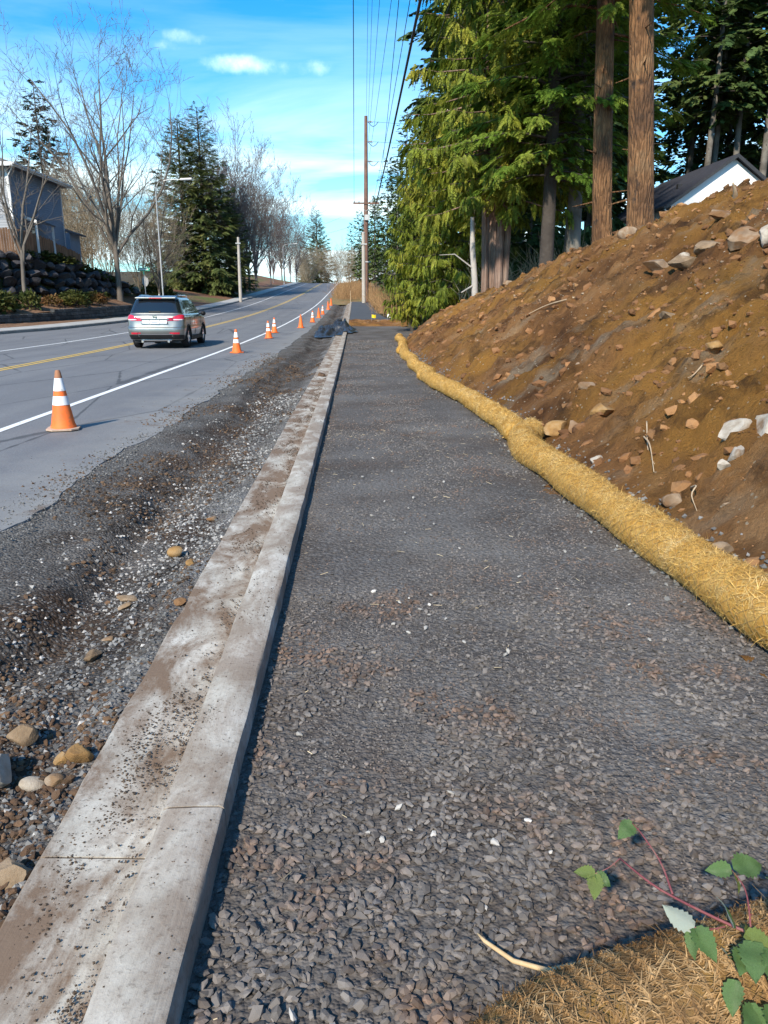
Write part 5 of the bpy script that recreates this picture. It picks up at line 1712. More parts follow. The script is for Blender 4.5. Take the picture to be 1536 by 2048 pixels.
# left conifers -----------------------------------------------------
GL = "conifers across the road"
cL1 = crown_mesh(16.5, .5, 3.9, 41, 170, 5600, FR_N, .82, 'spruce', .72, .38)
tL1 = trunk_mesh(16.5, .28, 42, (0, 0), 1.2, 10)
tree("spruce_tree", (-18.3, 100.0, 2.3), tL1, cL1, M_BARKD, M_SPRUCE, "tall dense conifer with pointed top, right one of the big pair across the road", "tree", GL, sc=1.28)
tree("spruce_tree", (-20.9, 101.0, 2.4), tL1, cL1, M_BARKD, M_SPRUCE, "dense conifer, left one of the big pair across the road", "tree", GL, rz=2.0, sc=1.22)
tree("spruce_tree", (-15.8, 104.0, 2.6), tL1, cL1, M_BARKD, M_SPRUCE, "shorter conifer spreading behind the short pale pole", "tree", GL, rz=4.0, sc=.75)
cL3 = crown_mesh(17, 1.0, 3.0, 43, 90, 1800, FR_F, .9, 'spruce', .75, .3)
tree("spruce_tree", (-28.0, 76.0, 3.0), trunk_mesh(17, .22, 44, (0, 0), 1.2, 8), cL3, M_BARKD, M_FIRB, "bluish conifer rising behind the roof of the blue-grey house", "tree", GL)
tree("spruce_tree", (-9.6, 208.0, 4.2), tL1, cL1, M_BARKD, M_SPRUCE, "pointed dark conifer standing alone beyond the crest of the road", "tree", GL, rz=1, sc=1.2)
tree("spruce_tree", (-14.0, 225.0, 3.6), tL1, cL3, M_BARKD, M_FIRB, "distant conifer left of the one beyond the crest", "tree", GL, rz=1, sc=.8)

# shrubs in the planting bed ----------------------------------------
def shrub_mesh(seed, n, flen):
    g = np.random.default_rng(seed)
    d = g.normal(0, 1, (n, 3)); d[:, 2] = np.abs(d[:, 2]); d /= np.linalg.norm(d, axis=1, keepdims=True)
    P = d * g.uniform(.25, 1.0, (n, 1)) ** .5 * (1 + .25 * fbm(d[:, 0] * 2, d[:, 1] * 2, d[:, 2] * 2, 2, seed)[:, None]) * np.array([1, 1, .9])
    D = d + g.normal(0, .5, (n, 3)); up = np.array([0, 0, 1.]) + g.normal(0, .6, (n, 3))
    V, F = scatter(FR_F, P, flen * g.uniform(.6, 1.2, n), rot_from(D, up), g)
    return mesh("foliage", V, F)


SH = [shrub_mesh(50 + k, 420, .42) for k in range(3)]
for m_ in SH: m_.materials.append(M_SHRUB)
M_SHRUBR = leaf_mat("russet_shrub", [(0.11, 0.05, 0.022), (0.17, 0.085, 0.03), (0.14, 0.10, 0.03)], .8, .4, .2)
SHR = [shrub_mesh(60, 300, .4)]; SHR[0].materials.append(M_SHRUBR)


def shrub(loc, k, s_, label, russet=False, group="shrubs in the planting bed"):
    t_ = empty("shrub", loc, k * 1.7, label, "shrub", group)
    t_.scale = s_
    obj("foliage", (SHR[0] if russet else SH[k % 3]), None, t_)
    st = MB()
    for q in range(5): st.tube([(0, 0, -.15), (.2 * math.cos(q * 1.3), .2 * math.sin(q * 1.3), .5)], [.03, .015], 4)
    st.build("stems", M_BARKD, t_)


for k, (x, y, z, s_, lab, ru) in enumerate([
    (-20.6, 42.6, 1.0, (1.25, 1.25, 1.3), "large dark green shrub leftmost in the planting bed", False),
    (-19.7, 44.4, 1.05, (1.0, 1.0, 1.05), "rounded green shrub second from the left in the planting bed", False),
    (-18.9, 47.0, 1.2, (.55, .55, .85), "narrow upright dark shrub in the middle of the planting bed", False),
    (-18.6, 49.6, 1.35, (.6, .6, .5), "small russet shrub in the middle of the planting bed", True),
    (-17.6, 51.0, 1.35, (.75, .75, .6), "low olive shrub right of the russet one in the planting bed", False),
    (-17.0, 53.6, 1.45, (.6, .6, .55), "reddish shrub close to the tallest bare tree", True),
    (-18.4, 53.0, 1.7, (.8, .8, .5), "low green shrub against the foot of the boulder wall", False),
    (-18.0, 56.0, 1.75, (.8, .8, .4), "low spreading shrub behind the tallest bare tree", False),
    (-20.0, 46.4, 1.5, (.6, .6, .5), "small green shrub beside the slim bare tree", False)]):
    shrub((x, y, z), k, s_, lab, ru)
for k, (x, y, z, s_) in enumerate([(-20.6, 54.2, 4.1, .8), (-20.2, 56.0, 3.95, .85), (-19.8, 57.8, 3.6, .85), (-19.2, 59.6, 3.2, .85), (-18.6, 61.2, 2.8, .8), (-21.2, 52.4, 4.2, .7), (-18.2, 63.0, 2.3, .8)]):
    shrub((x, y, z), k, (s_, s_ * 1.2, s_ * .75), "dark evergreen shrub on top of the boulder wall", False, "dark hedge on the boulder wall")
for k, (x, y, z, s_) in enumerate([(-17.6, 66.5, 1.3, 1.0), (-19.6, 66.0, 1.8, 1.2)]):
    shrub((x, y, z), k, (s_, s_, s_ * .9), "russet bush on the mulched slope behind the stop sign", True, "russet bushes behind the stop sign")
for k, (x, y, z, s_) in enumerate([(-17.4, 74.0, 1.4, 1.3), (-19.0, 77.0, 1.8, 1.5)]):
    shrub((x, y, z), k, (s_, s_, s_ * .9), "bright green bush at the foot of the big conifer pair", False, "green bushes under the conifers")

# brush along the far path and in the shade of the wood ----------------
def brush(name, pts, n_each, hgt, mat, seed, label, cat):
    g = np.random.default_rng(seed)
    P0 = []; P1 = []; r0 = []
    for (x, y, z, rx, ry) in pts:
        bx = x + g.normal(0, rx, n_each); by = y + g.normal(0, ry, n_each)
        L = hgt * g.uniform(.4, 1.2, n_each)
        d = np.stack([g.normal(0, .45, n_each), g.normal(0, .45, n_each), np.ones(n_each)], -1)
        p = np.stack([bx, by, np.full(n_each, z)], -1)
        m1 = p + d * L[:, None] * .55; d2 = d + g.normal(0, .45, (n_each, 3))
        P0 += [p, m1]; P1 += [m1, m1 + d2 * L[:, None] * .45]; r0 += [np.full(n_each, .011), np.full(n_each, .008)]
    P0 = np.concatenate(P0); P1 = np.concatenate(P1); r0 = np.concatenate(r0)
    V, F = tubes(P0, P1, r0, r0 * .6, 3)
    o_ = obj(name, mesh(name, V, F), mat)
    tag(o_, label, cat, kind='stuff')
    return o_


M_DRY = MAT("dry_stalks", [(0.20, 0.11, 0.05), (0.32, 0.20, 0.10)], 1.5, 0.9, island=.4)
M_DRYP = MAT("pale_stalks", [(0.34, 0.27, 0.17), (0.46, 0.38, 0.25)], 1.5, 0.9, island=.4)
bp = []
for y in np.arange(54, 96, 1.6):
    bp.append((np.interp(y, [52, 56, 62, 96], [3.6, 2.9, 2.5, 2.4]) + .3 * math.sin(y), y, float(prof(y)) + .1, .35, .7))
for y in np.arange(91, 130, 2.2):
    for x in (-1.4, 0.0, 1.2): bp.append((x, y, float(prof(y)) + .2, .6, .8))
brush("dry_brush", bp, 80, 1.25, M_DRY, 91, "tangled brown dry brush along the far path and around the pole", "brush")
bp = [(x, y, gz(x, y), .5, .5) for x, y in ((4.4, 40), (5, 42), (5.6, 38), (6.2, 36), (4.0, 44), (4.4, 49), (5.2, 33.4), (6.4, 32.5), (7.6, 33), (8.4, 31.6), (9.6, 31))]
brush("pale_brush", bp, 130, 1.0, M_DRYP, 92, "pale thin stalks and bramble canes in the shade under the cedars", "brush")
UND = shrub_mesh(70, 500, .4); UND.materials.append(M_FIRD)
for k, (x, y, s_) in enumerate(((6.4, 33.6, 1.0), (7.6, 36, 1.3), (9.2, 34.6, 1.2), (10.8, 33.4, 1.3), (8.6, 39.5, 1.5), (11, 36.5, 1.5), (6.0, 39, 1.3), (13, 38, 1.6), (5.6, 44, 1.3), (4.8, 52, 1.2), (7.2, 45, 1.6), (12, 43, 1.8), (10, 49, 1.8), (6.5, 56, 1.8), (15, 46, 1.8), (3.9, 58, 1.1), (3.8, 64, 1.2), (3.6, 71, 1.2), (3.8, 80, 1.4))):
    t_ = empty("understorey_bush", (x, y, gz(x, y) - .1), k, "dark understorey bush in the shade of the forest", "bush", "understorey bushes")
    t_.scale = (s_, s_, s_); obj("foliage", UND, None, t_)
# ------------------------------------------------------------------ straw wattles
M_STRAW = MAT("straw_fill", [(0.36, 0.18, 0.03), (0.50, 0.27, 0.055), (0.54, 0.34, 0.11)], 9.0, 0.85, 0.9, 110, 0.012)
M_STRAND = MAT("straw_strands", [(0.46, 0.24, 0.045), (0.57, 0.35, 0.10), (0.64, 0.46, 0.21)], 7.0, 0.7, island=0.4)
M_STRAWB = MAT("brown_straw_fill", [(0.13, 0.075, 0.03), (0.24, 0.14, 0.055), (0.40, 0.24, 0.06)], 7.0, 0.9, 0.9, 90, 0.015)
M_STRANDB = MAT("brown_straw_strands", [(0.12, 0.065, 0.03), (0.25, 0.145, 0.06), (0.46, 0.31, 0.16)], 9.0, 0.75, island=0.5)
M_NET = MAT("jute_net", [(0.25, 0.15, 0.05), (0.36, 0.23, 0.09)], 20, 0.9)


def spline(pts, n):
    pts = np.array(pts, float)
    d = np.concatenate([[0], np.cumsum(np.linalg.norm(np.diff(pts, axis=0), axis=1))])
    P = np.concatenate([[2 * pts[0] - pts[1]], pts, [2 * pts[-1] - pts[-2]]])
    out = []
    for s in np.linspace(0, d[-1], n):
        i = min(np.searchsorted(d, s, side='right') - 1, len(pts) - 2)
        t = (s - d[i]) / (d[i + 1] - d[i])
        a, b, c, e = P[i], P[i + 1], P[i + 2], P[i + 3]
        out.append(.5 * ((2 * b) + (c - a) * t + (2 * a - 5 * b + 4 * c - e) * t * t + (3 * b - a - 3 * c + e) * t ** 3))
    return np.array(out), d[-1]


def wattle(name, pts, r, label, n_str, seed, mfill, mstr, net=0, slen=(.03, .09), swid=.0016, poke=.36):
    g = np.random.default_rng(seed)
    L0 = spline(pts, 10)[1]
    n = int(L0 / .035); C_, L = spline(pts, n)
    T = np.gradient(C_, axis=0); T /= np.linalg.norm(T, axis=1, keepdims=True)
    S_ = np.cross(T, [0, 0, 1.]); S_ /= np.linalg.norm(S_, axis=1, keepdims=True); U = np.cross(S_, T)
    m = 30; th = np.arange(m) * 2 * np.pi / m
    s_ = np.linspace(0, L, n)
    def radius(si, t_):
        rr_ = r * (1 + .07 * fbm(si * 2.2, np.cos(t_) * .8, np.sin(t_) * .8, 3, seed) + .05 * fbm(si * 9, np.cos(t_) * 2, np.sin(t_) * 2, 3, seed + 1) + .06 * np.sin(si * 5.1 + seed))
        e = np.minimum(si, L - si) / .14
        return rr_ * np.sqrt(np.clip(1 - (1 - np.clip(e, 0, 1)) ** 2, .02, 1))
    SI, TH = np.meshgrid(s_, th, indexing='ij')
    RA = radius(SI, TH)
    up_c = np.sin(TH) * RA; up_c = np.where(up_c < -.72 * r, -.72 * r, up_c)
    V = C_[:, None] + S_[:, None] * (np.cos(TH) * RA * 1.06)[..., None] + U[:, None] * up_c[..., None]
    i = np.arange(n * m).reshape(n, m)
    F = np.stack([i[:-1], np.roll(i, -1, 1)[:-1], np.roll(i, -1, 1)[1:], i[1:]], -1).reshape(-1, 4)
    t_ = empty(name, tuple(C_[n // 2]), label=label, cat="straw wattle", group="straw wattles along the path")
    o_ = np.array(C_[n // 2])
    Fl = [tuple(q) for q in F[:, ::-1]] + [tuple(i[0]), tuple(i[-1][::-1])]
    obj("straw_core", mesh("straw_core", V.reshape(-1, 3) - o_, Fl, True), mfill, t_)
    # strands
    si = g.uniform(.02, L - .02, n_str); th_ = g.uniform(-.5, np.pi + .5, n_str)
    k = np.clip(si / L * (n - 1), 0, n - 1).astype(int)
    ra = radius(si, th_) * 1.005
    Nn = S_[k] * np.cos(th_)[:, None] + U[k] * np.sin(th_)[:, None]
    A_ = S_[k] * -np.sin(th_)[:, None] + U[k] * np.cos(th_)[:, None]
    P = C_[k] + Nn * ra[:, None]
    ph = g.uniform(0, 2 * np.pi, n_str)
    D = T[k] * np.cos(ph)[:, None] + A_ * np.sin(ph)[:, None] + Nn * (np.abs(g.normal(0, poke, n_str)) - .05)[:, None]
    D /= np.linalg.norm(D, axis=1, keepdims=True)
    Ls = g.uniform(*slen, n_str) * np.where(g.uniform(0, 1, n_str) < .04, 1.8, 1)
    W_ = np.cross(D, Nn); W_ /= np.linalg.norm(W_, axis=1, keepdims=True) + 1e-9
    W_ = W_ * (swid * g.uniform(.6, 1.5, n_str))[:, None] * .5
    a = P - D * Ls[:, None] * .35 + Nn * .003; b = P + D * Ls[:, None] * .65 + Nn * .004
    mid = (a + b) / 2 + Nn * (.004 + .012 * g.uniform(0, 1, (n_str, 1)) * (Ls[:, None] / .09))
    VV = np.stack([a - W_, a + W_, mid + W_, mid - W_, b + W_ * .6, b - W_ * .6], 1)
    q = np.array([(0, 1, 2, 3), (3, 2, 4, 5)])
    FF = (q[None] + (np.arange(n_str) * 6)[:, None, None]).reshape(-1, 4)
    ob_ = obj("straw_strands", mesh("straw_strands", VV.reshape(-1, 3) - o_, FF), mstr, t_); ob_['kind'] = 'stuff'
    if net:
        P0 = []; P1 = []
        turn = 2 * np.pi * r
        for sg in (-1, 1):
            for q in range(net):
                ss = np.arange(0, L, .028); tt_ = sg * ss / r * .9 + 2 * np.pi * q / net
                kk = np.clip(ss / L * (n - 1), 0, n - 1).astype(int)
                rr_ = radius(ss, tt_) * 1.02
                pu = np.sin(tt_) * rr_; pu = np.maximum(pu, -.70 * r)
                p = C_[kk] + S_[kk] * (np.cos(tt_) * rr_ * 1.06)[:, None] + U[kk] * pu[:, None]
                P0.append(p[:-1]); P1.append(p[1:])
        P0 = np.concatenate(P0); P1 = np.concatenate(P1)
        v_, f_ = tubes(P0, P1, np.full(len(P0), .0020), np.full(len(P0), .0020), 3)
        nn = obj("netting", mesh("netting", v_ - o_, f_), M_NET, t_); nn['kind'] = 'stuff'
    return t_


def wz(p): return [(x, y, float(prof(y)) + z) for x, y, z in p]


wattle("straw_wattle", wz([(1.98, -1.2, .09), (1.90, .8, .10), (1.80, 2.7, .10), (1.74, 3.6, .10), (1.68, 4.7, .10), (1.62, 6.1, .10), (1.57, 7.0, .10), (1.66, 7.55, .11), (1.86, 7.85, .14)]), .125,
       "nearest golden straw wattle at the right edge of the gravel path", 28000, 5, M_STRAW, M_STRAND, net=13)
wattle("straw_wattle", wz([(1.66, 7.75, .10), (1.69, 8.6, .10), (1.64, 9.6, .10), (1.60, 10.7, .10), (1.50, 11.9, .10), (1.36, 13.3, .10), (1.33, 14.5, .10), (1.45, 15.0, .12)]), .12,
       "second straw wattle from the camera, bending along the toe of the bank", 14000, 6, M_STRAW, M_STRAND, net=0, swid=.0028)
wattle("straw_wattle", wz([(1.27, 14.5, .09), (1.36, 15.6, .09), (1.28, 17.2, .09), (1.36, 18.8, .09), (1.30, 20.2, .09), (1.34, 21.6, .10), (1.38, 22.4, .10)]), .12,
       "third straw wattle from the camera, lumpy and narrow", 6000, 7, M_STRAW, M_STRAND, net=0, swid=.004)
wattle("straw_wattle", wz([(1.26, 22.0, .10), (1.44, 23.6, .10), (1.52, 25.5, .10), (1.66, 27.4, .10), (1.60, 29.2, .10), (1.72, 30.6, .11)]), .12,
       "farthest straw wattle ending near the spoil strip", 4000, 8, M_STRAW, M_STRAND, net=0, swid=.005)
wattle("straw_wattle", [(.06, .72, .09), (.20, .915, .105), (.37, 1.03, .115), (.56, 1.09, .12), (.77, 1.14, .125), (1.1, 1.22, .135), (1.6, 1.24, .135), (2.0, 1.22, .14)], .135,
       "weathered brown straw wattle end in the near right corner", 27000, 9, M_STRAWB, M_STRANDB, net=0, slen=(.010, .050), swid=.0018, poke=.34)

# ------------------------------------------------------------------ gravel stones
def in_frustum(x, y): return np.abs((x - .036 * y) / np.maximum(y, .6)) < .62


def gravel_pts(y0, y1, n, g, xlo=-.352):
    y = np.sqrt(g.uniform(y0 ** 2, y1 ** 2, n)) if y0 > 0 else g.uniform(y0, y1, n)
    xr = np.interp(y, XT[:, 0], XT[:, 1]) - .12
    x = xlo + (xr - xlo) * g.uniform(0, 1, n)
    k = in_frustum(x, y)
    return x[k], y[k]


g = np.random.default_rng(101)
# coarse band near the camera, sampled uniformly
n = 26500
y = g.uniform(.85, 3.6, n); x = g.uniform(-.352, 1.72, n)
k = in_frustum(x, y); x, y = x[k], y[k]
coarse = vnoise(x * 2.2, y * 2.2, None, 5) * .6 + vnoise(x * 6, y * 6, None, 6) * .4
pk = np.clip(1.15 - (y - 1.4) * .42, .18, 1) * (.45 + .9 * coarse)
big = g.uniform(0, 1, len(x)) < pk * sstep(.28, .55, coarse + .25 * (y < 1.9))
sz = np.where(big, g.uniform(.0085, .0185, len(x)) * (1 + .18 * (1 - sstep(1.2, 2.3, y))), g.uniform(.003, .0075, len(x)))
keep = g.uniform(0, 1, len(x)) < np.where(big, .62, .95)
x, y, sz = x[keep], y[keep], sz[keep]
S3 = np.stack([sz * g.uniform(.9, 1.35, len(x)), sz, sz * g.uniform(.55, .95, len(x))], -1)
P = np.stack([x, y, path_z(x, y) + sz * g.uniform(.05, .5, len(x))], -1)
Rm = rand_rot(len(x), .75, g)
score = sz / np.maximum(np.hypot(x, y), 1)
top = np.argsort(-score)[:235]
rest = np.ones(len(x), bool); rest[top] = False
V, F = scatter(GRAVEL, P[rest], S3[rest], Rm[rest], g)
go = obj("loose_gravel", mesh("loose_gravel", V, F), M_STONE, gp); go['kind'] = 'stuff'
gm = [mesh("gravel_stone", v, f) for v, f in GRAVEL]
for m_ in gm: m_.materials.append(M_STONE)
for i in top:
    o_ = obj("gravel_stone", gm[i % len(gm)], None, gp, P[i])
    o_.rotation_euler = Matrix(Rm[i].tolist()).to_euler(); o_.scale = S3[i]
gpl = [mesh("pale_stone", v, f) for v, f in GRAVEL]
for m_ in gpl: m_.materials.append(M_PALE)
PS = [(.02, 1.80), (.06, 1.77), (.14, 1.80), (.20, 1.78), (.27, 1.96), (.50, 1.70), (.47, 1.83), (.36, 1.74), (.11, 1.90), (.30, 1.52), (-.14, 1.24), (-.06, 1.22), (.95, 2.05), (.62, 2.9), (.60, 2.86), (.24, 3.3), (.29, 3.36), (.33, 3.30), (.20, 3.45), (.25, 3.5), (.12, 3.42), (.36, 3.55), (.08, 3.6), (.16, 3.2), (.30, 3.15), (.40, 3.25), (.18, 3.38), (.34, 3.42), (.22, 3.1), (.45, 3.0), (.3, 4.6), (.24, 4.9), (.36, 5.2), (.1, 5.0), (.5, 4.8), (.42, 5.5), (.2, 5.4), (.6, 4.3), (1.2, 4.2), (1.0, 3.6), (1.3, 3.4), (.05, 6.2), (.3, 6.4), (.7, 6.0), (.15, 7.0), (.4, 7.3), (1.1, 2.7), (1.25, 3.0), (.85, 3.8), (-.2, 2.3)]
for i, (x_, y_) in enumerate(PS):
    s_ = g.uniform(.010, .017) if y_ < 3.6 else g.uniform(.013, .022)
    o_ = obj("pale_stone", gpl[i % len(gpl)], None, gp, (x_, y_, float(path_z(np.array(x_), np.array(y_))) + s_ * .6))
    o_.rotation_euler = (g.uniform(-.5, .5), g.uniform(-.5, .5), g.uniform(0, 6)); o_.scale = (s_ * 1.2, s_, s_ * .75)
# finer gravel further up the path
VV = []; FF = []; b = 0
for (n, pr) in ((36000, CHIP),):
    x, y = gravel_pts(3.0, 30, n, g)
    y = 3.0 * (30 / 3.0) ** g.uniform(0, 1, len(x)); x = -.352 + (np.interp(y, XT[:, 0], XT[:, 1]) - .12 + .352) * g.uniform(0, 1, len(x))
    k = in_frustum(x, y); x, y = x[k], y[k]
    c_ = vnoise(x * 1.6, y * 1.2, None, 15)
    kp = g.uniform(0, 1, len(x)) < (.12 + sstep(.35, .75, c_) * .85) * sstep(3.0, 3.8, y) * (1 - .5 * sstep(6, 14, y))
    x, y = x[kp], y[kp]
    s_ = g.uniform(.6, 1.4, len(x)) * (.0040 + .0006 * y)
    P = np.stack([x, y, path_z(x, y) + s_ * g.uniform(-.1, .4, len(x))], -1)
    v_, f_ = scatter(pr, P, np.stack([s_ * 1.2, s_, s_ * .7], -1), rand_rot(len(x), .7, g), g)
    VV.append(v_); FF.append(f_ + b); b += len(v_)
go = obj("fine_gravel", mesh("fine_gravel", np.concatenate(VV), np.concatenate(FF)), M_STONE, gp); go['kind'] = 'stuff'
# straw bits blown over the path
n = 300
x, y = gravel_pts(1.2, 9, n * 2, g); x, y = x[:n], y[:n]; n = len(x)
a = g.uniform(0, 6.28, n); L_ = .004 + .026 * g.uniform(0, 1, n) ** 2.5
d_ = np.stack([np.cos(a) * L_, np.sin(a) * L_, g.uniform(-.05, .3, n) * L_], -1)
p = np.stack([x, y, path_z(x, y) + .016], -1)
v_, f_ = tubes(p - d_, p + d_, np.full(n, .0013), np.full(n, .0011), 3)
so = obj("straw_litter", mesh("straw_litter", v_, f_), MAT("straw_bits", [(0.50, 0.38, 0.22), (0.66, 0.55, 0.38)], 5, .8, island=.3)); tag(so, "scattered bits of straw lying on the gravel path", "straw", kind='stuff')

# ------------------------------------------------------------------ dug shoulder: chips, clods, stones
CLODP = [(ICO1[0] * (1 + g.uniform(-.28, .22, (12, 1))) * np.array([1, .9, .8]), ICO1[1]) for _ in range(6)]
M_CHIPS = MAT("grey_chips", [(0.10, 0.095, 0.09), (0.19, 0.185, 0.18)], 5, 0.85, island=.5)
M_CHIPP = MAT("pale_chips", [(0.26, 0.245, 0.23), (0.40, 0.38, 0.36)], 8, 0.85, island=.4)
M_CLOD = MAT("soil_clods", [(0.060, 0.035, 0.022), (0.105, 0.062, 0.037), (0.16, 0.095, 0.05)], 6, 0.95, 0.8, 60, .01, island=.45)
M_MUD = MAT("mud_crumbs", [(0.045, 0.030, 0.020), (0.085, 0.054, 0.034), (0.13, 0.082, 0.048)], 3, 0.95, island=.5)
M_CRUMB = MAT("dark_crumbs", [(0.05, 0.038, 0.030), (0.11, 0.075, 0.052)], 6, 0.95, island=.5)


def strip_pts(n, y0, y1, x0, x1, g, p=1.0):
    y = y0 * (y1 / y0) ** g.uniform(0, 1, n)
    return g.uniform(x0, x1, n), y


def chips(name, mat, n, y0, y1, x0, x1, s0, s1, par, protos, dens=None, sink=.35, zf=trench_z, scale_y=True):
    x, y = strip_pts(n, y0, y1, x0, x1, g)
    if dens is not None:
        kp = g.uniform(0, 1, n) < dens(x, y); x, y = x[kp], y[kp]
    s_ = s0 + (s1 - s0) * g.uniform(0, 1, len(x)) ** 2.2
    if scale_y: s_ = s_ * (1 + .07 * y)
    P = np.stack([x, y, zf(x, y) + s_ * g.uniform(-.1, sink, len(x))], -1)
    v_, f_ = scatter(protos, P, np.stack([s_ * 1.15, s_, s_ * .75], -1), rand_rot(len(x), .9, g), g)
    o_ = obj(name, mesh(name, v_, f_), mat, par); o_['kind'] = 'stuff'
    return o_


chips("grey_chips", M_CHIPS, 15000, 1.2, 14, -2.2, -.9, .004, .015, tr, CHIP, lambda x, y: .06 + .9 * sstep(-1.7, -1.1, x + .3 * fbm(x * 2, y, None, 2, 16)))
chips("pale_chips", M_CHIPP, 9000, 1.2, 14, -1.95, -.9, .003, .014, tr, CHIP, lambda x, y: .10 + .9 * sstep(.42, .7, vnoise(x * 3, y * 1.2, None, 17)) * sstep(-1.9, -1.2, x))
chips("soil_clods", M_CLOD, 9000, 1.2, 5, -1.75, -.87, .005, .026, tr, GRAVEL, lambda x, y: np.clip(np.exp(-(((x + 1.25) / .35) ** 2 + ((y - 2.35) / .5) ** 2)) + np.exp(-(((x + 1.0) / .16) ** 2 + ((y - 1.75) / .4) ** 2)) + .05, 0, 1), sink=.6, scale_y=False)
chips("soil_clods", M_MUD, 12000, 2.6, 22, -2.2, -.87, .003, .014, tr, CLODP, lambda x, y: np.clip(sstep(.52, .72, vnoise(x * 1.3, y * .7, None, 19)) + .9 * np.exp(-((x + 1.55) / .16) ** 2) * sstep(.35, .6, vnoise(x * 3, y * 1.5, None, 20)), 0, 1))
gut_z = lambda x, y: np.where(x < -.55, -.086, np.where(x < -.53, -.02, .070)) + prof(y)
chips("crumbs", M_CRUMB, 22000, 1.1, 16, -.87, -.57, .0012, .0052, kerb, CHIP, lambda x, y: .06 + .94 * sstep(-.70, -.57, x) * sstep(.3, .6, vnoise(x * 2, y * 1.1, None, 22)) * .6 + .8 * sstep(.48, .74, vnoise(x * 5, y * 2.3, None, 23) * .6 + vnoise(x * 14, y * 9, None, 24) * .4), zf=gut_z, sink=.8)
chips("crumbs", M_CRUMB, 6000, 1.1, 14, -.52, -.39, .0009, .0034, kerb, CHIP, lambda x, y: .07 + .9 * sstep(.55, .85, vnoise(x * 7, y * 2.1, None, 25) * .6 + vnoise(x * 14, y * 9, None, 26) * .4), zf=gut_z, sink=.8)
# grit spilled over the asphalt edge
road_zf = lambda x, y: prof(y) - .079
chips("mud_spill", M_CLOD, 5000, 4, 24, -3.2, -2.2, .003, .012, ro, CHIP, lambda x, y: sstep(.45, .7, vnoise(x * 1.5, y * .8, None, 29)) * sstep(-3.0, -2.3, x), zf=road_zf, sink=.4)
chips("edge_grit", M_CHIPS, 9000, 4, 24, -3.3, -2.2, .003, .010, ro, CHIP, lambda x, y: .02 + .98 * sstep(-2.75, -2.3, x + .25 * fbm(x * 3, y * 1.5, None, 3, 27)), zf=road_zf, sink=.5)

M_ROCKW = MAT("white_rock", [(0.24, 0.19, 0.14), (0.40, 0.35, 0.29), (0.47, 0.42, 0.36)], 10, 0.85, 0.6, 40, .012, speck=(5.0, (0.20, 0.125, 0.07), .50, .64))
M_ROCKB = MAT("brown_rock", [(0.13, 0.085, 0.05), (0.22, 0.15, 0.09), (0.30, 0.22, 0.15)], 9, 0.9, 0.6, 50, .012)
M_ROCKO = MAT("ochre_rock", [(0.17, 0.09, 0.035), (0.29, 0.165, 0.06), (0.34, 0.235, 0.13)], 9, 0.9, 0.6, 50, .012)
M_ROCKT = MAT("tan_rock", [(0.16, 0.105, 0.065), (0.25, 0.175, 0.115), (0.36, 0.28, 0.20)], 5, 0.9, 0.7, 40, .014, speck=(4, (0.19, 0.10, 0.045), .46, .60))


def rock(x, y, size, mat, label, seed, zf, rz=0., sink=.15, cat="rock", grp=None, cuts=9, rough=.06):
    z = float(zf(np.array([x]), np.array([y]))[0]) + size[2] * (1 - 2 * sink)
    o_ = boulder("rock", seed, size, mat, None, (x, y, z), rz, 3, cuts, rough)
    tag(o_, label, cat, grp)
    return o_


GS = "stones in the dug shoulder"
for k, (x, y, s_, m_, lab, rz_, ct) in enumerate([
    (-1.20, 2.27, (.055, .085, .055), M_ROCKW, "tall pale cream stone at the left frame edge beside the gutter", .2, 8),
    (-1.085, 2.27, (.045, .030, .022), M_ROCKW, "smooth white oval pebble left of the gutter", .1, 0),
    (-1.005, 2.255, (.034, .028, .022), M_ROCKW, "small white rounded pebble next to the white oval one", .5, 2),
    (-.945, 2.34, (.045, .040, .038), M_ROCKO, "ochre stone touching the gutter edge near the white pebbles", .9, 8),
    (-1.02, 2.36, (.032, .030, .022), M_ROCKO, "small ochre stone between the white pebble and the ochre stone", 1.6, 7),
    (-1.21, 2.50, (.055, .045, .042), M_ROCKB, "brown clod-like stone above the tall cream stone", .3, 8),
    (-.965, 1.80, (.065, .050, .042), M_ROCKB, "big brown stone against the gutter near the slab joint", .6, 8),
    (-1.175, 4.78, (.055, .045, .038), M_ROCKO, "rounded tan-ochre cobble lying alone on the dug shoulder", .2, 1),
    (-1.26, 3.97, (.065, .045, .020), M_ROCKB, "flat brown slab stone in the middle of the dug shoulder", -.5, 8),
    (-1.24, 3.86, (.040, .030, .016), M_ROCKB, "smaller flat brown chip below the brown slab stone", .5, 8),
    (-.915, 3.74, (.035, .045, .020), M_ROCKT, "pale tan stone half over the gutter's left edge", .2, 4),
    (-1.22, 3.29, (.048, .034, .028), M_ROCKB, "dark brown stone in the dark rut", .7, 8),
    (-1.215, 3.49, (.030, .022, .018), M_ROCKW, "white chip beside the dark rut", .3, 7),
    (-1.01, 4.47, (.038, .028, .020), M_ROCKO, "small pinkish-ochre stone near the gutter edge", .9, 6),
    (-1.08, 5.55, (.040, .032, .020), M_ROCKT, "tan stone farther along the dug shoulder", .1, 6)]):
    rock(x, y, s_, m_, lab, 400 + k, trench_z, rz_, .12 if ct else .18, "stone", GS, ct, .05)
o_ = boulder("mud_clod", 470, (.09, .15, .035), M_CLOD, None, (-.72, 16.4, -.055), .2, 2); tag(o_, "flat lump of mud lying in the gutter", "clod")

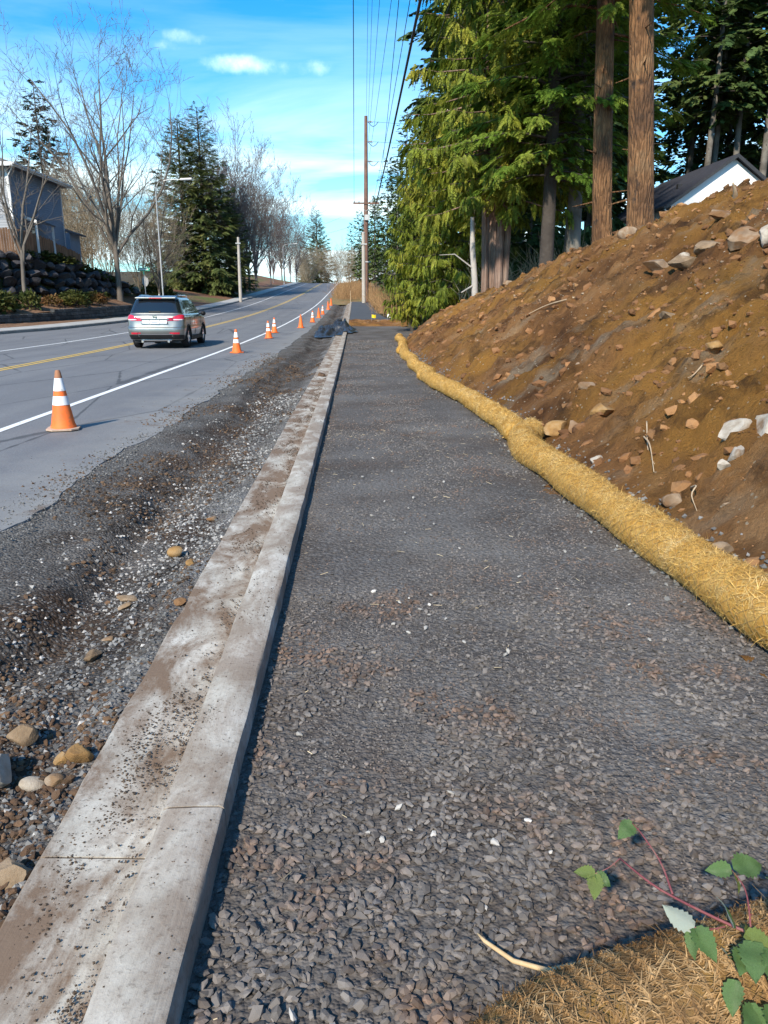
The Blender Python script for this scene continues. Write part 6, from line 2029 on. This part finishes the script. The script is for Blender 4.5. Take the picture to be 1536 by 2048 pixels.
bkf = lambda x, y: bank_full(x, y)
GB = "rocks on the earth bank"
for k, (x, y, s_, m_, lab, rz_) in enumerate([
    (2.34, 7.22, (.15, .11, .085), M_ROCKO, "angular bright ochre rock low on the bank above the wattle bend", .4),
    (2.16, 7.42, (.12, .10, .08), M_ROCKT, "whitish tan rock left of the ochre rock low on the bank", .9),
    (2.50, 8.25, (.13, .09, .06), M_ROCKT, "tan rock just above the ochre rock on the bank", .1),
    (2.56, 5.05, (.15, .12, .10), M_ROCKW, "left half of the big broken cream rock at the right edge of the bank", .3),
    (2.72, 4.92, (.17, .11, .13), M_ROCKW, "right half of the big broken cream rock at the right edge of the bank", 1.2),
    (2.44, 4.80, (.085, .05, .07), M_ROCKW, "cream fragment below the big broken cream rock", .8),
    (2.34, 4.72, (.045, .035, .04), M_ROCKW, "smallest cream chip below the big broken rock", .2),
    (2.10, 4.86, (.09, .07, .06), M_ROCKT, "whitish rock at the toe of the bank behind the nearest wattle", .6),
    (4.40, 11.55, (.22, .16, .13), M_ROCKT, "tan pointed rock high on the bank, leftmost of the upper cluster", .4),
    (4.50, 10.60, (.34, .20, .12), M_ROCKB, "long brown rock in the middle of the upper cluster on the bank", .1),
    (4.75, 9.75, (.34, .24, .17), M_ROCKT, "largest tan rock of the upper cluster on the bank", .5),
    (4.80, 10.85, (.30, .18, .13), M_ROCKB, "dark brown rock behind the largest one of the upper cluster", 1.0),
    (4.82, 9.15, (.24, .17, .14), M_ROCKW, "white rock at the right end of the upper cluster on the bank", .2),
    (5.35, 11.8, (.26, .18, .10), M_ROCKT, "pale slab just under the crest of the bank", .9),
    (4.62, 11.2, (.13, .10, .08), M_ROCKW, "small white stone between the rocks of the upper cluster", .3),
    (2.04, 7.85, (.16, .12, .10), M_ROCKO, "ochre lump half buried right where two wattles meet", .2),
    (5.6, 16.4, (.28, .2, .15), M_ROCKT, "tan rock on the crest below the white house", .2),
    (5.9, 15.1, (.22, .18, .12), M_ROCKO, "ochre rock on the crest below the white house", 1.2),
    (4.7, 24.2, (.26, .2, .16), M_ROCKT, "tan rock on the crest near the grey fir trunk", .5),
    (4.1, 26.0, (.2, .16, .12), M_ROCKO, "ochre rock on the crest near the cedar", .9),
    (1.98, 3.95, (.09, .07, .06), M_ROCKB, "brown rock in the gravel gap behind the nearest wattle", .2),
    (2.05, 3.30, (.12, .08, .06), M_ROCKT, "pale grey-tan rock in the gap at the right frame edge", .7),
    (1.98, 6.2, (.07, .05, .05), M_ROCKW, "white stone in the gap behind the second wattle's start", .7),
    (3.2, 6.9, (.10, .08, .06), M_ROCKO, "small ochre rock in the middle of the bank", 1.7),
    (3.5, 8.8, (.13, .10, .07), M_ROCKB, "brown rock in the middle of the bank", .4)]):
    rock(x, y, s_, m_, lab, 500 + k, bkf, rz_, .31, "rock", GB)

# loose clods and pale stones over the bank
def bank_pts(n, y0, y1):
    y = y0 * (y1 / y0) ** g.uniform(0, 1, n)
    xt = np.interp(y, XT[:, 0], XT[:, 1])
    x = xt + (.05 + 5.2 * g.uniform(0, 1, n) ** .8)
    k = (x / y < .75)
    return x[k], y[k]


def bank_stuff(name, mat, n, s0, s1, protos, dens=None, flat=.8):
    x, y = bank_pts(n, 2.6, 34)
    if dens is not None:
        kp = g.uniform(0, 1, len(x)) < dens(x, y); x, y = x[kp], y[kp]
    s_ = (s0 + (s1 - s0) * g.uniform(0, 1, len(x)) ** 6) * (1 + .03 * y)
    P = np.stack([x, y, bank_full(x, y) - s_ * .15], -1)
    v_, f_ = scatter(protos, P, np.stack([s_ * 1.2, s_, s_ * flat], -1), rand_rot(len(x), 1.0, g), g)
    o_ = obj(name, mesh(name, v_, f_), mat, bk); o_['kind'] = 'stuff'


M_BCLOD = MAT("bank_clods", [(0.11, 0.050, 0.021), (0.20, 0.096, 0.040), (0.30, 0.16, 0.068)], .8, .95, .8, 40, .02, island=.4)
CLODS = [(ICO1[0] * (1 + g.uniform(-.28, .22, (12, 1))) * np.array([1, .9, .8]), ICO1[1]) for _ in range(8)]
bank_stuff("soil_clods", M_BCLOD, 15000, .006, .070, CLODS, lambda x, y: .35 + .65 * vnoise(x * 1.5, y * 1.5, None, 41))
bank_stuff("pale_stones", M_ROCKT, 2400, .003, .045, GRAVEL, lambda x, y: .25 + .75 * sstep(.4, .7, vnoise(x * .8, y * .8, None, 43)))
bank_stuff("white_stones", M_ROCKW, 600, .004, .020, GRAVEL)
# dark gravel in the gap behind the wattles
n = 6000
y = 2.3 * (24 / 2.3) ** g.uniform(0, 1, n); x = np.interp(y, XT[:, 0], XT[:, 1]) + g.normal(-.02, .11, n)
s_ = g.uniform(.006, .022, n)
P = np.stack([x, y, np.maximum(bank_full(x, y), path_z(x, y)) + s_ * .3], -1)
v_, f_ = scatter(CHIP, P, np.stack([s_ * 1.2, s_, s_ * .8], -1), rand_rot(n, .9, g), g)
go = obj("gap_gravel", mesh("gap_gravel", v_, f_), M_CHIPS, bk); go['kind'] = 'stuff'

# roots sticking out of the bank
M_ROOT = MAT("dry_root", [(0.34, 0.24, 0.15), (0.48, 0.37, 0.25)], 8, .85)


def root(pts, r0, label, name="root"):
    P = []
    for (x, y, h) in pts: P.append((x, y, float(bank_full(np.array([x]), np.array([y]))[0]) + h))
    S2, _ = spline(P, 16)
    o_ = MB().tube([tuple(p) for p in S2], list(np.linspace(r0, r0 * .3, 16)), 6).build(name, M_ROOT, None, smooth='all')
    tag(o_, label, "root", "roots on the bank")


root([(2.36, 6.4, .02), (2.30, 6.0, .06), (2.25, 5.75, .04), (2.16, 5.4, .03)], .010, "long thin pale root hanging down the bank left of the cream rock")
root([(2.38, 6.2, .03), (2.28, 5.85, .02), (2.22, 5.55, .06)], .006, "thinner pale root beside the long one")
root([(2.22, 4.9, .03), (2.17, 4.72, .08), (2.12, 4.66, .05), (2.10, 4.52, .0)], .008, "short curved pale root low on the bank near the toe")
root([(3.1, 6.8, .02), (2.9, 6.6, .05), (2.75, 6.45, .01)], .009, "root across the middle of the bank")
root([(3.6, 13.0, .03), (3.3, 13.6, .10), (3.0, 13.9, .03)], .014, "pale root on the far part of the bank")
root([(6.05, 12.9, -.1), (6.0, 12.8, .12), (5.9, 12.7, .26)], .05, "orange-brown root stub on the crest in front of the white gable", "root_stub")

# ------------------------------------------------------------------ tarp, flags, stakes, pipe
M_TARP = MAT("black_plastic_sheet", [(0.018, 0.020, 0.026), (0.035, 0.04, 0.05)], 3, 0.32, spec=.5)
nx, ny = 46, 60
U_, W_ = np.meshgrid(np.linspace(0, 1, nx), np.linspace(0, 1, ny))
X = -2.0 + 1.95 * U_ + .28 * fbm(W_ * 3, U_ * 3, None, 3, 201); Y = 35.2 + 4.4 * W_ + .5 * fbm(U_ * 3, W_ * 2 + 9, None, 3, 202)
edge_ = np.minimum(np.minimum(U_, 1 - U_), np.minimum(W_, 1 - W_))
base_ = np.where(X < -.88, -.17, np.where(X < -.54, -.08, np.where(X < -.36, .085, .02)))
rid = 1 - np.abs(fbm(X * 2.2, Y * 1.6, None, 4, 203))
Z = prof(Y) + base_ + .03 + sstep(0, .22, edge_) * (.10 + .40 * np.maximum(rid - .55, 0) * 1.6 + .30 * np.exp(-(((X + .8) / .3) ** 2 + ((Y - 38.2) / .7) ** 2))) + .06 * fbm(X * 6, Y * 6, None, 3, 204) * sstep(0, .1, edge_)
to = grid_mesh("plastic_sheet", X, Y, np.maximum(Z, prof(Y) + base_ + .012), M_TARP); tag(to, "crumpled black plastic sheet lying over the kerb and gutter", "tarp")
md = to.modifiers.new("thickness", 'SOLIDIFY'); md.thickness = .006


def pin_flag(loc, col, label, s_=.20):
    t_ = empty("pin_flag", loc, label=label, cat="marker flag", group="utility marker flags")
    MB().tube([(0, 0, -.05), (0, 0, .45)], .005, 5).build("wire", M_GALV, t_)
    MB().prism([(0, 0, .28), (s_ * .6, -.03, .25), (s_, .02, .26), (s_, .02, .44), (s_ * .6, -.03, .43), (0, 0, .46)], (0, .004, 0)).build("flag", MAT("flag_" + label.split()[0], [col], rough=.6), t_)


pin_flag((.95, 45.6, float(prof(45.6)) + .1), (.75, .55, .02), "yellow marker flag stuck in the spoil strip across the path", .24)
pin_flag((1.85, 45.8, float(prof(45.8)) + .12), (.80, .80, .78), "white marker flag right of the yellow one in the spoil strip", .26)
t_ = empty("survey_stake", (-.5, 88.6, float(prof(88.6)) - .05), label="thin wooden survey stake at the far end of the new kerb", cat="stake")
MB().prism([(-.03, 0, 0), (.03, 0, 0), (.03, 0, 1.3), (-.03, 0, 1.3)], (0, .02, 0)).build("stake", M_ROOT, t_)
t_ = empty("drain_pipe", (3.05, 50.0, float(prof(50)) + .15), label="short pale green upright pipe at the right end of the spoil strip", cat="pipe")
MB().lathe([(.10, 0), (.10, .42), (.085, .42), (.085, .05)], 12, (0, 0, 0), 'Z', False).build("pipe", MAT("pale_green_pvc", [(.42, .58, .47)], rough=.4), t_)
MB().lathe([(.115, .36), (.115, .45), (.0, .46)], 12, (0, 0, 0), 'Z', False).build("cap", MAT("white_pvc", [(.7, .74, .72)], rough=.4), t_)
for k, (x, y, s_, lab) in enumerate([(.3, 46.0, .12, "leftmost tan rock in the spoil strip"), (1.35, 45.7, .15, "tan rock between the two marker flags in the spoil strip"), (2.3, 46.4, .14, "rock right of the white flag in the spoil strip"), (.75, 45.2, .10, "small rock just below the yellow flag")]):
    o_ = boulder("rock", 600 + k, (s_, s_ * .8, s_ * .7), M_ROCKT, None, (x, y, float(prof(y)) + .14), k, 2); tag(o_, lab, "rock", "rocks in the spoil strip")
t_ = boulder("sack", 640, (.16, .14, .17), MAT("dark_blue_sack", [(.015, .018, .035), (.03, .035, .06)], 6, .7), None, (4.42, 27.9, gz(4.42, 27.9) + .17), 0, 3, 2, .05); tag(t_, "small dark blue sack at the foot of the pale dead stem", "bag")

# ------------------------------------------------------------------ bramble in the near right corner
def leafm(name, c_top, c_under):
    m, nt, b = new_mat(name)
    v = coords(nt, False)
    f = noise(nt, v, 30.0, 5, .6)
    col = ramp(nt, f, [(.35, tuple(.7 * c for c in c_top)), (.65, c_top)])
    ge = N(nt, 'ShaderNodeNewGeometry')
    # pale veins beside the midrib
    wv = N(nt, 'ShaderNodeTexWave', wave_type='BANDS', bands_direction='DIAGONAL', i_Vector=v, i_Scale=60.0, i_Distortion=1.0)
    col = mixc(nt, ramp(nt, wv.outputs['Fac'], [(.82, 0.0), (.97, .35)]), col, (.30, .38, .16))
    col = mixc(nt, ge.outputs['Backfacing'], col, c_under)
    nt.links.new(col, b.inputs['Base Color'])
    b.inputs['Roughness'].default_value = .45
    bump(nt, b, wv.outputs['Fac'], .4, .002)
    t_ = N(nt, 'ShaderNodeBsdfTranslucent', i_Color=col)
    mx = N(nt, 'ShaderNodeMixShader', i_0=.3, i_1=b.outputs[0], i_2=t_.outputs[0])
    nt.links.new(mx.outputs[0], nt.nodes['Material Output'].inputs[0])
    return m


M_BL = leafm("bramble_leaf", (.11, .20, .06), (.40, .44, .36))
M_BLY = leafm("yellowing_bramble_leaf", (.17, .22, .05), (.46, .47, .34))
M_CANE = MAT("bramble_cane", [(0.12, 0.03, 0.04), (0.20, 0.06, 0.065), (0.26, 0.17, 0.12)], 14, .6)


def leaf_me(seed):
    g = np.random.default_rng(seed)
    n = 15; V = []; F = []
    for i in range(n):
        t_ = i / (n - 1)
        w_ = .36 * math.sin(math.pi * min(1, t_ ** .8 * .98 + .02)) ** .8 * (1 - .25 * t_)
        if 0 < i < n - 1: w_ *= 1 + (.13 if i % 2 else -.10)
        z = -.22 * t_ * t_ + .02 * math.sin(9 * t_ + seed)
        curl = .16 + .05 * math.sin(5 * t_ + seed)
        x = t_ + (.02 if i % 2 else 0)
        V += [(x - .05 * (i % 2), -w_, z + w_ * curl * 1.4), (x, -w_ * .5, z + w_ * curl * .45 - .012), (x, 0, z - .02), (x, w_ * .5, z + w_ * curl * .45 - .012), (x - .05 * (i % 2), w_, z + w_ * curl * 1.4)]
    for i in range(n - 1):
        for j in range(4): F.append((i * 5 + j, (i + 1) * 5 + j, (i + 1) * 5 + j + 1, i * 5 + j + 1))
    return mesh("leaf", V, F, True)


LM = [leaf_me(k) for k in range(4)]; LMY = [m_.copy() for m_ in LM]
for m_ in LM: m_.materials.append(M_BL)
for m_ in LMY: m_.materials.append(M_BLY)
br = empty("bramble", (.86, 1.08, .2), label="green bramble with reddish thorny cane growing over the near wattle", cat="bramble")
BO = Vector((.86, 1.08, .2))


def cane(pts, r0, r1, name="cane"):
    S2, L_ = spline(pts, 22)
    o_ = MB().tube([tuple(Vector(p) - BO) for p in S2], list(np.linspace(r0, r1, 22)), 6).build(name, M_CANE, br, smooth='all')
    th = MB(); gg = np.random.default_rng(int(r0 * 1e6))
    for q in range(int(L_ / .012)):
        i = gg.integers(1, 20); p = Vector(S2[i]) - BO; d = Vector(gg.normal(0, 1, 3)).normalized()
        th.tube([p, p + d * .007], [.0011, .0002], 4, False)
    th.build("thorns", M_CANE, o_)['kind'] = 'stuff'


def leaf(p, d, L_, up=(0, 0, 1), y=False, k=0):
    d = Vector(d).normalized(); u_ = Vector(up); s_ = u_.cross(d).normalized(); u_ = d.cross(s_)
    o_ = obj("leaf", (LMY if y else LM)[k % 4], None, br)
    o_.matrix_local = Matrix.Translation(Vector(p) - BO) @ Matrix((d, s_, u_)).transposed().to_4x4() @ Matrix.Scale(L_, 4)


cane([(.95, .98, .20), (.80, 1.06, .29), (.68, 1.12, .31), (.60, 1.21, .30), (.565, 1.255, .30), (.535, 1.325, .295)], .0042, .0020)
cane([(.60, 1.215, .302), (.60, 1.28, .32), (.588, 1.35, .33), (.58, 1.39, .33)], .0024, .0012)
cane([(.535, 1.325, .295), (.505, 1.305, .29), (.475, 1.295, .285)], .0013, .0009)
cane([(.70, 1.11, .31), (.715, 1.17, .345), (.712, 1.22, .35)], .0020, .0010)
cane([(.95, .98, .20), (.88, 1.02, .30), (.80, 1.10, .38), (.78, 1.13, .40)], .0030, .0014)
cane([(.66, 1.125, .31), (.63, 1.12, .31), (.60, 1.12, .315)], .0013, .0009)
TO = Vector((0, 0, 1.4))
for (p, d, L_, upv, y_, k) in [
    ((.475, 1.295, .285), (-.9, .2, .05), .042, (.1, -.5, 1), True, 0), ((.475, 1.295, .285), (.35, -.15, -.2), .040, (-.2, -.5, 1), False, 1), ((.475, 1.295, .285), (-.25, -.9, -.35), .050, (0, -.3, 1), True, 2),
    ((.582, 1.39, .33), (-.7, -.65, -.05), .055, (.2, -.4, 1), False, 3),
    ((.712, 1.22, .35), (-.9, .1, 0), .048, (.1, -.6, 1), False, 0), ((.715, 1.22, .352), (.95, .25, .02), .075, (-.1, -.5, 1), False, 1), ((.712, 1.215, .35), (.1, -1, -.4), .04, (.6, -.2, .4), True, 2),
    ((.60, 1.12, .315), (-.75, .65, .1), .060, (.3, .2, -1), False, 3), ((.60, 1.12, .315), (.25, -.9, -.15), .062, (-.1, -.2, 1), False, 0), ((.598, 1.12, .313), (-.35, -.75, -.8), .05, (-.6, 0, .5), False, 1),
    ((.66, 1.10, .33), (.05, .9, .5), .055, (.8, -.3, .4), False, 2), ((.68, 1.07, .33), (-.4, -.9, .0), .075, (-.3, -.3, 1), False, 3), ((.70, 1.05, .33), (-.1, -1, -.3), .08, (.2, -.2, 1), False, 0),
    ((.72, 1.06, .34), (.6, -.7, .1), .07, (.2, -.1, 1), True, 1), ((.76, 1.10, .38), (-.2, .9, .3), .06, (.5, -.5, .6), False, 2), ((.78, 1.12, .40), (.5, .8, .1), .065, (-.2, -.5, 1), False, 3),
    ((.77, 1.11, .40), (-.7, -.6, .0), .07, (0, -.3, 1), True, 0), ((.79, 1.09, .39), (.5, -.8, -.1), .08, (-.2, -.3, 1), False, 1), ((.64, 1.04, .28), (-.5, -.8, -.5), .055, (-.5, -.2, .7), False, 2),
    ((.68, 1.0, .27), (.0, -1, -.3), .07, (.3, 0, 1), False, 3), ((.74, 1.0, .29), (-.3, -.9, -.2), .065, (-.2, 0, 1), True, 0), ((.82, 1.02, .33), (-.4, -.9, -.1), .075, (0, -.2, 1), False, 1), ((.84, 1.08, .36), (.2, .9, .0), .06, (0, -.5, 1), False, 2)]:
    leaf(p, d, L_, upv, y_, k)
gg = np.random.default_rng(64)
for q in range(16):
    p = (gg.uniform(.60, .74), gg.uniform(1.0, 1.12), gg.uniform(.26, .34))
    leaf(p, (gg.normal(0, .7), -.6 + gg.normal(0, .6), gg.normal(-.1, .3)), gg.uniform(.04, .065), (gg.normal(0, .4), -.3 + gg.normal(0, .3), 1), gg.uniform() < .3, q)

tw = MB().tube([(.262, 1.415, .03), (.275, 1.395, .028), (.33, 1.345, .022), (.40, 1.315, .024), (.475, 1.32, .035), (.52, 1.30, .05)], [.002, .0045, .0055, .006, .0065, .007], 8).build("twig", MAT("peeled_twig", [(0.40, 0.26, 0.12), (0.58, 0.44, 0.27)], 20, .7, .4, 120, .002), None, smooth='all')
tag(tw, "curved peeled twig lying on the gravel beside the near wattle", "twig")
